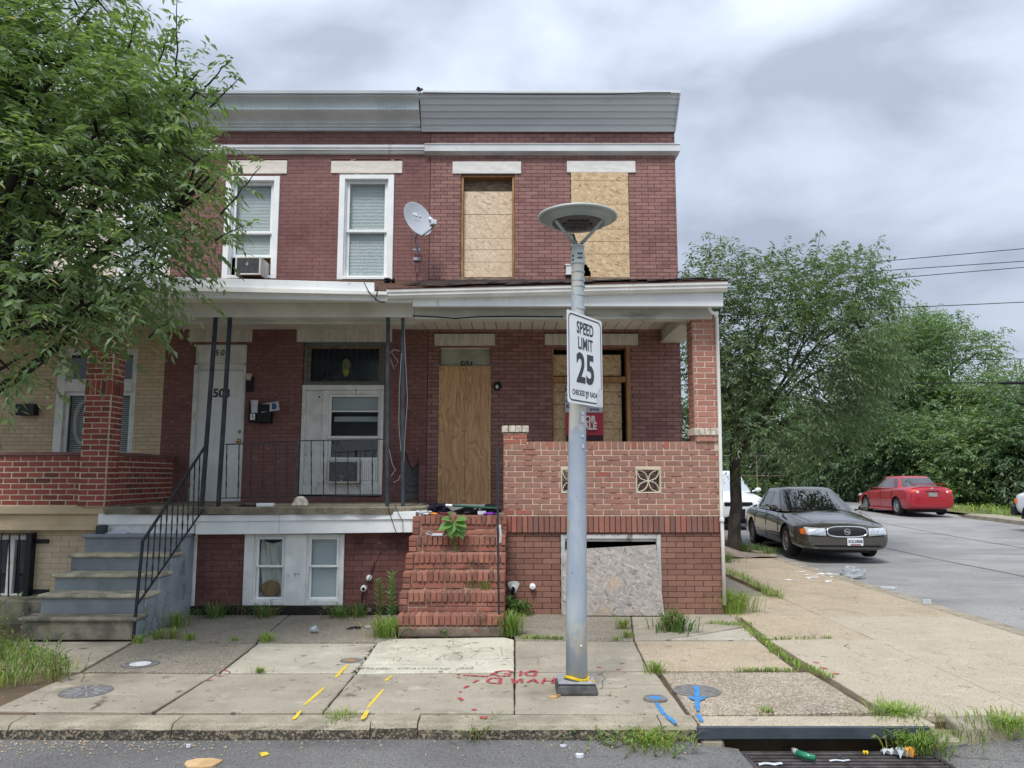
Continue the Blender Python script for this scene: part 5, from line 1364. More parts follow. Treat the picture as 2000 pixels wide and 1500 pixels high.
# tar crack sealing and a seam in the side street
m = MB()
for (x, y0, y1) in ((8.9, 9, 40), (12.1, 12, 40)):
    n = 26
    for i in range(n):
        ya, yb = y0+(y1-y0)*(i/n)**1.5, y0+(y1-y0)*((i+1)/n)**1.5
        xa, xb = x+.06*math.sin(i*.9), x+.06*math.sin((i+1)*.9); w = .018
        m.add([(xa-w,ya,sz(ya)),(xa+w,ya,sz(ya)),(xb+w,yb,sz(yb)),(xb-w,yb,sz(yb))],[(0,1,2,3)])
side_seam = struct(m.build('road_seam', mat('tar seam', C(90,90,92), None, rough=.8), None))
# kerb stones
kb = bpy.data.objects.new('kerb', None); col.objects.link(kb); struct(kb)
YK0, YK1 = 5.27, 5.46
def kerbstone(x0, x1, y0=YK0, y1=YK1, top=0.0, m1='curb', jit=.0, parent=kb):
    m = MB(); z0 = ZR-.2
    def face(x, k): return [(x, y0-.012, z0), (x, y0-.012, ZR+.01), (x, y0-.004, top-.035), (x, y0+.008, top-.012), (x, y0+.03, top), (x, y1, top+.002), (x, y1, z0)]
    n = max(1, int((x1-x0)/.08)); P = []
    for i in range(n+1):
        x = x0+(x1-x0)*i/n
        f = face(x, i)
        if 0 < i < n: f = [(a, b+(rng.uniform(-.006,.006) if k_ in (1,2,3) else 0), c+(rng.uniform(-.004,.003) if k_ in (2,3,4) else 0)) for k_, (a,b,c) in enumerate(f)]
        P += f
    fs = []; mi = []
    for i in range(n):
        for k_ in range(6):
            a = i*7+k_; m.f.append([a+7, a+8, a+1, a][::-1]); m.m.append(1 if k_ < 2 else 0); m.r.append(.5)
    m.v = P
    m.f += [list(range(7))[::-1], list(range(n*7, n*7+7))]; m.m += [0, 0]; m.r += [.5, .5]
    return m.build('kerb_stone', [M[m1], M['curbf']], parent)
XKP = [-16, -9.5, -6.2, -3.3, -2.23, -.93, -.62, .98, 1.22]
for i in range(len(XKP)-1):
    kerbstone(XKP[i]+.004, XKP[i+1]-.004, top=0.0 if i != 5 else .012, m1='curb')
# drain: concrete hood with steel angle, side blocks, grate, pit
dr = thing('storm_drain', 'kerb storm drain with dark steel edge and long barred grate full of litter', 'drain', (2.1, 5.2, -.3))
XH0, XH1 = WX(1366,1400,5.3), WX(1822,1400,5.3)
MB().box(XH0, XH1, 5.275, 5.74-.28, -.055, -.004).build('hood', M['c_tan2'], dr, bev=.008)
a0, a1 = WX(1362,1425,5.25), WX(1817,1425,5.25)
MB().box(a0, a1, 5.245, 5.273, -.088, -.012).build('steel_edge', M['angle'], dr, bev=.004)
MB().box(a0+.02, WX(1415,1450,5.26), 5.25, 5.5, -.5, -.089).build('side_block', M['curb'], dr, bev=.02)
MB().box(WX(1775,1450,5.26), a1+.25, 5.262, 5.5, -.5, -.089).build('side_block', M['curb'], dr, bev=.02)
m = MB(); m.box(DR[0]-.2, DR[1]+.25, DR[2]-.02, 5.8, -.46, -.44); m.box(DR[0]-.2, DR[1]+.25, 5.8, 5.85, -.45, -.06); m.box(DR[0]-.05, DR[0]-.002, DR[2], 5.24, -.45, ZR-.075); m.box(DR[1]+.002, DR[1]+.05, DR[2], 5.24, -.45, ZR-.075); m.box(DR[0],DR[1],DR[2]-.05,DR[2]-.002,-.45,ZR-.08)
m.build('pit', mat('dark pit concrete', C(46,44,40), C(30,30,30), 8, .7), dr)  # darkened colour stands in for the shade of a deeper pit
gz = ZR-.062
m = MB(); m.box(DR[0], DR[1], DR[3]-.045, DR[3], gz-.03, gz); m.box(DR[0], DR[0]+.03, DR[2], DR[3]-.046, gz-.03, gz); m.box(DR[1]-.03, DR[1], DR[2], DR[3]-.046, gz-.03, gz); m.box((DR[0]+DR[1])/2-.012, (DR[0]+DR[1])/2+.012, DR[2], DR[3]-.046, gz-.032, gz-.004)
m.build('frame', M['grate'], dr, bev=.004)
y = DR[3]-.09
while y > DR[2]+.02:
    MB().box(DR[0]+.032, DR[1]-.032, y-.013, y+.012, gz-.035, gz-.002).build('bar', M['grate'], dr, bev=.003); y -= .056
# chunk of kerb to the right of the drain
m = MB(); poly = [(2.92,5.27),(3.0,5.22),(3.25,5.24),(3.42,5.33),(3.47,5.42),(3.3,5.5),(2.93,5.46)]
m.prism(poly, -.3, .0, 'z', top=[(x*.96+.12, y*.9+.54) for x, y in poly]); tag(m.build('kerb_block', M['curb'], None, bev=.02, segs=2), 'worn rounded kerb block right of the drain', 'kerb stone')
m = MB(); m.box(3.5, XS0+.3, 5.32, 5.46, -.3, -.05); struct(m.build('kerb_ramp', M['curb'], None, bev=.02))
# pavement slabs on a grid of joints
pv = bpy.data.objects.new('pavement', None); col.objects.link(pv); struct(pv)
struct(MB().box(-16, 2.9, 5.46, YP+.3, -.4, -.045).box(2.9, XS0-.26, 5.46, 20, -.4, -.045).build('pavement_bed', M['dirt'], None))
def slab(poly, mt, z=0.0, th=.06, tilt=None, jag=.004):
    # subdivide edges a little so that they are not dead straight
    P = []
    n = len(poly)
    for i in range(n):
        a, b = Vector(poly[i]), Vector(poly[(i+1)%n]); k_ = max(1, int((b-a).length/.12)); d = (b-a); nn = Vector((d.y, -d.x)).normalized() if d.length else Vector((0,0))
        for j in range(k_):
            p = a+d*j/k_
            if j: p = p+nn*rng.uniform(-jag, jag)
            P.append((p.x, p.y))
    tx, ty = tilt or (rng.uniform(-.003,.003), rng.uniform(-.003,.003)); c = (sum(p[0] for p in P)/len(P), sum(p[1] for p in P)/len(P))
    zf = lambda p: z + (p[0]-c[0])*tx + (p[1]-c[1])*ty
    n = len(P); ins = [((p[0]-c[0])*(1-.006/max(.3,abs(p[0]-c[0])+.01))+c[0], (p[1]-c[1])*(1-.006/max(.3,abs(p[1]-c[1])+.01))+c[1]) for p in P]
    vs = [(x, y, z-th) for x, y in P] + [(p[0], p[1], zf(p)-.006) for p in P] + [(q_[0], q_[1], zf(p)) for p, q_ in zip(P, ins)]
    fs = [tuple(range(2*n, 3*n))] + [(i+k_, (i+1)%n+k_, (i+1)%n+n+k_, i+n+k_) for k_ in (0, n) for i in range(n)]
    return MB().add(vs, fs).build('slab', M[mt], pv)
def gpoly(*pts): return [G(*p) for p in pts]
g = .007
slab(gpoly((-330,1254),(258,1253),(157,1311),(120,1311),(-330,1311)), 'c_plain')                       # below the grey steps
slab(gpoly((158,1314.5),(419,1316),(296,1391),(2,1388),(-14,1386),(40,1362),(125,1324)), 'c_plain')
slab(gpoly((266,1254),(499,1257),(428,1313),(163,1311)), 'c_agg')
slab(gpoly((300,1233),(372,1197),(568,1197),(500,1254),(270,1252)), 'c_agg')
slab(gpoly((571,1197),(778,1197),(776,1246),(742,1253.5),(503,1254)), 'c_agg')
slab(gpoly((505,1257),(734,1257),(694,1313),(432,1313)), 'c_light')
slab(gpoly((737,1256.5),(770,1249),(985,1246),(1003,1250),(1004,1312),(697,1315)), 'c_white', z=.004)
slab(gpoly((422,1316.5),(691,1316.5),(629,1391),(305,1391)), 'c_plain')
slab(gpoly((694,1317.5),(1003,1314.5),(1003,1392),(633,1391)), 'c_plain')
slab(gpoly((1007,1314),(1278,1312),(1340,1395),(1006,1392.5)), 'c_plain')
slab(gpoly((1007,1252),(1238,1253),(1264,1309.5),(1007,1311.5)), 'c_plain')
slab(gpoly((990,1197),(1230,1197),(1237,1250),(1007,1249.5)), 'c_agg')
slab(gpoly((1241,1252),(1481,1252),(1556,1310),(1267,1309.5)), 'c_tan')
slab(gpoly((1292,1314),(1580,1313),(1708,1390),(1350,1395)), 'c_rough')
slab(gpoly((1233,1197),(1424,1197),(1452,1223),(1300,1249.5),(1240,1250)), 'c_plain')
slab(gpoly((1310,1249),(1453,1226),(1480,1249.5)), 'c_light')
X1, X2, X3 = 2.56, 3.62, XS0-.24
rows = [5.47, 7.93, 9.22, 10.78, 12.15, 14.0, 15.8]
for i in range(len(rows)-1):
    y0, y1 = rows[i]+g/2, rows[i+1]-g/2
    if i == 0:
        slab([(X1+.03,y0),(X2-g/2,y0),(X2-g/2,y1),(X1,y1)], 'c_tan2'); slab([(X2+g/2,y0),(X3,y0),(X3,y1),(X2+g/2,y1)], 'c_tan2')
    elif i in (1,):
        slab([(X1+.02,y0),(X2-g/2,y0),(X2-g/2,y1-.02),(X1+.10,y1)], 'c_tan'); slab([(X2+g/2,y0),(X3,y0),(X3,y1),(X2+g/2,y1)], 'c_tan2')
    elif i == 2:
        slab([(X1+.02,y0),(X2-g/2,y0),(X2-g/2,y1-.02),(X1+.02,y1)], 'c_tan'); slab([(X2+g/2,y0),(X3,y0),(X3,y1),(X2+g/2,y1)], 'c_tan')
    elif i in (3, 4):
        slab([(X1,y0),(X2-.12,y0),(X2-.12,y1),(X1,y1)], 'c_agg'); slab([(X2+.02,y0),(X3,y0),(X3,y1),(X2+.02,y1)], 'c_tan')
    else:
        slab([(X1,y0),(X2-.1,y0),(X2-.1,y1),(X1,y1)], 'c_agg'); slab([(X2,y0),(X3,y0),(X3,y1),(X2,y1)], 'c_tan')
for ya, yb in ((15.82,18.5),(18.52,21.5),(21.52,25),(25.02,30),(30.02,36),(36.02,42)):
    zc2 = sz((ya+yb)/2)-ZR
    slab([(X1,ya),(4.35,ya),(4.35,yb),(X1,yb)], 'c_tan', z=zc2, tilt=(0,.024))
    if ya > 20: slab([(4.37,ya),(X3,ya),(X3,yb),(4.37,yb)], 'c_tan2', z=zc2, tilt=(0,.024))
for i, (ya, yb) in enumerate(((5.47,7.6),(7.605,9.4),(9.405,11.6),(11.605,14.2),(14.205,16.1),(16.11,19),(19.01,22),(22.01,26),(26.01,30),(30.01,36),(36.01,42))):
    m = MB(); m.box(X3+.006, XS0, ya, yb, -.3, sz((ya+yb)/2)-ZR+(.004 if i % 2 else 0.0)); m.build('kerb_stone', M['curb'], kb, bev=.02, segs=2)
# far verge + kerb
m = MB(); m.grid(lambda u, v: Vector((XS2+110*u**2, 2+150*v**1.3, sz(2+150*v**1.3)+.09+.12*math.sin(u*40)*math.sin(v*37)*(u>.05))), 24, 40)
m.grid(lambda u, v: Vector((-20+36.8*u, 43+90*v, sz(60)+.05)), 4, 4)
struct(m.build('verge', mat('verge earth', C(116,112,76), C(98,104,60), .6, 1, bump=1, bscale=20), None, smooth=True))
m = MB()
for i in range(12):
    ya, yb = 4+i*2, 6+i*2
    if yb > 28: break
    m.add([(XS1,ya,-.3),(XS1+.2,ya,-.3),(XS1+.2,ya,sz(ya)+.14),(XS1,ya,sz(ya)+.12),(XS1,yb,-.3),(XS1+.2,yb,-.3),(XS1+.2,yb,sz(yb)+.14),(XS1,yb,sz(yb)+.12)], [(0,1,2,3),(7,6,5,4),(0,3,7,4),(3,2,6,7),(2,1,5,6)])
m.add([(XS1,28,-.3),(XS1+.2,28,-.3),(XS1+.2,28,sz(28)+.14),(XS1,28,sz(28)+.12),(XS1+.6,29.6,-.3),(XS1+.8,29.5,-.3),(XS1+.8,29.5,sz(29)+.02),(XS1+.6,29.6,sz(29)+.0)], [(0,3,7,4),(3,2,6,7),(2,1,5,6),(7,6,5,4)])
struct(m.build('far_kerb', M['curb'], None))
m = MB(); m.grid(lambda u, v: Vector((XS1+.2+.8*u, 3+25*v, sz(3+25*v)+.125)), 2, 12); struct(m.build('far_path', M['c_plain'], None))

# ------------------------------------------------------------------ painted marks (utility spray paint) on the pavement
def stroke(pts, wpx, mt, z=.0035, nm='paint_stroke', taper=True):
    g_ = [Vector((*G(x, y, 0), 0)) for x, y in pts]
    w = wpx; vs = []; n = len(g_)
    for i, p in enumerate(g_):
        d = (g_[min(n-1,i+1)]-g_[max(0,i-1)]).normalized(); nn = Vector((-d.y, d.x, 0)); ww = w*(.75+.5*rng.random()) * (.55 if taper and i in (0, n-1) else 1)
        vs += [tuple(p+nn*ww/2+Vector((0,0,z))), tuple(p-nn*ww/2+Vector((0,0,z)))]
    fs = [(2*i, 2*i+1, 2*i+3, 2*i+2) for i in range(n-1)]
    return MB().add(vs, fs).build(nm, M[mt], pv)
def sub(pts, k=4):
    o = []
    for i in range(len(pts)-1):
        for j in range(k): o.append((pts[i][0]+(pts[i+1][0]-pts[i][0])*j/k, pts[i][1]+(pts[i+1][1]-pts[i][1])*j/k))
    return o + [pts[-1]]
for p in (((679,1299),(655,1324)), ((634,1343),(594,1378)), ((766,1320),(752,1331)), ((749,1347),(717,1384))): stroke(sub(p), .025, 'p_yel')
stroke(sub(((588,1389),(573,1407))), .028, 'p_yel', z=.006); stroke(sub(((718,1392),(708,1410))), .032, 'p_yel', z=.018)
MB().prism([G(x,y) for x,y in ((508,1442),(522,1440),(527,1444),(512,1448))], ZR+.004, ZR+.010, 'z').build('paint_chip', M['p_yel'], pv)
for p in (((432,1310),(445,1310)), ((425,1321),(437,1321)), ((402,1330),(416,1329)), ((1588,1294),(1600,1296)), ((1603,1305),(1618,1307)), ((1624,1316),(1640,1317))): stroke(sub(p,2), .035, 'p_red', z=.006)
# HAND DIG, sprayed upside down
def letters(rows_):
    for pts in rows_: stroke(sub(pts, 3), .026, 'p_red', z=.005, taper=False)
letters([((1083,1325),(1079,1336)),((1065,1325),(1059,1336)),((1081,1331),(1062,1331)),
         ((1050,1335),(1043,1326),(1030,1334)),((1046,1331),(1036,1331)),
         ((1020,1335),(1018,1326),(1004,1336),(1000,1326)),
         ((978,1325),(976,1336),(956,1334),(951,1330),(960,1325),(978,1325)),
         ((1048,1311),(1044,1321),(1030,1320),(1026,1315),(1036,1311),(1048,1311)),((1018,1311),(1016,1321)),
         ((1002,1313),(992,1311),(970,1312),(963,1317),(975,1321),(994,1321),(996,1317),(984,1316)),
         ((963,1317),(950,1322),(905,1319)),((892,1318),(899,1318)),((892,1324),(899,1324)),((934,1329),(924,1334)),((915,1340),(905,1345)),((897,1352),(903,1352)),((896,1363),(903,1369)),((922,1386),(930,1388)),
         ((1164,1303),(1175,1305)),((1204,1308),(1212,1309))])
stroke(sub(((940,1400),(950,1405)),2), .05, 'p_red', z=.006)
stroke(sub(((1282,1374),(1296,1395),(1300,1398))), .036, 'p_blue', z=.006); stroke(sub(((1301,1399),(1320,1415))), .036, 'p_blue', z=.007)
stroke(sub(((1360,1342),(1361,1350),(1363,1392))), .040, 'p_blue', z=.012); stroke(sub(((1364,1396),(1371,1411))), .036, 'p_blue', z=.006); stroke(sub(((1346,1362),(1362,1371),(1378,1362)),2), .04, 'p_blue', z=.010)
# scratched drawings and writing in the pale slab
def scratch(pts, k=1): stroke(sub(pts, 2), .0045, 'p_grey', z=.0085, nm='scratch', taper=False)
def ell(cx, cy_, rx, ry, a0=0, a1=360, n=14): return [(cx+rx*math.cos(R(a0+(a1-a0)*i/n)), cy_+ry*math.sin(R(a0+(a1-a0)*i/n))) for i in range(n+1)]
scratch(ell(796,1270.5,20,4.3)); scratch(((762,1267),(772,1270),(790,1264))); scratch(((762,1266),(774,1269)))
scratch(((840,1257),(850,1262),(846,1264),(832,1262))); scratch(ell(886,1263,13,3)); scratch(((900,1259),(908,1260)))
scratch(((855,1274),(838,1280),(822,1276))); scratch(((838,1280),(842,1284))); scratch(ell(885,1285,18,6.5)); scratch(((856,1287),(870,1279))); scratch(((895,1291),(903,1283)))
scratch(((770,1285),(768,1292))); scratch(((773,1284),(784,1286),(778,1294))); scratch(((800,1290),(795,1292),(800,1294),(808,1292))); scratch(((735,1287),(765,1286)))
scratch(ell(950,1270,14,4.5)); scratch(((938,1273),(930,1278),(920,1285),(922,1289),(950,1289),(975,1288),(972,1280),(960,1275))); scratch(((977,1264),(982,1284))); scratch(((980,1270),(994,1270))); scratch(((982,1276),(1000,1275)))
scratch(((928,1294),(945,1296),(932,1303),(930,1295))); scratch(((955,1296),(965,1292),(975,1295),(985,1290),(1000,1296))); scratch(((713,1298),(870,1301)))
for i, (ch, x_) in enumerate(zip('Padonyx Gaming', range(0, 999))):
    pass
put_text('Pady Gaming 20', .078, M['p_grey'], pv, Matrix.Translation((G(810,1307)[0]+.0, G(810,1307)[1], .0075)), 'scratched_writing', ext=.0004, shear=.3, xs=1.9, bold=-.001)
# pale cement splash beside it
m = MB(); rs = random.Random(4)
for i in range(90):
    t = rs.random(); x, y = 733-38*t+rs.gauss(0,4), 1259+54*t
    gx, gy = G(x, y); s_ = rs.uniform(.004,.022); m.add([(gx-s_,gy-s_*.7,.0045),(gx+s_,gy-s_,.0045),(gx+s_*.8,gy+s_,.0045),(gx-s_,gy+s_*.8,.0045)],[(0,1,2,3)])
m.build('cement_splash', M['c_white'], pv, kind='stuff')

# ------------------------------------------------------------------ lids
def lidobj(px, py, r, name, label, m1, m2=None, r2=.6, pat=None, z=.004, cat='manhole lid'):
    x, y = G(px, py); m = MB(); m.lathe([(0,-.01),(r,-.01),(r,z-.001),(r-.006,z),(0,z)], (x,y,0.0), 32); o = m.build('utility_lid', M[m1], None)
    tag(o, label, cat)
    m = MB(); m.lathe([(r+.001,-.01),(r+.012,-.01),(r+.012,z+.001),(r+.001,z+.001)], (x,y,0), 32); m.build('rim', M['lidd'], o)
    if m2: m = MB(); m.lathe([(0,z-.002),(r*r2,z-.002),(r*r2,z+.002),(0,z+.002)], (x,y,0), 28); m.build('centre', M[m2], o)
    if pat:
        m = MB()
        for i in range(12):
            an = 2*math.pi*i/12; m.obox((x+math.cos(an)*r*.62, y+math.sin(an)*r*.62, z+.002), (r*.55, .012, .003), Matrix.Rotation(an,3,'Z'))
        m.build('rib', M['lid'], o)
    return o
lidobj(274,1297.5,.145,'lid','pale round utility lid with a white centre near the grey steps','lid','lidw')
lidobj(168,1351,.175,'lid','dark ribbed round lid at far left near the kerb','lidd',pat=True)
lidobj(686,1290.5,.085,'lid','small brown round lid above the yellow paint','grate','tanwood',.55)
lidobj(1361,1350,.165,'lid','round iron lid with blue paint across it','lid')
lidobj(1280,1367,.075,'lid','small lid sprayed solid blue near the kerb','p_blue','p_blue',.6,z=.014)

# grit and pebbles along the kerb
m = MB(); rs = random.Random(17)
for i in range(520):
    x = rs.uniform(-3.6, 4.8) if rs.random() < .5 else -2.9+rs.gauss(0,.7); y = 5.24-abs(rs.gauss(0,.16))-.01
    if DR[0]-.1 < x < DR[1]+.1: continue
    s_ = rs.uniform(.003,.008); z = rz(x,y)+.004
    m.add([(x-s_,y-s_*.7,z),(x+s_,y-s_*.6,z),(x+s_*.8,y+s_*.8,z),(x-s_*.6,y+s_,z),(x,y,z+s_)],[(0,1,4),(1,2,4),(2,3,4),(3,0,4)], rs.choice((0,0,1,2)))
m.build('grit', [M['curb'], M['c_tan2'], M['card']], None, kind='stuff')
# fallen leaves and grit on the pavement
m = MB()
for i in range(420):
    x, y = rs.uniform(-3.8,5.0), 5.5+abs(rs.gauss(0,1.6)); s_ = rs.uniform(.004,.014); an = rs.uniform(0,6.28); c_, sn = math.cos(an)*s_, math.sin(an)*s_
    if y > 9.2 and x < 2.5: continue
    m.add([(x-c_,y-sn,.006),(x+sn*.4,y-c_*.4,.009),(x+c_,y+sn,.006),(x-sn*.4,y+c_*.4,.008)],[(0,1,2,3)], rs.choice((0,0,1,2,3)))
m.build('leaf_litter', [M['tanwood'], M['greywood'], M['paper'], M['dirt']], None, kind='stuff')
# ================================================================== street lamp with speed limit sign
LX, LY = G(1126.5, 1350)
def lz(py): return WZ(py, LY)
def lw(wpx, py):  # width in px -> metres at the pole
    x, z = W(1000+wpx, py, LY); return x
lampo = thing('street_lamp', 'grey painted pole street lamp with a round disc head on the pavement', 'street lamp', (LX, LY, 0))
m = MB(); rings = []
for py in (1340, 1200, 1000, 800, 640, 520, 485): rings.append(((LX+ (0), LY, lz(py)), py))
wd = {1340:42.5, 1200:41, 1000:37.5, 800:33, 640:25.5, 520:24.5, 485:24.5}
lean = {py: W(x_, py, LY)[0] for py, x_ in ((1340,1126.5),(1200,1126),(1000,1126.5),(800,1128),(640,1128.5),(520,1128.5),(485,1128.5))}
m.tube([(lean[py], LY, lz(py)) for _, py in rings], [lw(wd[py], py)/2 for _, py in rings], 28)
m.build('pole', M['steel'], lampo, smooth=True)
xt = lean[485]
# foot casting
bx0, bx1, by = lw(0,0), 0, 0
fw = .175
m = MB(); b_ = [(LX-.165,LY-.14),(LX+.155,LY-.14),(LX+.155,LY+.17),(LX-.165,LY+.17)]
m.prism(b_, 0, .075, 'z', top=[(LX-.145,LY-.12),(LX+.135,LY-.12),(LX+.135,LY+.15),(LX-.145,LY+.15)])
m.build('foot', mat('worn foot casting', C(84,84,84), C(62,62,64), 12, .7, bump=.8, bscale=40, dirt=(C(190,196,200),9,.62,.66,(1,1,.3))), lampo, bev=.02, segs=2)
m = MB(); m.prism([(LX-.145,LY-.12),(LX+.135,LY-.12),(LX+.135,LY+.15),(LX-.145,LY+.15)], .0765, .092, 'z'); m.build('foot_plate', M['lid'], lampo, bev=.006)
m = MB(); pts = [(LX+math.cos(t)*(.088), LY+math.sin(t)*.088, .105+.012*math.sin(t*2)) for t in [2*math.pi*i/20 for i in range(20)]]
m.tube(pts, .011, 5, closed=True); m.tube([(LX+.07,LY-.06,.105),(LX+.10,LY-.09,.085),(LX+.13,LY-.10,.10)], .008, 4)
tag(m.build('ribbon', M['yellowr'], None), 'yellow plastic ribbon tied round the foot of the lamp pole', 'ribbon')
# slip collar with the lamp data printed on it
zc_, rc = lz(515), lw(27.5, 500)/2
m = MB(); m.lathe([(rc*.9, lz(517)), (rc*1.03, lz(516)), (rc*1.03, lz(513)), (rc, lz(512)), (rc, lz(494)), (rc*.82, lz(488)), (rc*.7, lz(486.5)), (rc*.95, lz(483)), (rc*.98, lz(481)), (rc*.7, lz(478)), (0, lz(477.5))], (xt, LY, 0), 28)
m.build('collar', M['lampr'], lampo, smooth=False, bev=0)
put_text('68 LED', .018, M['signk'], lampo, front(xt+.014, LY-rc-.002, lz(499)) , 'lettering', bold=.001, xs=.8); put_text('+100 W', .018, M['signk'], lampo, front(xt+.014, LY-rc-.002, lz(507)), 'lettering', bold=.001, xs=.8)
for px_, py in ((1119,499),(1119,507),(1143.5,500),(1143.5,508.5)):
    x, z = W(px_, py, LY-.05); m = MB(); m.blob((x, LY-.045 if px_ < 1130 else LY, z), (.007,.007,.007), 6, 4); m.build('screw', M['cblack'], lampo)
# disc head: seen from below
zrim, zbot = lz(424), lz(452)
RD = .318
cz = WZ(424, LY)
m = MB(); m.lathe([(0, cz+.03), (.10,cz+.03), (.20,cz+.025), (.28, cz+.014), (RD, cz-.0), (RD-.012, cz-.012), (RD-.03, cz-.004), (.235, cz-.008), (.232, cz-.012), (.14,cz-.02), (0,cz-.02)], (xt, LY, 0), 48)
m.build('head', M['lampm'], lampo, smooth=True)
m = MB(); pts = [(xt+RD*.985*math.cos(t), LY+RD*.985*math.sin(t), cz-.004) for t in [2*math.pi*i/48 for i in range(48)]]
m.tube(pts, .012, 6, closed=True); m.build('rim', M['lampr'], lampo, smooth=True)
m = MB(); m.lathe([(.302,cz-.006),(.262,cz-.040),(.240,cz-.050),(.236,cz-.058),(.222,cz-.060),(.215,cz-.054),(0,cz-.054)], (xt, LY, 0), 36); m.build('underside', M['lampm'], lampo, smooth=False)
m = MB(); m.lathe([(.205,cz-.053),(.205,cz-.057),(.19,cz-.062),(0,cz-.064)], (xt, LY, 0), 32); m.build('lens', M['lens'], lampo)
for i in range(-3, 4):
    for j in (-1, 0, 1):
        if abs(i) == 3 and j: continue
        MB().box(xt+i*.036-.013, xt+i*.036+.013, LY+j*.08-.034, LY+j*.08+.034, cz-.072, cz-.0645).build('led_module', M['dark'], lampo)
for an in (95, 215, 325):
    c_, s_ = math.cos(R(an)), math.sin(R(an))
    MB().tube([(xt+c_*.03, LY+s_*.03, lz(478)), (xt+c_*.14, LY+s_*.14, cz-.15), (xt+c_*.225, LY+s_*.225, cz-.075)], [.017,.014,.013], 6).build('arm', M['lampm'], lampo, smooth=True)
# steel bands on the pole
for py in (532, 548.5, 560, 577, 604):
    r_ = lw(25.5, py)/2
    m = MB(); m.lathe([(r_, -.006),(r_+.0025,-.006),(r_+.0025,.006),(r_,.006)], (xt, LY, lz(py)), 24); m.build('band', mat('galvanised band %d' % py, C(184,190,192), C(150,156,160), 30, .4), lampo)
m = MB(); m.blob((LX+.03, LY-.084, lz(1257)), (.009,.008,.009), 8, 5); m.build('bolt', M['cornice'], lampo)
# sign
SW, SH = .57, .715
ang = math.acos(.56)
dirx = Vector((math.cos(ang), math.sin(ang), 0)); nrm = Vector((math.sin(ang), -math.cos(ang), 0))
zs0, zs1 = None, None
cs_ = Vector((0,0,0)); 
yc = LY - .06
cxs = W(1143.5, 700, yc)[0]; czs = WZ(703, yc)
sg = thing('speed_limit_sign', 'white speed limit 25 sign turned sideways on the lamp pole', 'road sign', (cxs, yc, czs))
Ms = Matrix.Translation((cxs, yc, czs)) @ Matrix(((dirx.x, 0, nrm.x, 0), (dirx.y, 0, nrm.y, 0), (0, 1, 0, 0), (0, 0, 0, 1)))
def rrect(w, h, r, n=5):
    pts = []
    for (cx, cy_, a0) in ((w/2-r, h/2-r, 0), (-w/2+r, h/2-r, 90), (-w/2+r, -h/2+r, 180), (w/2-r, -h/2+r, 270)):
        for i in range(n+1): a_ = R(a0+90*i/n); pts.append((cx+r*math.cos(a_), cy_+r*math.sin(a_)))
    return pts
def xf(mb, Mx): mb.v = [tuple(Mx @ Vector(v)) for v in mb.v]; return mb
xf(MB().prism(rrect(SW, SH, .02), -.0025, 0, 'z'), Ms).build('plate', M['signw'], sg)
o_, i_ = rrect(SW-.035, SH-.035, .05), rrect(SW-.058, SH-.058, .04); n = len(o_)
m = MB(); m.add([(x,y,.001) for x,y in o_]+[(x,y,.001) for x,y in i_], [(k_,(k_+1)%n,(k_+1)%n+n,k_+n) for k_ in range(n)]); xf(m, Ms).build('border', M['signk'], sg)
def st_(txt, size, y, xs, bold=.006, x=0): put_text(txt, size, M['signk'], sg, Ms @ Matrix.Translation((x, y, .0012)), 'lettering', bold=bold, xs=xs, ext=.0004, spacing=1.06)
st_('SPEED', .132, .240, .74, .0030); st_('LIMIT', .132, .118, .74, .0030); st_('25', .32, -.085, .90, .010); st_('CHECKED BY RADAR', .058, -.272, .74, .0010, -.0)
m = MB(); pts = [(SW/2-.115,-SH/2+.012),(SW/2-.014,-SH/2+.005),(SW/2-.012,-SH/2+.13),(SW/2-.05,-SH/2+.16),(SW/2-.09,-SH/2+.12)]
m.add([(x,y,.0022) for x,y in pts], [(0,1,2,3,4)]); xf(m, Ms).build('scraped_patch', mat('scraped sheeting', C(206,214,220), C(222,226,228), 30, .5), sg)
for yy in (.285, .262, -.262, -.30):
    m = MB(); m.lathe([(0,0),(.008,0),(.008,.004),(0,.005)], (0.01,yy,.001), 8); xf(m, Ms).build('bolt', M['cblack'], sg)
m = MB(); m.box(-.1,.1,-.02,.02,-.03,-.003); m.v = [(a,b,c) for a,b,c in m.v]; m2 = MB(); m2.box(-.05,.05,.24,.27,-.05,-.004); m2.box(-.05,.05,-.27,-.24,-.05,-.004); xf(m2, Ms).build('bracket', M['lid'], sg)
# sticker remains on the pole below the sign
for py, w_, h_ in ((808,.03,.03),(820,.035,.05),(852,.025,.02),(872,.02,.03)):
    x = LX+.062; m = MB(); m.obox((x, LY-.062, lz(py)), (w_,.002,h_), Matrix.Rotation(R(42),3,'Z')); m.build('sticker_remnant', M['paper'], lampo)

# ================================================================== sale signs on the boarded window
sy = YH+.05
fs_ = thing('for_sale_sign', 'white and red property sale sign fixed to the boarded ground floor window', 'sign', (WX(1140,805,sy), sy, WZ(861,sy)))
a, b = WX(1103.5, 800, sy), WX(1177.5, 800, sy)
zt_, zm_, zb_ = WZ(751.5, sy), WZ(806, sy), WZ(861.5, sy)
MB().box(a, b, sy, sy+.01, zm_+.003, zt_).build('upper_panel', M['paper'], fs_)
MB().box(a+.005, b-.0, sy-.004, sy-.0005, WZ(773,sy), zt_-.01).build('red_header', M['signred2'], fs_)
put_text('FOR', .05, M['signw'], fs_, front(a+.07, sy-.006, WZ(757,sy)), 'lettering', bold=.002); put_text('A', .12, M['signw'], fs_, front(a+.045, sy-.006, WZ(766,sy)), 'lettering', bold=.003)
put_text('THE', .055, M['signk'], fs_, front(a+.06, sy-.003, WZ(784,sy)), 'lettering', bold=.002); put_text('R', .07, M['signred2'], fs_, front(a+.04, sy-.003, WZ(794,sy)), 'lettering', bold=.003)
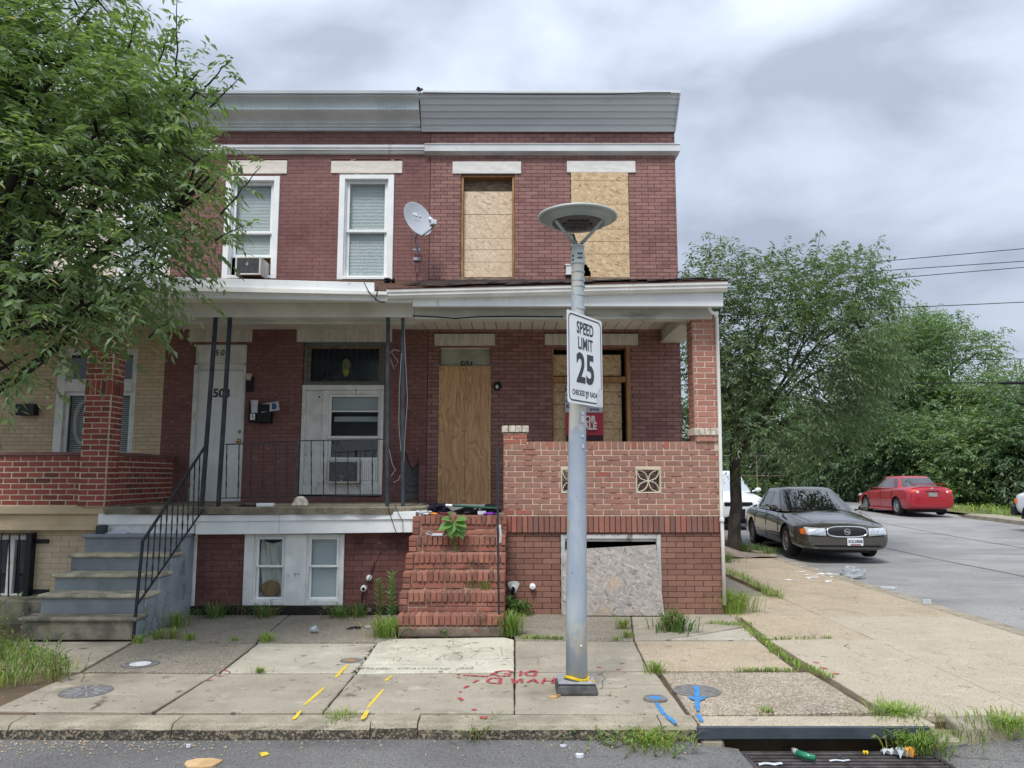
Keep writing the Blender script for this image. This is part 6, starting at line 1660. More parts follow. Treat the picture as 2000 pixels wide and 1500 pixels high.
put_text('springs', .048, M['signk'], fs_, front(b-.12, sy-.003, WZ(799.5,sy)), 'lettering', bold=.001)
for zz_ in (777, 780.5): MB().box(a+.02, a+.11, sy-.003, sy-.0005, WZ(zz_+1,sy), WZ(zz_,sy)).build('print_line', M['signk'], fs_)
MB().box(a+.01, b, sy, sy+.01, zb_, zm_-.003).build('lower_panel', M['signred'], fs_)
MB().box(a+.01, b, sy-.003, sy-.0005, WZ(861,sy), WZ(850,sy)).build('dark_footer', mat('dark footer', C(70,48,58), None), fs_)
put_text('FOR', .135, M['signw'], fs_, front((a+b)/2+.06, sy-.004, WZ(819.5,sy)), 'lettering', bold=.005, xs=.85); put_text('SALE', .135, M['signw'], fs_, front((a+b)/2+.06, sy-.004, WZ(833,sy)), 'lettering', bold=.005, xs=.85)
put_text('443-467-1020', .046, M['signred2'], fs_, front((a+b)/2+.06, sy-.004, WZ(842.5,sy)), 'lettering', bold=.002, xs=.9)

# ================================================================== satellite dish
dsx, dsy = WX(812, 500, YH-.1), YH-.12
dd = thing('satellite_dish', 'grey satellite dish on a bent mast fixed to the maroon brick wall', 'satellite dish', (WX(815,505,YH), YH, WZ(508,YH)))
cxd, czd = W(817, 427, YH-.5); cyd = YH-.5
tilt = Matrix.Rotation(R(22),3,'Z') @ Matrix.Rotation(R(-34),3,'Y').to_3x3() @ Matrix.Identity(3)
nd = Vector((.62,-.72,.30)).normalized()
qd = nd.to_track_quat('Z','Y').to_matrix()
m = MB(); prof = [(0,-.045),(.08,-.042),(.16,-.03),(.22,-.012),(.262,.0),(.268,.002),(.262,-.006),(.22,-.020),(.16,-.038),(0,-.055)]
n=36; vs=[];
for (ra,z) in prof:
    for j in range(n):
        an=2*math.pi*j/n; p = qd @ Vector((ra*math.cos(an)*.88, ra*math.sin(an)*1.02, z)); vs.append(tuple(p+Vector((cxd,cyd,czd))))
fs=[(i*n+j,i*n+(j+1)%n,(i+1)*n+(j+1)%n,(i+1)*n+j) for i in range(len(prof)-1) for j in range(n)]
m.add(vs,fs); m.build('reflector', M['dish'], dd, smooth=True)
Mt = Matrix.Translation((cxd,cyd,czd)) @ qd.to_4x4()
m = MB(); m.box(-.045,.03,.07,.12,-.038,-.034); m.tube([(.045+.03*math.cos(t), .095+.03*math.sin(t), -.033) for t in [R(-90+180*i/8) for i in range(9)]], .008, 4); xf(m, Mt).build('emblem', M['cornice'], dd)
for yy in (.02,-.01): xf(MB().box(-.06,.06,yy-.003,yy+.003,-.043,-.040), Mt).build('print_line', M['cornice'], dd)
low = Mt @ Vector((0,-.25,-.02)); feed = Vector((*[W(846,434,YH-.85)[0]], YH-.85, WZ(434,YH-.85)))
feed = gp(846,436,YH-.95); lowp = gp(820,463,YH-.45)
MB().tube([gp(821,462,YH-.42), gp(844,446,YH-.9), feed], [.016,.014,.014], 4).build('feed_arm', M['dish'], dd)
m = MB(); m.obox(feed, (.07,.12,.07), Matrix.Rotation(R(25),3,'Z')); m.blob(gp(841,429,YH-.95), (.035,.035,.035), 10, 6); m.build('receiver', M['cornice'], dd, bev=.01)
MB().tube([gp(815,497,YH-.05), gp(815,480,YH-.12), gp(811,470,YH-.16), gp(812,462,YH-.3), gp(816,452,YH-.44)], .018, 6).build('mast', M['steel'], dd)
m = MB(); m.box(WX(808,505,YH),WX(821,505,YH),YH-.02,YH,WZ(509,YH),WZ(503,YH)); m.box(WX(807,490,YH),WX(822,490,YH),YH-.06,YH-.04,WZ(491,YH),WZ(488,YH)); m.build('wall_bracket', M['steel'], dd)
MB().tube([gp(813,508,YH-.02), gp(810,520,YH-.02), gp(813,535,YH-.02), gp(814,550,YH-.02)], .004, 4).build('lead', M['cable'], dd); MB().tube([gp(816,508,YH-.02), gp(820,522,YH-.02), gp(815,538,YH-.02)], .004, 4).build('lead', M['cable'], dd)

# ================================================================== air conditioners
def aircon(px0, px1, py0, py1, yf, depth, label, gm='acg'):
    a, b, z0, z1 = WR(px0, px1, py0, py1, yf)
    t = thing('air_conditioner', label, 'air conditioner', ((a+b)/2, yf+depth, z0))
    m = MB(); f = .025
    m.box(a,b,yf+.02,yf+depth,z0,z1); m.box(a,a+f,yf,yf+.02,z0,z1); m.box(b-f,b,yf,yf+.02,z0,z1); m.box(a+f,b-f,yf,yf+.02,z0,z0+f); m.box(a+f,b-f,yf,yf+.02,z1-f,z1)
    m.build('case', M['ac'], t, bev=.006)
    MB().box(a+f,b-f,yf+.012,yf+.0195,z0+f,z1-f).build('grille', M[gm], t)
    z = z0+f+.01
    m = MB()
    while z < z1-f-.008: m.box(a+f,b-f,yf+.004,yf+.010,z,z+.007); z += .018
    m.build('louvre', M[gm], t, kind='stuff')
    return t
aircon(459, 509, 501, 537, YH-.32, .4, 'window air conditioner with a flaking grille in the upper white window')
aircon(639, 701, 899, 944, YH-.16, .26, 'window air conditioner behind the porch railing')
# mailboxes, post, notice
mb = thing('mailbox', 'black wall mailbox pair beside the white door with a number 1 sticker', 'mailbox', (WX(512,800,YH), YH, WZ(826,YH)))
m = MB(); m.box(WX(490,800,YH),WX(507.5,800,YH),YH-.11,YH,WZ(826,YH),WZ(786,YH)); m.build('box', M['blackp'], mb, bev=.008)
m = MB(); m.box(WX(508.5,800,YH),WX(534,800,YH),YH-.13,YH,WZ(827,YH),WZ(791,YH)); m.build('box', M['blackp'], mb, bev=.008)
MB().box(WX(494,815,YH),WX(503,815,YH),YH-.1135,YH-.111,WZ(821,YH),WZ(809.5,YH)).build('sticker', M['signw'], mb)
put_text('1', .075, M['signk'], mb, front(WX(498.5,815,YH), YH-.1145, WZ(815.5,YH)), 'lettering', bold=.003)
def paper(pts, y, mt, label, name='paper_sheet'):
    m = MB(); m.prism([W(px_, py, y) for px_, py in pts], y, y+.0015); return tag(m.build(name, M[mt], None), label, 'paper')
paper(((490,782),(504,781),(505,806),(491,806.5)), YH-.122, 'paper', 'white notice stuck above the number 1 sticker')
pe = paper(((509,789),(544,784),(546,801),(511,806)), YH-.145, 'paper', 'pale envelopes sticking out of the right mailbox')
MB().prism([W(px_, py, YH-.148) for px_, py in ((531,788),(537,787),(540,793),(539,799),(531,800))], YH-.148, YH-.146).build('blue_print', mat('blue print', C(60,90,140), None), pe)
MB().box(WX(514,795,YH),WX(533,795,YH),YH-.15,YH-.1455,WZ(806,YH),WZ(791,YH)).build('box_flap', M['blackp'], mb)

# ================================================================== litter
def junk(name, mt, label, pts, cat='litter', seed=0, n=5, rad=(.06,.04,.03), jit=.45):
    rs = random.Random(seed); m = MB()
    for (x, y, z, s) in pts: m.blob((x,y,z), (rad[0]*s, rad[1]*s, rad[2]*s), 9, 6, jit=jit, r=rs.random(), rs=rs)
    return tag(m.build(name, M[mt] if isinstance(mt, str) else mt, None, smooth=False), label, cat)
zt1 = SZ[5]; ty = 9.42
def tx(px_): return WX(px_, 1000, ty)
junk('black_bag', 'clothb', 'dark bundled cloth bag on the top step left of the door', [(tx(856),ty,zt1+.075,1.9),(tx(848),ty+.05,zt1+.05,1.3),(tx(866),ty,zt1+.05,1.4)], seed=1)
junk('black_bag', 'bagk', 'black plastic bag in the middle of the top step', [(tx(914),ty,zt1+.05,1.4),(tx(924),ty,zt1+.04,1.6),(tx(896),ty,zt1+.035,1.1)], seed=2)
junk('black_bag', 'bagk', 'black bag leaning at the right end of the top step', [(tx(960),ty,zt1+.07,1.7),(tx(950),ty+.06,zt1+.05,1.3),(tx(966),ty,zt1+.04,1.3)], seed=3)
m = MB(); m.tube([(tx(871),9.36,zt1+.115),(tx(884),9.36,zt1+.112)], .016, 8); m.tube([(tx(884),9.36,zt1+.112),(tx(975),9.36,zt1+.075)], .014, 8, m=1)
tag(m.build('umbrella_pole', [M['white'], M['green']], None), 'green pole with a white end lying across the top step', 'pole')
junk('wrapper', 'purple', 'purple wrapper on the top step by the handrail', [(tx(956),9.24,zt1+.02,.9),(tx(966),9.24,zt1+.018,.6)], seed=4, rad=(.06,.035,.02))
junk('wrapper', 'orange', 'orange wrapper on the top step at the left', [(tx(850),9.24,zt1+.018,.6),(tx(853),9.24,zt1+.02,.5)], seed=5, rad=(.06,.035,.025))
junk('wrapper', 'maroonw', 'maroon wrapper on the top step above the big leaf plant', [(tx(868),9.24,zt1+.018,.7),(tx(874),9.24,zt1+.02,.6)], seed=6, rad=(.06,.035,.025))
junk('plastic_cup', 'plastw', 'crumpled white plastic cups in the left corner of the top step', [(tx(824),9.25,zt1+.025,.9),(tx(831),9.25,zt1+.03,.9),(tx(840),9.26,zt1+.03,.7),(tx(817),9.3,zt1+.02,.7)], seed=7)
MB().box(tx(934),tx(950),9.27,9.30,zt1+.01,zt1+.05).build('x', M['paper'], None); bpy.data.objects[-1] if False else None
o = [q_ for q_ in col.objects if q_.name == 'x'][0]; o.name = 'carton'; tag(o, 'small white carton between the black bags on the top step', 'carton')
m = MB(); rs = random.Random(9)
for i in range(26):
    x = WX(877+rs.uniform(-7,8),1035,9.02); m.obox((x, 9.0+rs.uniform(-.05,.05), SZ[4]+.03+rs.uniform(-.02,.09)), (.05,.008,.02), Matrix.Rotation(rs.uniform(0,3),3,'Y') @ Matrix.Rotation(rs.uniform(0,3),3,'Z'), m=i%3)
tag(m.build('rag', [M['clothg'], M['cblack'], M['paper']], None), 'black and white patterned rag under the big leaf plant', 'rag')
m = MB(); m.obox((WX(842,1045,8.98),8.99,SZ[4]+.02), (.12,.07,.03), Matrix.Rotation(.3,3,'Y')); m.obox((WX(855,1045,8.98),8.96,SZ[4]+.015), (.12,.08,.025)); m.obox((WX(840,1045,8.98),8.95,SZ[4]+.04), (.10,.02,.004), Matrix.Rotation(.3,3,'Y'), m=1)
tag(m.build('shoe_box', [M['paper'], M['cblack']], None, bev=.008), 'striped white scrap on the fifth step', 'litter')
gx, gy = G(606,1237)
m = MB(); m.lathe([(.028,0),(.034,.075),(.036,.076),(.03,.0)], (gx,gy,.035), 14, Matrix.Rotation(R(80),3,'Y')); tag(m.build('plastic_cup', M['clearp'], None, smooth=True), 'clear plastic cup lying on the pavement left of the brick steps', 'cup')
m = MB(); rs = random.Random(12)
for i in range(16):
    x, y = G(rs.uniform(680,722), rs.uniform(1225,1231)); m.obox((x,y,.012), (rs.uniform(.03,.08),.02,.004), Matrix.Rotation(rs.uniform(0,3),3,'Z') @ Matrix.Rotation(rs.uniform(-.4,.4),3,'X'), m=0 if x < G(706,1228)[0] else 1)
tag(m.build('packet', [M['clothb'], M['paper']], None), 'torn blue and white packet on the pavement', 'litter')
def bit(px_, py, s, mt, label, z=.0, name='litter_scrap', h=.012):
    x, y = G(px_, py, z); rs = random.Random(int(px_*7+py)); n = 9
    pts = [(x+s*math.cos(2*math.pi*i/n)*rs.uniform(.6,1), y+s*.6*math.sin(2*math.pi*i/n)*rs.uniform(.6,1)) for i in range(n)]
    m = MB(); m.prism(pts, z+.001, z+h, 'z'); return tag(m.build(name, M[mt], None), label, 'litter')
bit(368,1460,.022,'paper','white oval scrap on the road near the kerb', ZR, h=.02)
cb_ = bit(398,1493,.15,'card','torn tan cardboard lying flat on the road at the bottom edge', ZR, name='cardboard'); 
bit(1080,1363,.04,'card','pale scrap on the pavement in front of the lamp foot'); bit(1089,1362,.022,'tanwood','brown leaf scrap in front of the lamp foot', h=.02)
bit(1100,1458,.035,'paper','white scrap on the road below the lamp', ZR); bit(1132,1479,.035,'paper','pale crumpled scrap on the road near the bottom edge', ZR, h=.02)
bit(1812,1179,.07,'plastw','pale bag scrap on the far kerb edge beside the side street', .0, h=.05)
bit(1905,1087,.14,'paper','white scrap out on the side street', ZR); bit(1735,1150,.16,'plastw','flattened plastic at the side street kerb', ZR, h=.03)
x, y = G(1665,1130,ZR); junk('plastic_bag', 'clearp', 'clear plastic bag at the side street kerb', [(x,y,ZR+.08,1.5),(x+.15,y,ZR+.05,1.2),(x-.1,y,ZR+.05,1)], seed=8, rad=(.1,.08,.08))
m = MB(); x, y = 4.75, 13.2; rs = random.Random(5)
for i in range(40):
    px_, py = rs.gauss(1600,28), rs.gauss(1123,5); gx, gy = G(px_, py); s_ = rs.uniform(.02,.08); 
    if gx < XS0-.02: m.obox((gx,gy,.006+.002*i/40), (s_*1.5,s_,.003), Matrix.Rotation(rs.uniform(0,3),3,'Z'))
tag(m.build('paint_spill', M['white'], None), 'splash of white paint on the side pavement near the kerb', 'paint spill')
# litter on the grate
m = MB(); m.tube([gp(1548,1459,5.15)[0:2]+(gz+.04,), gp(1556,1466,5.1)[0:2]+(gz+.04,)], [.012,.02], 8); m.tube([(gp(1556,1466,5.1)[0],5.1,gz+.035),(gp(1592,1478,5.02)[0],5.02,gz+.03)], [.022,.019], 8, m=1)
tag(m.build('bottle', [M['clearp'], M['glsL']], None, smooth=True), 'crushed green plastic bottle on the drain grate', 'bottle')
def gbit(px_, py, sx, sy_, mt, label, h=.02, rz_=0.0):
    x, y = G(px_, py, gz); m = MB(); m.grid(lambda u, v: Vector((x+(u-.5)*sx*math.cos(rz_)-(v-.5)*sy_*math.sin(rz_), y+(u-.5)*sx*math.sin(rz_)+(v-.5)*sy_*math.cos(rz_), gz+.006+h*abs(math.sin(u*5+v*3)))), 8, 5)
    return tag(m.build('litter_scrap', M[mt], None, smooth=False), label, 'litter')
gbit(1768,1478,.14,.07,'plastw','white and orange crumpled packet at the right end of the grate',.05,.3); gbit(1505,1495,.15,.035,'plastw','white film on the grate bars at left',.008); gbit(1640,1488,.13,.022,'plastw','white film on the grate bars in the middle',.006)
gbit(1691,1475,.035,.03,'yellowr','yellow scrap on the grate',.02); gbit(1735,1474,.08,.05,'plastw','pale scraps at the back edge of the grate by the weeds',.03); gbit(1778,1480,.06,.04,'orange','orange piece on the crumpled packet',.06)
# tarp at the side street tree
m = MB(); x0_, x1_ = 3.85, 5.35
def TP(u, v):
    x = 3.95+1.45*u*(1-.0*v); y = 15.6+.95*v+.25*u*(1-v)
    return Vector((x, y, .01+.16*math.exp(-((u-.25)**2+(v-.7)**2)*9)+.05*abs(math.sin(u*6+v*4))*(1-u*.7)))
m.grid(TP, 20, 10); tag(m.build('tarp', M['tarp'], None), 'crumpled grey mat lying below the side street tree', 'mat')

# ================================================================== overhead wires
def wire(pts, r, label):
    (xa, ya, da), (xb, yb, db) = pts; A = Vector(gp(xa, ya, da)); B_ = Vector(gp(xb, yb, db)); d = (B_-A)
    A2 = A - d*2.0; B2 = B_ + d*.8; p = []
    for i in range(25):
        t = i/24; q_ = A2.lerp(B2, t); q_.z -= 0; p.append(q_)
    m = MB(); m.tube(p, r, 5); return tag(m.build('overhead_wire', M['cable'], None), label, 'wire', 'overhead wires above the side street')
wire(((1725,510,34),(2000,485.5,34)), .018, 'topmost overhead wire at the right'); wire(((1720,529,34.5),(2000,510,34.5)), .018, 'second overhead wire from the top at the right')
wire(((1770,541,35),(2000,522,35)), .018, 'third overhead wire from the top at the right'); wire(((1760,601,33),(2000,590,33)), .018, 'fourth overhead wire, just above the treetops')
wire(((1850,703,33),(2000,701,33)), .016, 'thin overhead wire crossing the far treetops'); wire(((1780,748.5,30),(2000,747,30)), .02, 'dark overhead cable in front of the woods')
m = MB(); m.tube([gp(1948,748,29.95), gp(1960,748,29.95), gp(2100,747,29.95)], [.03,.07,.07], 8); tag(m.build('cable_splice', M['cable'], None), 'thick black splice case hanging on the lowest cable', 'cable splice')
# ================================================================== foliage
def norm(a): return a/np.maximum(np.linalg.norm(a, axis=1, keepdims=True), 1e-9)
def leaf_mesh(name, P, D, U, Ln, Wd, rn, mt, parent=None, off=None, kind=None):
    # P base, D direction, U roughly the leaf normal
    n = len(P); D = norm(D); S = norm(np.cross(D, U)); Nn = np.cross(S, D)
    Ln = np.asarray(Ln).reshape(-1,1)*np.ones((n,1)); Wd = np.asarray(Wd).reshape(-1,1)*np.ones((n,1))
    mid = P + D*Ln*.42
    v = np.stack([P, mid+S*Wd*.5+Nn*Wd*.18, P+D*Ln+Nn*Ln*-.06, mid-S*Wd*.5+Nn*Wd*.18], 1)
    if off is not None: v = v - np.array(off)
    v = v.reshape(-1,3)
    idx = np.arange(n)*4
    tri = np.stack([idx, idx+1, idx+2, idx, idx+2, idx+3], 1).reshape(-1)
    me = bpy.data.meshes.new(name)
    me.vertices.add(len(v)); me.vertices.foreach_set('co', v.astype(np.float32).reshape(-1))
    me.loops.add(len(tri)); me.loops.foreach_set('vertex_index', tri.astype(np.int32))
    me.polygons.add(n*2); me.polygons.foreach_set('loop_start', np.arange(n*2, dtype=np.int32)*3); me.polygons.foreach_set('loop_total', np.full(n*2, 3, dtype=np.int32))
    at = me.attributes.new('rnd', 'FLOAT', 'FACE'); at.data.foreach_set('value', np.repeat(rn, 2).astype(np.float32))
    me.materials.append(mt); me.update(calc_edges=True)
    o = bpy.data.objects.new(name, me); col.objects.link(o)
    if parent is not None: o.parent = parent
    if kind: o['kind'] = kind
    return o
def sprays(Cn, Dn, TL, m, LL, LW, droop, rs, spread=.8):
    k = len(Cn); Dn = norm(Dn)
    side = norm(np.cross(Dn, np.array([[0,0,1.0]])+rs.normal(0,.25,(k,3))))
    t = (np.arange(m)+.6)/m
    tl = TL*rs.uniform(.6,1.25,(k,1,1))
    P = Cn[:,None,:] + Dn[:,None,:]*(t[None,:,None]*tl) + np.array([0,0,-1.0])*(t[None,:,None]**2*tl*droop)
    sgn = np.where(np.arange(m)%2==0, 1, -1)[None,:,None]
    D = Dn[:,None,:]*.55 + side[:,None,:]*sgn*spread + np.array([0,0,-1.0])*(.35+droop*t[None,:,None]) + rs.normal(0,.28,(k,m,3))
    U = np.array([0,0,1.0])[None,None,:] + rs.normal(0,.45,(k,m,3))
    P = P.reshape(-1,3); D = D.reshape(-1,3); U = U.reshape(-1,3)
    n = len(P)
    ln = LL*rs.uniform(.5,1.3,n); wd = ln*LW*rs.uniform(.8,1.2,n)
    rn = np.clip(np.repeat(rs.uniform(0,.7,k), m)+rs.uniform(-.15,.3,n), 0, .999)
    return P, D, U, ln, wd, rn
def limb(m, a, b, r0, r1, bend=.15, n=7, rs=rng, sag=0.0):
    a, b = Vector(a), Vector(b); d = b-a; off = Vector((rs.uniform(-1,1), rs.uniform(-1,1), rs.uniform(.2,1)))*d.length*bend
    pts = []
    for i in range(n):
        t = i/(n-1); pts.append(a+d*t+off*math.sin(t*math.pi)*.6+Vector((rs.uniform(-1,1),rs.uniform(-1,1),rs.uniform(-1,1)))*d.length*.018*(0<i<n-1))
    m.tube(pts, [r0+(r1-r0)*(i/(n-1)) for i in range(n)], 7); return pts
def tree(name, label, base, crotch, trunk_r, blobs, nspray, leafL, mt, bark, TL=.42, m=12, LW=.3, droop=.45, seed=1, shoots=(), singles=0, limbs=10, group=None, gaps=26, twigs=90, cat='tree', inner=.35):
    rs = np.random.RandomState(seed); r_ = random.Random(seed)
    T = thing(name, label, cat, base, group)
    base, crotch = Vector(base), Vector(crotch)
    mb = MB(); n = 9; pts = [base.lerp(crotch, i/(n-1))+Vector((r_.uniform(-.02,.02),r_.uniform(-.02,.02),0))*trunk_r*8*(i>0) for i in range(n)]
    mb.tube([base-Vector((0,0,.08))]+pts, [trunk_r*1.5]+[trunk_r*(1.25 if i == 0 else 1-.25*i/(n-1)) for i in range(n)], 12)
    mb.build('trunk', bark, T, smooth=True)
    wts = np.array([b[6] if len(b) > 6 else b[3]*b[4]*b[5] for b in blobs]); wts = wts/wts.sum()
    pick = rs.choice(len(blobs), nspray, p=wts); B_ = np.array([b[:6] for b in blobs])[pick]
    dirs = norm(rs.normal(0,1,(nspray,3))); rad = rs.uniform(0,1,(nspray,1))**inner
    Cn = B_[:,:3] + dirs*rad*B_[:,3:6]
    # gaps: drop sprays close to random holes
    gi = rs.choice(nspray, gaps); gc = Cn[gi]; gr = B_[gi,3:6].mean(1)*rs.uniform(.12,.30,gaps)
    keep = np.ones(nspray, bool)
    for c_, r2 in zip(gc, gr): keep &= np.linalg.norm(Cn-c_, axis=1) > r2
    Cn = Cn[keep]; B_ = B_[keep]; dirs = dirs[keep]
    cc = np.array([[crotch.x, crotch.y, crotch.z]])
    Dn = norm(Cn-cc)*.8 + dirs*.5 + rs.normal(0,.3,Cn.shape)
    parts = [sprays(Cn, Dn, TL, m, leafL, LW, droop, rs)]
    # limbs towards blobs, twigs to sprays
    mb = MB(); ends = []
    for i, b in enumerate(blobs[:limbs]):
        st_ = pts[-1-(i % 3)]
        e_ = Vector((b[0]+r_.uniform(-.35,.1)*b[3], b[1]+r_.uniform(-.1,.5)*b[4], b[2]+r_.uniform(-.2,.2)*b[5]))
        q_ = limb(mb, st_, e_, trunk_r*.38, trunk_r*.08, rs=r_); ends += [p for p in q_[2:]]
        for _ in range(3):
            s_ = q_[r_.randint(2,5)]; e2 = Vector((b[0]+r_.uniform(-.8,.45)*b[3], b[1]+r_.uniform(-.6,.8)*b[4], b[2]+r_.uniform(-.3,.6)*b[5]))
            q2 = limb(mb, s_, e2, trunk_r*.14, trunk_r*.04, rs=r_); ends += q2[2:]
    ends_a = np.array([tuple(e_) for e_ in ends])
    for i in rs.choice(len(Cn), min(twigs, len(Cn)), replace=False):
        j = np.argmin(np.linalg.norm(ends_a-Cn[i], axis=1)); limb(mb, ends[j], Cn[i], trunk_r*.07, .004, n=4, bend=.1, rs=r_)
    for (p0, p1, k_) in shoots:
        a_, b_ = np.array(p0), np.array(p1); limb(mb, p0, p1, .010, .003, bend=.04, rs=r_)
        tt = np.linspace(.1,1,k_)[:,None]; c2 = a_+(b_-a_)*tt; d2 = (b_-a_)[None,:]*.5/np.linalg.norm(b_-a_)+rs.normal(0,.5,(k_,3))
        parts.append(sprays(c2, d2, TL*.45, 7, leafL, LW, droop, rs))
    mb.build('branches', bark, T, smooth=True)
    P, D, U, ln, wd, rn = [np.concatenate([p[i] for p in parts]) for i in range(6)]
    if singles:   # the leaves that show largest are single leaves
        cp = np.array([0,0,CAMH]); v = P-cp; dist = np.linalg.norm(v, axis=1)
        px = 1000+1500*v[:,0]/(v[:,1]*CT+v[:,2]*ST); py = 750-1500*(v[:,2]*CT-v[:,1]*ST)/(v[:,1]*CT+v[:,2]*ST)
        Dn_ = norm(D); vis = np.linalg.norm(np.cross(Dn_, v/dist[:,None]), axis=1)
        score = ln*vis/dist; score[(px < 5) | (py < 5) | (px > 1995)] = -1
        order = np.argsort(-score)[:singles]
        me = bpy.data.meshes.new('leaf'); me.from_pydata([(0,0,0),(.42,.5,.18),(1,0,-.06),(.42,-.5,.18)], [], [(0,1,2),(0,2,3)]); me.materials.append(mt)
        at = me.attributes.new('rnd','FLOAT','FACE'); at.data.foreach_set('value',[0,0])
        S = norm(np.cross(Dn_, U)); Nn = np.cross(S, Dn_)
        for i in order:
            o = bpy.data.objects.new('leaf', me); col.objects.link(o); o.parent = T
            A = Matrix(((Dn_[i,0]*ln[i], S[i,0]*wd[i], Nn[i,0]*wd[i], P[i,0]-base.x),(Dn_[i,1]*ln[i], S[i,1]*wd[i], Nn[i,1]*wd[i], P[i,1]-base.y),(Dn_[i,2]*ln[i], S[i,2]*wd[i], Nn[i,2]*wd[i], P[i,2]-base.z),(0,0,0,1)))
            o.matrix_basis = A
        msk = np.ones(len(P), bool); msk[order] = False
        P, D, U, ln, wd, rn = P[msk], D[msk], U[msk], ln[msk], wd[msk], rn[msk]
    leaf_mesh('foliage', P, D, U, ln, wd, rn, mt, T, off=tuple(base), kind='stuff')
    return T
def bl(px, py, rx, ry, Y, dr, w=None):
    x, z = W(px, py, Y); s = Y/1480
    return (x, Y, z, rx*s, dr, ry*s) + ((w,) if w else ())
# left street tree
LT = [bl(70,70,190,150,6.8,1.2), bl(140,220,215,125,6.7,1.25), bl(285,270,115,100,6.6,.95), bl(315,400,80,90,6.5,.8), bl(115,380,215,100,6.6,1.2),
      bl(235,515,105,60,6.4,.8), bl(60,560,170,80,6.4,1.0), bl(130,635,115,36,6.2,.5), bl(18,700,62,48,6.1,.5), bl(245,602,60,24,6.2,.35), bl(375,165,48,42,6.6,.4), bl(180,30,60,40,6.6,.5), bl(400,330,24,40,6.5,.3), bl(-190,310,220,390,7.0,1.6), bl(285,575,40,22,6.3,.3)]
def sp3(px, py, Y): x, z = W(px, py, Y); return (x, Y, z)
tree('street_tree', 'large leafy street tree filling the left side, in front of the cream house', (-5.25,6.95,0), (-4.95,6.9,2.75), .15, LT, 6600, .092, M['leafL'], M['barkd'], TL=.38, m=12, LW=.33, seed=5,
     shoots=[(sp3(345,150,6.6), sp3(346,-5,6.6), 9), (sp3(400,170,6.6), sp3(452,118,6.55), 6), (sp3(410,210,6.6), sp3(470,150,6.6), 6), (sp3(420,470,6.5), sp3(478,440,6.5), 4), (sp3(430,420,6.5), sp3(510,325,6.5), 3),
             (sp3(290,660,6.3), sp3(340,617,6.3), 8), (sp3(250,100,6.6), sp3(262,40,6.6), 5), (sp3(310,120,6.6), sp3(330,60,6.6), 5), (sp3(390,555,6.4), sp3(350,520,6.4), 3)], singles=290, gaps=80, twigs=300, limbs=13)
# side street tree
RT = [bl(1405,560,62,80,17.4,1.2), bl(1520,580,95,85,17.2,1.6), bl(1640,575,95,80,17.4,1.5), bl(1570,700,165,110,17.4,2.2), bl(1425,720,80,130,17.5,1.5), bl(1665,690,85,80,17.6,1.4), bl(1490,835,115,65,17.2,1.6), bl(1620,800,80,60,17.3,1.2), bl(1705,600,45,70,17.5,.7), bl(1365,640,45,120,17.6,1.0)]
tree('street_tree', 'dark green street tree on the side pavement behind the brick pillar', (5.02,17.6,.03), (5.12,17.6,2.55), .145, RT, 5400, .12, M['leafR'], M['bark'], TL=.5, m=12, LW=.30, seed=8,
     shoots=[(sp3(1590,520,17.4), sp3(1602,448,17.4), 9), (sp3(1640,520,17.4), sp3(1655,470,17.4), 6), (sp3(1690,540,17.4), sp3(1722,465,17.4), 8), (sp3(1530,520,17.4), sp3(1545,490,17.4), 6), (sp3(1385,510,17.4), sp3(1385,452,17.4), 7), (sp3(1350,520,17.4), sp3(1352,480,17.4), 4),
             (sp3(1740,600,17.4), sp3(1765,545,17.4), 6), (sp3(1490,520,17.4), sp3(1455,515,17.4), 4), (sp3(1500,920,16.8), sp3(1490,945,16.8), 5), (sp3(1440,915,17.2), sp3(1452,940,17.2), 5)], gaps=70, twigs=200)
# woodland trees
wood = [
 ('tall feathery tree with an open top above the woods', 1850, 700, 95, 80, 44, 1), ('broad tree in the woods just right of the side street tree', 1745, 740, 100, 110, 42, 0), ('pale green tree at the right edge of the woods', 1960, 800, 90, 75, 38, 1),
 ('low spreading tree above the red car', 1760, 880, 110, 80, 38, 0), ('dense tree behind the tail of the red car', 1880, 880, 100, 85, 35, 1), ('dark tree between the grey sedan and the red car', 1640, 880, 85, 90, 40, 0),
 ('dark woodland tree seen behind the street tree trunk', 1500, 850, 90, 110, 44, 0), ('tall tree filling the dip right of the side street tree', 1775, 690, 80, 75, 46, 1), ('rounded tree low behind the red car roof', 1820, 800, 90, 70, 41, 1),
 ('woodland tree beyond the right edge', 2090, 850, 110, 110, 33, 0), ('leafy tree at the right edge above the white truck', 1990, 880, 80, 70, 33, 0), ('deep green tree far behind the parked cars', 1400, 840, 90, 120, 48, 0)]
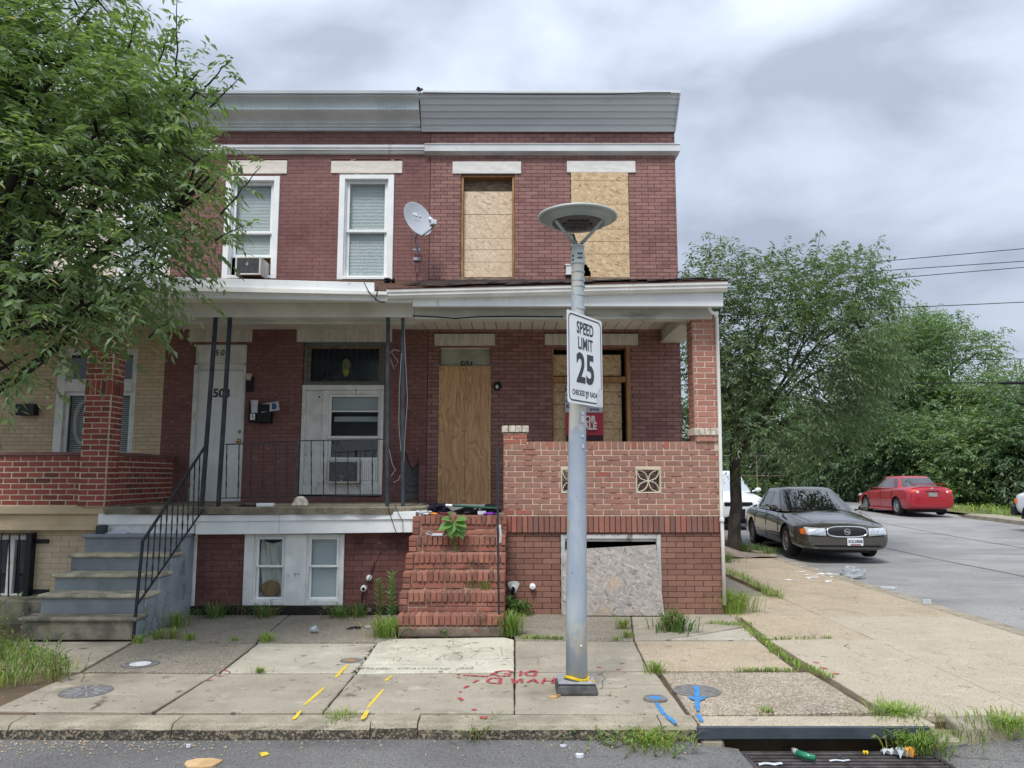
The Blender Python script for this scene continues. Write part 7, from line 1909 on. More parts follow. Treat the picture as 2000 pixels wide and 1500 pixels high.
for i, (lb, px_, py, rx_, ry, Y, ty_) in enumerate(wood):
    x, _ = W(px_, py, Y); zb_ = sz(60)+.1; s = Y/1480; zc_ = WZ(py, Y)
    r0 = random.Random(i+50)
    blobs = [(x, Y, zc_, rx_*s*.8, 2.6, ry*s*.8)] + [(x+r0.uniform(-.8,.8)*rx_*s, Y+r0.uniform(-1.5,1.5), zc_+r0.uniform(-.7,.8)*ry*s, rx_*s*.42, 1.5, ry*s*.38) for _ in range(7)]
    blobs.append((x, Y, (zb_+zc_)/2, rx_*s*.9, 2, (zc_-zb_)*.5))
    tree('woodland_tree', lb, (x, Y, zb_), (x, Y, max(zb_+1, zc_-ry*s*.5)), .18, blobs, 2100, .20, M['leafW2' if ty_ else 'leafW'], M['barkd'], TL=.85, m=11, LW=.40, droop=.35, seed=90+i, gaps=34, twigs=30, limbs=7, inner=.45,
         shoots=[((x+r0.uniform(-.5,.5)*rx_*s, Y, zc_+ry*s*.7), (x+r0.uniform(-.6,.6)*rx_*s, Y, zc_+ry*s*1.15), 6) for _ in range(3)], group='trees of the woods beyond the side street')
# undergrowth
rs = np.random.RandomState(3); k = 5200
Cn = np.stack([rs.uniform(8,44,k), rs.uniform(0,1,k), rs.uniform(0,1,k)], 1); 
Y_ = 33 + np.abs(rs.normal(0,2.6,k)) + np.where(Cn[:,0] < 17, 8.5, 0)
Cn = np.stack([Cn[:,0], Y_, .45+np.abs(rs.normal(0,.75,k))*(1+.6*np.sin(Cn[:,0]*1.7))], 1)
P, D, U, ln, wd, rn = sprays(Cn, np.array([[0,-.4,.8]])+rs.normal(0,.6,(k,3)), .7, 9, .24, .45, .3, rs)
o = leaf_mesh('undergrowth', P, D, U, ln, wd, rn, M['leafW2'], kind='stuff'); 
k = 2600; Cn = np.stack([rs.uniform(-8,30,k), rs.uniform(46,50,k), rs.uniform(.3,6.5,k)], 1)
P, D, U, ln, wd, rn = sprays(Cn, rs.normal(0,1,(k,3)), 1.1, 10, .4, .5, .3, rs); leaf_mesh('far_woods', P, D, U, ln, wd, rn, M['leafW'], kind='stuff')

# ------------------------------------------------------------------ grass tufts and weeds
def blades(c, n, h, spread, rs, wid=.0032, lean=.55, stripe=None):
    P = []; vs = []; fs = []; rn = []
    mb = MB()
    for i in range(n):
        an = rs.uniform(0, 2*math.pi); r0 = abs(rs.gauss(0,.35))*spread
        b = Vector((c[0]+math.cos(an)*r0, c[1]+math.sin(an)*r0, c[2])) if stripe is None else Vector((*stripe(rs), c[2]))
        hh = h*rs.uniform(.45,1.1); a2 = an+rs.uniform(-.9,.9); ln = hh*lean*rs.uniform(.3,1.5)
        d = Vector((math.cos(a2), math.sin(a2), 0)); s_ = Vector((-d.y, d.x, 0))*wid*rs.uniform(.7,1.4)
        p = [b, b+d*ln*.25+Vector((0,0,hh*.5)), b+d*ln*.65+Vector((0,0,hh*.88)), b+d*ln*1.15+Vector((0,0,hh*(.98-.3*rs.random())))]
        v = [tuple(p[0]-s_), tuple(p[0]+s_), tuple(p[1]+s_), tuple(p[1]-s_), tuple(p[2]+s_*.8), tuple(p[2]-s_*.8), tuple(p[3])]
        mb.add(v, [(0,1,2,3),(3,2,4,5),(5,4,6)], 1 if rs.random() < .12 else 0, rs.random())
    return mb
GN = [0]
def tuft(px, py, n, h, spread, label, z=0.0, y=None, cat='grass tuft', lean=.6, mt='grass', wid=.0032):
    GN[0] += 1; h *= .88; rs = random.Random(GN[0]*13)
    x, yy = G(px, py, z) if y is None else (WX(px, py, y), y)
    m = blades((x, yy, z), n, h, spread, rs, lean=lean, wid=wid)
    return tag(m.build('grass_tuft', [M[mt], M['grassd']], None), label, cat)
tuft(757,1243,420,.22,.26,'bright grass tuft against the left side of the brick steps'); tuft(700,1205,90,.20,.20,'dark grass at the basement wall below the right pipe caps', mt='weed')
tuft(418,1206,150,.20,.26,'grass clump at the maroon wall beside the grey steps cheek', mt='weed', lean=1.0); tuft(516,1205,150,.17,.28,'grass clump under the left basement window', mt='weed', lean=1.1)
tuft(664,1205,150,.18,.30,'grass clump under the right basement window', mt='weed', lean=1.1)
tuft(520,1252,110,.10,.16,'small grass tuft in the joint above the pale slab'); tuft(455,1251,30,.05,.12,'tiny grass sprig in the joint below the maroon wall')
tuft(345,1225,110,.22,.20,'grass at the foot of the grey stucco cheek wall'); tuft(338,1247,60,.13,.12,'grass sprig beside the bottom of the stair railing'); tuft(308,1248,60,.12,.16,'grass between the railing foot and the grey wall'); tuft(370,1250,50,.10,.14,'grass tuft right of the stair railing foot')
tuft(268,1256,60,.10,.10,'dry grass at the corner of the bare step'); tuft(508,1313,60,.05,.10,'flat grass tuft in the joint left of the yellow marks')
tuft(995,1241,330,.28,.20,'tall grass tuft at the right foot of the brick steps'); tuft(1004,1190,160,.22,.22,'leafy clump below the broken pipe cap', y=9.25, mt='weed', wid=.010)
tuft(1428,1195,700,.30,.42,'bright tall grass at the bottom of the white downspout'); tuft(1318,1232,260,.20,.30,'bushy weed in front of the leaning board', mt='weed', wid=.006)
tuft(1217,1228,80,.16,.10,'grass growing in the crack right of the lamp pole'); tuft(1225,1245,60,.09,.10,'grass in the joint beyond the lamp pole'); tuft(1203,1250,30,.05,.10,'low grass beside the lamp pole')
tuft(1280,1313,110,.10,.14,'grass tuft at the corner of the tan slab'); tuft(668,1430,150,.17,.13,'grass tuft on the kerb near the broken kerb stone', z=ZR); tuft(935,1438,90,.13,.20,'sprawling grass at the kerb below the red marks', z=ZR, lean=1.4)
tuft(1265,1449,520,.10,.36,'wide grass patch along the kerb left of the drain', z=ZR, lean=1.0); tuft(1790,1457,520,.13,.34,'grass hanging over the right end of the drain grate', z=ZR-.02, lean=1.0)
tuft(1748,1392,420,.055,.36,'grass behind the kerb at the right end of the drain', lean=1.2); tuft(1500,1392,50,.04,.16,'tiny grass in the joint above the drain hood'); tuft(870,1242,70,.10,.14,'weed sprig at the base of the lowest brick step', mt='weed', wid=.008)
tuft(920,1160,60,.14,.12,'grass on the second brick step', z=SZ[1], y=8.5); tuft(948,1112,50,.13,.12,'grass sprig on the third brick step at the right', z=SZ[1], y=8.44); tuft(962,1237,80,.26,.10,'dry grass by the handrail foot', mt='grassd', lean=.4)
tuft(1975,1420,500,.07,.5,'grass at the lower right corner of the photograph'); tuft(1900,1440,120,.10,.3,'grass right of the worn kerb block', z=ZR)
for i, (px_, py) in enumerate(((1420,1098),(1452,1075),(1475,1078),(1500,1085))): tuft(px_, py, 160, .22, .4, ['grass in the tree pit left of the trunk','grass in the tree pit right of the trunk','grass clump between tree and sedan wheel','low grass near the sedan front wheel'][i], mt='weed')
# long strips of grass in the joints, the verge and the left tree pit
def strip(name, pts, n, h, wd, seed, z=0.0, mt='grass', lean=.8):
    g_ = [G(*p) for p in pts]
    def st(rs):
        i = rs.randrange(len(g_)-1); t = rs.random(); a_, b_ = g_[i], g_[i+1]; w = rs.gauss(0,wd); return (a_[0]+(b_[0]-a_[0])*t+w, a_[1]+(b_[1]-a_[1])*t+w*.5)
    m = blades((0,0,z), n, h, 0, random.Random(seed), stripe=st, lean=lean); return m.build(name, [M[mt], M['grassd']], None, kind='stuff')
strip('joint_grass', ((1452,1225),(1490,1250),(1510,1270),(1555,1300),(1625,1325)), 520, .055, .025, 1); strip('joint_grass', ((1440,1311),(1556,1311)), 160, .04, .02, 2); strip('joint_grass', ((1500,1251),(1625,1247)), 120, .04, .02, 3)
strip('joint_grass', ((1415,1116),(1455,1133),(1490,1152),(1525,1170)), 500, .09, .06, 4); strip('joint_grass', ((1020,1248),(1100,1249)), 150, .05, .02, 5); strip('joint_grass', ((1385,1218),(1460,1222)), 160, .05, .05, 6)
rs = random.Random(8)
def pit(r2):
    while True:
        x, y = r2.uniform(-6.5,-3.4), r2.uniform(5.6,7.75)
        if x < -3.52-(6.6-y)*(.75 if y < 6.6 else -.0) - (max(0,y-6.6))*1.1 : return (x, y)
m = blades((0,0,0), 5200, .11, 0, rs, stripe=pit, lean=.6); m.build('pit_grass', [M['grass'], M['grassd']], None, kind='stuff')
struct(MB().box(-7.5,-3.3,5.47,7.85,-.3,-.012).build('tree_pit', M['dirt'], None))
struct(MB().box(4.36,X3,15.9,20.2,-.3,-.02).build('tree_pit', M['dirt'], None))
m = blades((0,0,.0), 3500, .22, 0, random.Random(21), stripe=lambda r2: (XS1+.9+abs(r2.gauss(0,3.5)), r2.uniform(18,36)), wid=.014); m.v = [(x, y, z+sz(y)+.09) for x, y, z in m.v]; m.build('verge_grass', [M['grass'], M['weed']], None, kind='stuff')
# taller broad weeds in the tree pit: stems with small leaves
def stemweed(px, py, n, h, spread, label, leaf=.05, lw=.25, z=0, y=None, mt='weed', seed=1, step=.025, lean=.25, name='weed'):
    rs = np.random.RandomState(seed); r_ = random.Random(seed)
    x0, y0 = G(px, py, z) if y is None else (WX(px, py, y), y)
    T = thing(name, label, 'weed', (x0, y0, z)); mb = MB(); Ps = []; Ds = []
    for i in range(n):
        a_ = Vector((x0+r_.gauss(0,.3)*spread, y0+r_.gauss(0,.3)*spread, z)); hh = h*r_.uniform(.6,1.05)
        b_ = a_+Vector((r_.uniform(-1,1)*hh*lean, r_.uniform(-1,1)*hh*lean, hh)); pts = [a_.lerp(b_, t/5)+Vector((.01*math.sin(t*2+i),0,0)) for t in range(6)]
        mb.tube(pts, [.004,.0035,.003,.0025,.002,.0015], 4)
        k = int(hh/step)
        for j in range(k):
            t = (j+1)/k; p = a_.lerp(b_, t); an = j*2.4+i; sc_ = 1-.5*t
            Ps.append(tuple(p)); Ds.append((math.cos(an)*1.0, math.sin(an)*1.0, .45+.3*t))
    mb.build('stem', M['stem'], T)
    P, D = np.array(Ps), np.array(Ds); k = len(P)
    ln = leaf*rs.uniform(.6,1.2,k); leaf_mesh('foliage', P, D, np.array([[0,0,1.0]])+rs.normal(0,.3,(k,3)), ln, ln*lw, rs.uniform(0,1,k), M[mt], T, off=(x0,y0,z), kind='stuff')
    return T
stemweed(762,1232,2,.80,.05,'tall horseweed stalk growing left of the brick steps', leaf=.085, lw=.17, step=.006, seed=2, lean=.05, mt='leafB')
stemweed(738,1222,3,.50,.10,'shorter horseweed behind the tall stalk', leaf=.07, lw=.18, step=.008, seed=3, lean=.1)
stemweed(55,1322,10,.34,.55,'feathery weeds growing from the left tree pit', leaf=.07, lw=.22, seed=4); stemweed(110,1330,10,.26,.35,'smaller weeds at the right side of the left tree pit', leaf=.06, lw=.2, seed=5)
stemweed(20,1290,8,.55,.35,'tall thin weeds at the left edge of the photograph', leaf=.06, lw=.2, seed=6); stemweed(1320,1232,22,.22,.26,'leafy stems in the bushy weed in front of the board', leaf=.06, lw=.14, seed=7, step=.012)
stemweed(1005,1205,14,.22,.25,'broad leaved weed at the wall right of the brick steps', leaf=.09, lw=.45, y=9.22, seed=8, lean=.5); stemweed(305,1240,6,.42,.22,'thin weeds against the grey cheek wall', leaf=.05, lw=.16, seed=9, step=.02)
stemweed(1250,1446,26,.10,.8,'creeping weeds along the kerb left of the drain', leaf=.035, lw=.5, z=ZR, seed=10, step=.012, lean=1.2); stemweed(1150,1436,16,.08,.45,'low clover growth along the kerb below the lamp', leaf=.03, lw=.5, z=ZR, seed=11, step=.012, lean=1.4)
# dry seed-head grass by the maroon wall
tuft(450,1200,26,.50,.5,'dry seed stalks at the maroon basement wall', mt='grassd', lean=.7, wid=.002)['kind'] = 'stuff'; tuft(690,1196,16,.42,.3,'dry stalks below the pipe caps', mt='grassd', lean=.6, wid=.002)['kind'] = 'stuff'
# big-leaf plant on the steps
bx, bz = W(886, 1048, 8.93); by = 8.93
bp = thing('broadleaf_plant', 'big leaf weed growing from the joint of the fifth brick step', 'plant', (bx, by, SZ[3]))
m = MB(); m.tube([(bx,by,SZ[3]+.01),(bx+.005,by-.03,SZ[4]+.05),(bx,by-.05,SZ[4]+.18)], [.008,.007,.005], 6); m.build('stem', M['stem'], bp)
def bigleaf(c, d, s, w, up=(0,-.6,1)):
    d = Vector(d).normalized(); n_ = Vector(up).normalized(); sd_ = d.cross(n_).normalized(); n_ = sd_.cross(d); c = Vector(c); mb = MB()
    shp = [0,.55,.92,1.0,.92,.7,.38,0]; k = len(shp)-1; vs = []; fs = []
    for i, wv in enumerate(shp):
        t = i/k; p = c+d*s*t+n_*(-.22*s*t*t)
        for q_ in (-1,-.5,0,.5,1): vs.append(tuple(p+sd_*q_*wv*w*.5+n_*(abs(q_)*wv*w*.10)))
    for i in range(k):
        for j in range(4): a = i*5+j; fs.append((a,a+1,a+6,a+5))
    mb.add(vs, fs); return mb.build('leaf', M['leafB'], bp, smooth=True)
top = Vector((bx, by-.05, SZ[4]+.16))
for px_, py_, sx, sy_, s, w in ((886,1022,-.9,-.25,.20,.13),(884,1020,-.2,-.75,.16,.13),(890,1015,.7,.15,.15,.13),(889,1018,.55,-.15,.17,.12),(893,1026,.8,-.5,.13,.13),(884,1012,-.3,.6,.11,.09),(890,1030,.15,-1,.11,.10),(896,1034,.6,-.9,.12,.09),(884,1016,-.6,.2,.14,.11),(880,1035,.2,-1,.10,.10)):
    x, z = W(px_, py_, by-.06); bigleaf((x, by-.06, z), (sx, -.45, sy_), s, w)
m = MB()
for j in range(9):
    z = WZ(1052+j*3, 8.9); m.obox((bx+.01+(j%2)*.012, 8.905, z), (.05,.012,.008), Matrix.Rotation(.5*(1 if j%2 else -1),3,'Y'))
m.build('drooping_sprig', M['weed'], bp)
# ================================================================== vehicles
BV = {}; CUR = [None]
def fx(y, z, sgn=1, off=.006):
    h = CUR[0].ray_cast(Vector((4*sgn, y, z)), Vector((-sgn, 0, 0)))
    return Vector(((h[0].x if h[0] else 2.2*sgn)+sgn*off, y, z))
def car(name, label, cat, loc, rz_, Lc, Wc, st, gh, paint, wheels, wr, kit, hubmat, spokes=9, glass='carglass', zg=None):
    # st: stations front->rear (x, zbottom, zshoulder, ztop, halfwidth); gh: greenhouse
    T = thing(name, label, cat, loc, rz=rz_)
    ring = []; m = MB(); n = 0
    for (x, zb, zs_, zt, hw_) in st:
        h = [(0,zb),(hw_*.78,zb),(hw_*.94,zb+.05),(hw_*.995,zb+.17),(hw_*1.0,(zb+zs_)/2),(hw_*.985,zs_-.10),(hw_*.955,zs_-.03),(hw_*.86,zs_+(zt-zs_)*.35),(hw_*.5,zt-.012),(0,zt)]
        pts = [(x, y, z) for y, z in h] + [(x, -y, z) for y, z in reversed(h[1:-1])]
        n = len(pts); m.v += pts
    k = len(st)
    for i in range(k-1):
        for j in range(n): m.f.append([i*n+j, i*n+(j+1)%n, (i+1)*n+(j+1)%n, (i+1)*n+j][::-1]); m.m.append(0); m.r.append(.5)
    m.f.append(list(range(n))); m.m.append(0); m.r.append(.5); m.f.append(list(range((k-1)*n, k*n))[::-1]); m.m.append(0); m.r.append(.5)
    body = m.build('body', [paint, M['cblack']], T, smooth=True, local=True)
    ss = body.modifiers.new('s', 'SUBSURF'); ss.levels = 2; ss.render_levels = 2
    cutm = MB()
    for wx in wheels:
        for sy in (-1, 1): cutm.lathe([(0,-.16),(wr+.055,-.16),(wr+.055,.2),(0,.2)], (wx, sy*(Wc/2-.06), wr*1.0), 28, Matrix.Rotation(R(90),3,'X'))
    cutm.box(-Lc, Lc, -Wc, Wc, -.5, st[k//2][1]-.0) if False else None
    cutter = cutm.build('cutter', [M['cblack'], M['cblack']], None, local=True)
    bo = body.modifiers.new('b', 'BOOLEAN'); bo.object = cutter; bo.operation = 'DIFFERENCE'; bo.solver = 'EXACT'
    sx_ = T.location.copy(), T.rotation_euler.copy(); T.location = (0,0,0); T.rotation_euler = (0,0,0)
    bpy.context.view_layer.update()
    dg = bpy.context.evaluated_depsgraph_get(); me = bpy.data.meshes.new_from_object(body.evaluated_get(dg)); body.modifiers.clear(); body.data = me
    bpy.data.objects.remove(cutter); T.location, T.rotation_euler = sx_
    for p in me.polygons: p.use_smooth = True
    from mathutils.bvhtree import BVHTree
    BV[name+str(loc)] = BVHTree.FromPolygons([v.co.copy() for v in me.vertices], [tuple(p.vertices) for p in me.polygons]); CUR[0] = BV[name+str(loc)]
    try: me.set_sharp_from_angle(angle=R(35))
    except Exception: pass
    # wheel wells
    for wx in wheels:
        m = MB(); m.box(wx-wr-.04, wx+wr+.04, -(Wc/2-.23), Wc/2-.23, wr*.35, wr*2+.04); m.build('wheel_well', M['cblack'], T, local=True)
    # greenhouse
    xb0, xb1, hb, zb, xr0, xr1, hr_, zr_ = gh; NN = 5.0
    def ring_(v, cnt=48, ins=1.0, z=None):
        x0, x1, b = xb0+(xr0-xb0)*v, xb1+(xr1-xb1)*v, hb+(hr_-hb)*v
        xc, a = (x0+x1)/2, (x0-x1)/2*ins; b *= ins
        o = []
        for i in range(cnt):
            t = 2*math.pi*i/cnt; c_, s_ = math.cos(t), math.sin(t)
            o.append((xc+a*math.copysign(abs(c_)**(2/NN), c_), b*math.copysign(abs(s_)**(2/NN), s_), zb+(zr_-zb)*v if z is None else z))
        return o
    m = MB(); rings = [ring_(0), ring_(.5), ring_(.93), ring_(1.0, ins=.985), ring_(1.0, ins=.93, z=zr_+.022), ring_(1.0, ins=.7, z=zr_+.045), ring_(1.0, ins=.3, z=zr_+.055)]
    for r__ in rings: m.v += r__
    for i in range(len(rings)-1):
        for j in range(48): m.f.append([i*48+j, i*48+(j+1)%48, (i+1)*48+(j+1)%48, (i+1)*48+j]); m.m.append(0); m.r.append(.5)
    m.f.append(list(range(6*48, 7*48))); m.m.append(0); m.r.append(.5)
    m.build('cabin', paint, T, smooth=True, local=True)
    def gpt(v, x=None, y=None, sgn=1, pr_=.006):
        x0, x1, b = xb0+(xr0-xb0)*v, xb1+(xr1-xb1)*v, hb+(hr_-hb)*v
        xc, a = (x0+x1)/2, (x0-x1)/2; z = zb+(zr_-zb)*v
        if y is not None: return Vector((xc+sgn*(a*(max(0,1-abs(y/b)**NN))**(1/NN)+pr_), y, z+pr_*.5))
        return Vector((x, sgn*(b*(max(0,1-abs((x-xc)/a)**NN))**(1/NN)+pr_), z))
    bw_ = hb
    def fw(s): return lambda u, v: gpt(.06+.86*v, y=(u-.5)*2*(hb+(hr_-hb)*(.06+.86*v))*(.88), sgn=s)
    MB().grid(fw(1), 16, 6).build('windscreen', M[glass], T, smooth=True, local=True)
    MB().grid(fw(-1), 16, 6, flip=True).build('rear_window', M[glass], T, smooth=True, local=True)
    for sgn in (-1, 1):
        for (xa, xb_, xc_, xd) in kit['side']:
            MB().grid(lambda u, v: gpt(.10+.80*v, x=(xa+(xb_-xa)*u)*(1-v)+(xc_+(xd-xc_)*u)*v, sgn=sgn), 8, 5, flip=sgn > 0).build('side_window', M[glass], T, smooth=True, local=True)
        # mirror, handles, seams
        mx_ = xb0-.28
        m = MB(); m.blob((mx_, sgn*(hb+.14), zb+.07), (.05,.10,.065), 14, 8); m.tube([(mx_-.02, sgn*(hb-.04), zb+.02),(mx_, sgn*(hb+.08), zb+.05)], .022, 6); m.build('mirror', M['cblack'] if kit.get('bm') else paint, T, smooth=True, local=True)
        for hx in kit['handles']:
            m = MB(); m.blob((hx, sgn*(Wc/2*.985), zb-.10), (.085,.022,.018), 10, 6); m.build('door_handle', kit.get('hm', paint), T, smooth=True, local=True)
        for hx in kit['seams']:
            m = MB(); m.tube([(hx, sgn*(Wc/2*.945), zb-.01),(hx, sgn*(Wc/2*.988), zb-.12),(hx, sgn*(Wc/2*1.0-.001), zb-.30),(hx+.0, sgn*(Wc/2*.992), .32)], .0055, 4); m.build('door_seam', M['cblack'], T, local=True)
        m = MB(); m.box(kit['seams'][-1], kit['seams'][0], sgn*Wc/2*.985, sgn*(Wc/2+.012), .52, .56); m.build('side_moulding', paint, T, local=True, bev=.006)
    for wx in wheels:
        for sgn in (-1, 1):
            Mr = Matrix.Rotation(R(90)*(-sgn), 3, 'X'); cy_ = sgn*(Wc/2-.13)
            m = MB(); m.lathe([(wr*.62,-.1),(wr*.9,-.105),(wr*.99,-.07),(wr,-.03),(wr,.03),(wr*.99,.08),(wr*.93,.105),(wr*.66,.11),(wr*.62,.09)], (wx, cy_, wr), 36, Mr)
            ty = m.build('wheel', M['rubber'], T, smooth=True, local=True)
            m = MB(); m.lathe([(0,.02),(wr*.60,.02),(wr*.60,.095),(wr*.66,.113),(wr*.63,.118),(wr*.56,.10),(wr*.54,.05),(0,.045)], (wx, cy_, wr), 30, Mr); m.build('rim', M['dark'] if spokes else hubmat, ty, smooth=False, local=True)
            m = MB(); m.lathe([(0,.08),(wr*.16,.08),(wr*.15,.11),(0,.115)], (wx, cy_, wr), 16, Mr)
            for i in range(spokes):
                an = 2*math.pi*i/spokes; c = Vector((wx+math.cos(an)*wr*.36, cy_+sgn*.088, wr+math.sin(an)*wr*.36)); m.obox(c, (wr*.5, .02, wr*kit.get('sw',.17)), Matrix.Rotation(-an,3,'Y'))
            ring2 = [(wx+math.cos(t)*wr*.59, cy_+sgn*.10, wr+math.sin(t)*wr*.59) for t in [2*math.pi*i/28 for i in range(28)]]; m.tube(ring2, wr*.05, 6, closed=True)
            m.build('hub_cap', hubmat, ty, local=True)
    return T
def lb(T, name, mt, f, bev=0, smooth=False, parent=None):
    m = MB(); f(m); return m.build(name, M[mt] if isinstance(mt, str) else mt, parent or T, local=True, bev=bev, smooth=smooth)
def lofted(m, pts_fn, nu, nv): m.grid(pts_fn, nu, nv)
# ---- bronze-grey sedan
st = [(2.47,.25,.50,.55,.72),(2.46,.235,.56,.62,.76),(2.43,.22,.62,.69,.80),(2.34,.20,.68,.745,.86),(2.12,.19,.72,.80,.905),(1.75,.19,.76,.86,.925),(1.3,.19,.82,.93,.925),(.85,.19,.88,.97,.925),(.3,.19,.91,.98,.925),(-.5,.19,.92,.98,.925),(-1.2,.19,.93,1.0,.925),(-1.7,.20,.93,1.03,.915),(-2.15,.22,.91,1.02,.89),(-2.38,.26,.86,.98,.82),(-2.46,.32,.80,.92,.70)]
bk = car('parked_sedan', 'bronze grey sedan parked at the side street kerb facing the camera', 'car', (6.82,18.05,sz(18)-.0), R(-90-3), 4.92, 1.85, st, (1.12,-1.68,.83,.93,.28,-1.12,.60,1.40), M['cgrey'], (1.42,-1.36), .325,
    {'side': [(.72,.02,.12,-.12),(-.06,-.82,-.20,-.82),(-.90,-1.30,-.88,-1.00)], 'handles': [-.02,-.92], 'seams': [.92,-.05,-1.0], 'sw': .14}, M['hubcap'])
bk.rotation_euler.x = 0; bk.rotation_euler[1] = 0
lb(bk, 'grille', 'cblack', lambda m: m.grid(lambda u, v: fx((u-.5)*.78*(1-.25*(abs(v-.5)*2)**3), .50+.165*v, 1, .008), 14, 5))
def ovr(m):
    pts = []
    for i in range(40):
        t = 2*math.pi*i/40; c_, s_ = math.cos(t), math.sin(t); y = .39*math.copysign(abs(c_)**.6, c_); z = .585+.10*math.copysign(abs(s_)**.75, s_); pts.append(tuple(fx(y, z, 1, .012)))
    m.tube(pts, .017, 6, closed=True)
lb(bk, 'grille_surround', 'chrome', ovr, smooth=True)
lb(bk, 'grille_slats', mat('dark chrome slats', C(70,72,74), None, rough=.3, metal=.8), lambda m: [m.tube([fx(y,.51,1,.012), fx(y,.655,1,.012)], .004, 4) for y in [(-.34+.045*i) for i in range(16)]])
def emb(m):
    m.tube([fx(.055*math.cos(t), .585+.055*math.sin(t), 1, .02) for t in [2*math.pi*i/24 for i in range(24)]], .007, 6, closed=True)
    for k_ in (-1,0,1): m.obox(fx(.028*k_, .585-.010*k_, 1, .02), (.006,.022,.045), Matrix.Rotation(R(35),3,'X'))
lb(bk, 'emblem', 'chrome', emb)
for s_ in (-1, 1):
    def hl(m, s_=s_):
        P = lambda u, v: fx(s_*(.42+.375*u), .515+.145*v-.02*(1-u)*(1-v)+.012*u, 1, .014-.010*(abs(v-.5)*2)**4)
        m.grid(P, 14, 6, flip=s_ < 0)
    lb(bk, 'headlight', 'headl', hl, smooth=True)
    lb(bk, 'headlight_rim', 'cblack', lambda m, s_=s_: m.tube([fx(s_*(.42+.375*u), .515+.145*v-.02*(1-u)*(1-v)+.012*u, 1, .006) for u, v in ((0,0),(.25,0),(.5,0),(.75,0),(1,0),(1,.5),(1,1),(.75,1),(.5,1),(.25,1),(0,1),(0,.5))], .007, 5, closed=True))
    lb(bk, 'reflector_bowl', 'chrome', lambda m, s_=s_: [m.grid(lambda u, v: fx(s_*(c_+.05*(u-.5)*2), .585+.045*(v-.5)*2, 1, .016), 3, 3, flip=s_ < 0) for c_ in (.50,.64)])
    lb(bk, 'indicator', 'amber', lambda m, s_=s_: m.grid(lambda u, v: fx(s_*(.805+.055*u), .535+.12*v*(1-.3*u), 1, .012), 4, 3, flip=s_ < 0), smooth=True)
lb(bk, 'bumper_opening', 'cblack', lambda m: m.grid(lambda u, v: fx((u-.5)*1.30, .275+.05*v, 1, .006), 14, 2))
lb(bk, 'bumper_strip', 'cgrey', lambda m: m.tube([fx((u-.5)*1.56, .262, 1, .0) for u in [i/16 for i in range(17)]], .016, 6), smooth=True)
lb(bk, 'bumper_seam', 'cblack', lambda m: m.tube([fx((u-.5)*1.64, .495, 1, .001) for u in [i/16 for i in range(17)]], .006, 4))
lb(bk, 'bonnet_seam', 'cblack', lambda m: [m.tube([(2.33,s_*.60,.745),(1.9,s_*.70,.835),(1.5,s_*.735,.895),(1.15,s_*.745,.925)], .005, 4) for s_ in (-1,1)])
pl = lb(bk, 'number_plate', 'plate', lambda m: m.box(2.475,2.492,-.01,.30,.315,.465), bev=.004)
def caltxt(T, par, txt, size, x, y, z, mt, xs=1.0, bold=.002, face=1):
    me = text_mesh(txt, size, bold=bold, xs=xs); me.materials.clear(); me.materials.append(mt)
    me.transform(Matrix.Translation((x, y, z)) @ Matrix(((0,0,face,0),(face,0,0,0),(0,1,0,0),(0,0,0,1))))
    o = bpy.data.objects.new('lettering', me); col.objects.link(o); o.parent = par; return o
caltxt(bk, pl, '5GL5808', .078, 2.494, .145, .395, M['signk'], xs=.95)
lb(bk, 'plate_scene', 'maroonw', lambda m: m.box(2.4922,2.4932,.05,.25,.322,.345), parent=pl)
for s_ in (-1,1): lb(bk, 'wiper', 'cblack', lambda m, s_=s_: m.tube([(1.10,s_*.3+.1,.965),(.96,s_*.3-.35,1.02)], .009, 4))
# ---- red sedan
st2 = [(2.27,.24,.50,.56,.58),(2.22,.19,.60,.66,.72),(2.08,.17,.66,.74,.82),(1.8,.17,.74,.84,.87),(1.4,.17,.82,.93,.88),(.95,.17,.88,.99,.88),(.4,.17,.92,1.0,.88),(-.4,.17,.95,1.02,.88),(-1.1,.17,.98,1.06,.88),(-1.6,.18,1.0,1.10,.875),(-1.95,.22,.98,1.11,.85),(-2.18,.26,.90,1.06,.79),(-2.26,.32,.80,.95,.70)]
rc_ = car('parked_sedan', 'red sedan parked across the side street seen from behind', 'car', (15.2,30.2,sz(30.2)), R(90-1), 4.54, 1.76, st2, (1.22,-1.72,.80,.97,.30,-1.10,.60,1.40), M['cred'], (1.33,-1.27), .32,
    {'side': [(.78,.02,.16,-.10),(-.05,-.80,-.16,-.80),(-.88,-1.20,-.86,-.98)], 'handles': [-.05,-.85], 'seams': [.90,-.03,-.95], 'bm': True, 'sw': .13}, M['silver'], spokes=10)
lb(rc_, 'spoiler', 'cred', lambda m: m.grid(lambda u, v: Vector((-2.06-.14*v+.10*(abs(u-.5)*2)**2, (u-.5)*1.30, 1.145+.03*v-.02*(abs(u-.5)*2)**3)), 14, 3) or m.grid(lambda u, v: Vector((-2.06-.14*v+.10*(abs(u-.5)*2)**2, (u-.5)*1.30, 1.105+.05*v-.02*(abs(u-.5)*2)**3)), 14, 3, flip=True), smooth=True)
lb(rc_, 'brake_light', 'taill', lambda m: m.box(-2.17,-2.15,-.14,.14,1.135,1.15))
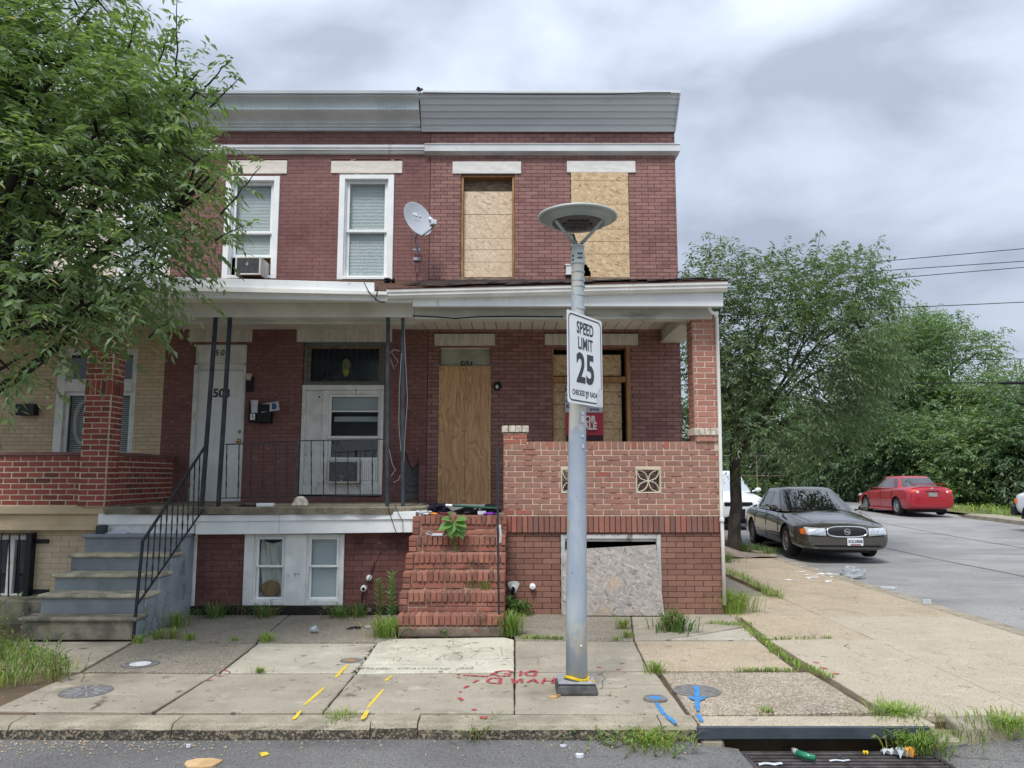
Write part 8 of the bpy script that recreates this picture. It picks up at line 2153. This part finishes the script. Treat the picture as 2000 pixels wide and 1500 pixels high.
for s_ in (-1, 1):
    lb(rc_, 'tail_light', 'taill', lambda m, s_=s_: m.grid(lambda u, v: fx(s_*(.44+.36*u), .79+.17*v*(1-.2*u)+.03*u, -1, .008), 8, 4, flip=s_ > 0), smooth=True)
    lb(rc_, 'reversing_light', 'paper', lambda m, s_=s_: m.blob(fx(s_*.53,.86,-1,.0), (.02,.055,.05), 12, 7), smooth=True)
    lb(rc_, 'indicator', 'amber', lambda m, s_=s_: m.blob(fx(s_*.68,.88,-1,.0), (.03,.06,.05), 12, 7), smooth=True)
    lb(rc_, 'headlight', 'headl', lambda m, s_=s_: m.blob((2.08,s_*.68,.68), (.16,.13,.06), 12, 7), smooth=True)
lb(rc_, 'number_plate', 'plateg', lambda m: m.box(fx(0,.77,-1).x-.02,fx(0,.77,-1).x+.03,-.155,.155,.70,.84), bev=.004)
lb(rc_, 'boot_handle', 'cblack', lambda m: m.box(-2.275,-2.24,-.24,.24,.885,.90)); lb(rc_, 'emblem', 'chrome', lambda m: m.blob((-2.225,0,.985), (.012,.06,.035), 14, 8), smooth=True)
lb(rc_, 'boot_seam', 'cblack', lambda m: m.tube([(-2.24,y,.66+.0*abs(y)) for y in (-.6,-.3,0,.3,.6)], .006, 4)); lb(rc_, 'sill_skirt', 'cred', lambda m: [m.box(-.95,1.0,s_*.80,s_*.895,.16,.24) for s_ in (-1,1)], bev=.02)
# ---- white sport utility vehicle behind the tree trunk
st3 = [(2.30,.35,.62,.72,.70),(2.25,.30,.78,.86,.80),(2.1,.28,.86,.95,.88),(1.7,.28,.94,1.04,.91),(1.2,.28,1.0,1.09,.92),(.6,.28,1.02,1.10,.92),(-.6,.28,1.03,1.12,.92),(-1.6,.28,1.05,1.14,.92),(-2.1,.30,1.05,1.14,.90),(-2.28,.36,1.0,1.1,.84)]
sv = car('parked_suv', 'white sport utility vehicle parked behind the grey sedan, partly hidden by the tree trunk', 'car', (6.68,25.2,sz(25)), R(-90), 4.6, 1.84, st3, (1.35,-2.2,.84,1.06,.55,-1.95,.66,1.68), M['cwhite'], (1.42,-1.35), .36,
    {'side': [(.95,.05,.35,-.05),(-.05,-1.0,-.12,-1.0),(-1.1,-1.8,-1.1,-1.6)], 'handles': [0,-1.0], 'seams': [1.0,-.02,-1.05], 'sw': .13}, M['silver'], spokes=6, glass='glassp')
lb(sv, 'bumper', 'cblack', lambda m: m.grid(lambda u, v: Vector((2.30-.25*(abs(u-.5)*2)**3, (u-.5)*1.7, .30+.28*v)), 14, 3)); lb(sv, 'grille', 'cblack', lambda m: m.box(2.22,2.31,-.42,.42,.66,.78), bev=.02)
for s_ in (-1,1): lb(sv, 'headlight', 'dark', lambda m, s_=s_: m.blob((2.12,s_*.70,.80), (.12,.16,.07), 12, 7), smooth=True); lb(sv, 'headlight_lens', 'headl', lambda m, s_=s_: m.blob((2.19,s_*.66,.80), (.08,.10,.05), 12, 7), smooth=True)
# ---- white pickup at the right edge
st4 = [(2.75,.55,.98,1.05,.80),(2.68,.50,1.08,1.14,.92),(2.4,.48,1.12,1.20,.98),(1.7,.48,1.16,1.25,.99),(1.1,.48,1.18,1.27,.99),(.2,.46,1.18,1.22,.99),(-.8,.46,1.18,1.22,.99),(-1.8,.46,1.18,1.2,.99),(-2.6,.48,1.16,1.19,.98),(-2.75,.52,1.14,1.17,.96)]
tk = car('parked_pickup', 'white pickup truck cut off by the right edge, black bumper showing', 'truck', (15.75,20.25,sz(21)+.03), R(90), 5.5, 1.98, st4, (1.3,-.75,.90,1.2,.65,-.65,.72,1.86), M['cwhite'], (1.80,-1.7), .385,
    {'side': [(.95,.10,.42,.08),(.02,-.55,.02,-.52)], 'handles': [.05,-.5], 'seams': [1.0,.06,-.7], 'bm': True, 'sw': .2}, M['silver'], spokes=5)
lb(tk, 'bumper', 'cblack', lambda m: m.box(2.60,2.86,-.97,.97,.46,.76), bev=.05); lb(tk, 'side_marker', 'amber', lambda m: [m.box(2.5,2.58,s_*.955,s_*.985,.82,.96) for s_ in (-1,1)])
lb(tk, 'wheel_arch', 'cblack', lambda m: [m.tube([(1.80+.46*math.cos(t), s_*.985, .385+.46*math.sin(t)) for t in [math.pi*i/14 for i in range(15)]], .035, 6) for s_ in (-1,1)])
lb(tk, 'load_bed', 'cblack', lambda m: m.box(-2.6,-.85,-.85,.85,1.0,1.225))
# ---- chain link fence behind
fe = thing('wire_fence', 'low wire fence with thin posts behind the white vehicle', 'fence', (12,41,sz(60)))
for i in range(9):
    x = 9+i*2.0; MB().tube([(x,41,sz(60)),(x,41,sz(60)+2.3)], .035, 6).build('post', M['greywood'], fe)
MB().tube([(9,41,sz(60)+2.25),(25,41,sz(60)+2.25)], .025, 6).build('rail', M['greywood'], fe); MB().tube([(9,41,sz(60)+1.2),(25,41,sz(60)+1.2)], .02, 6).build('rail', M['greywood'], fe)
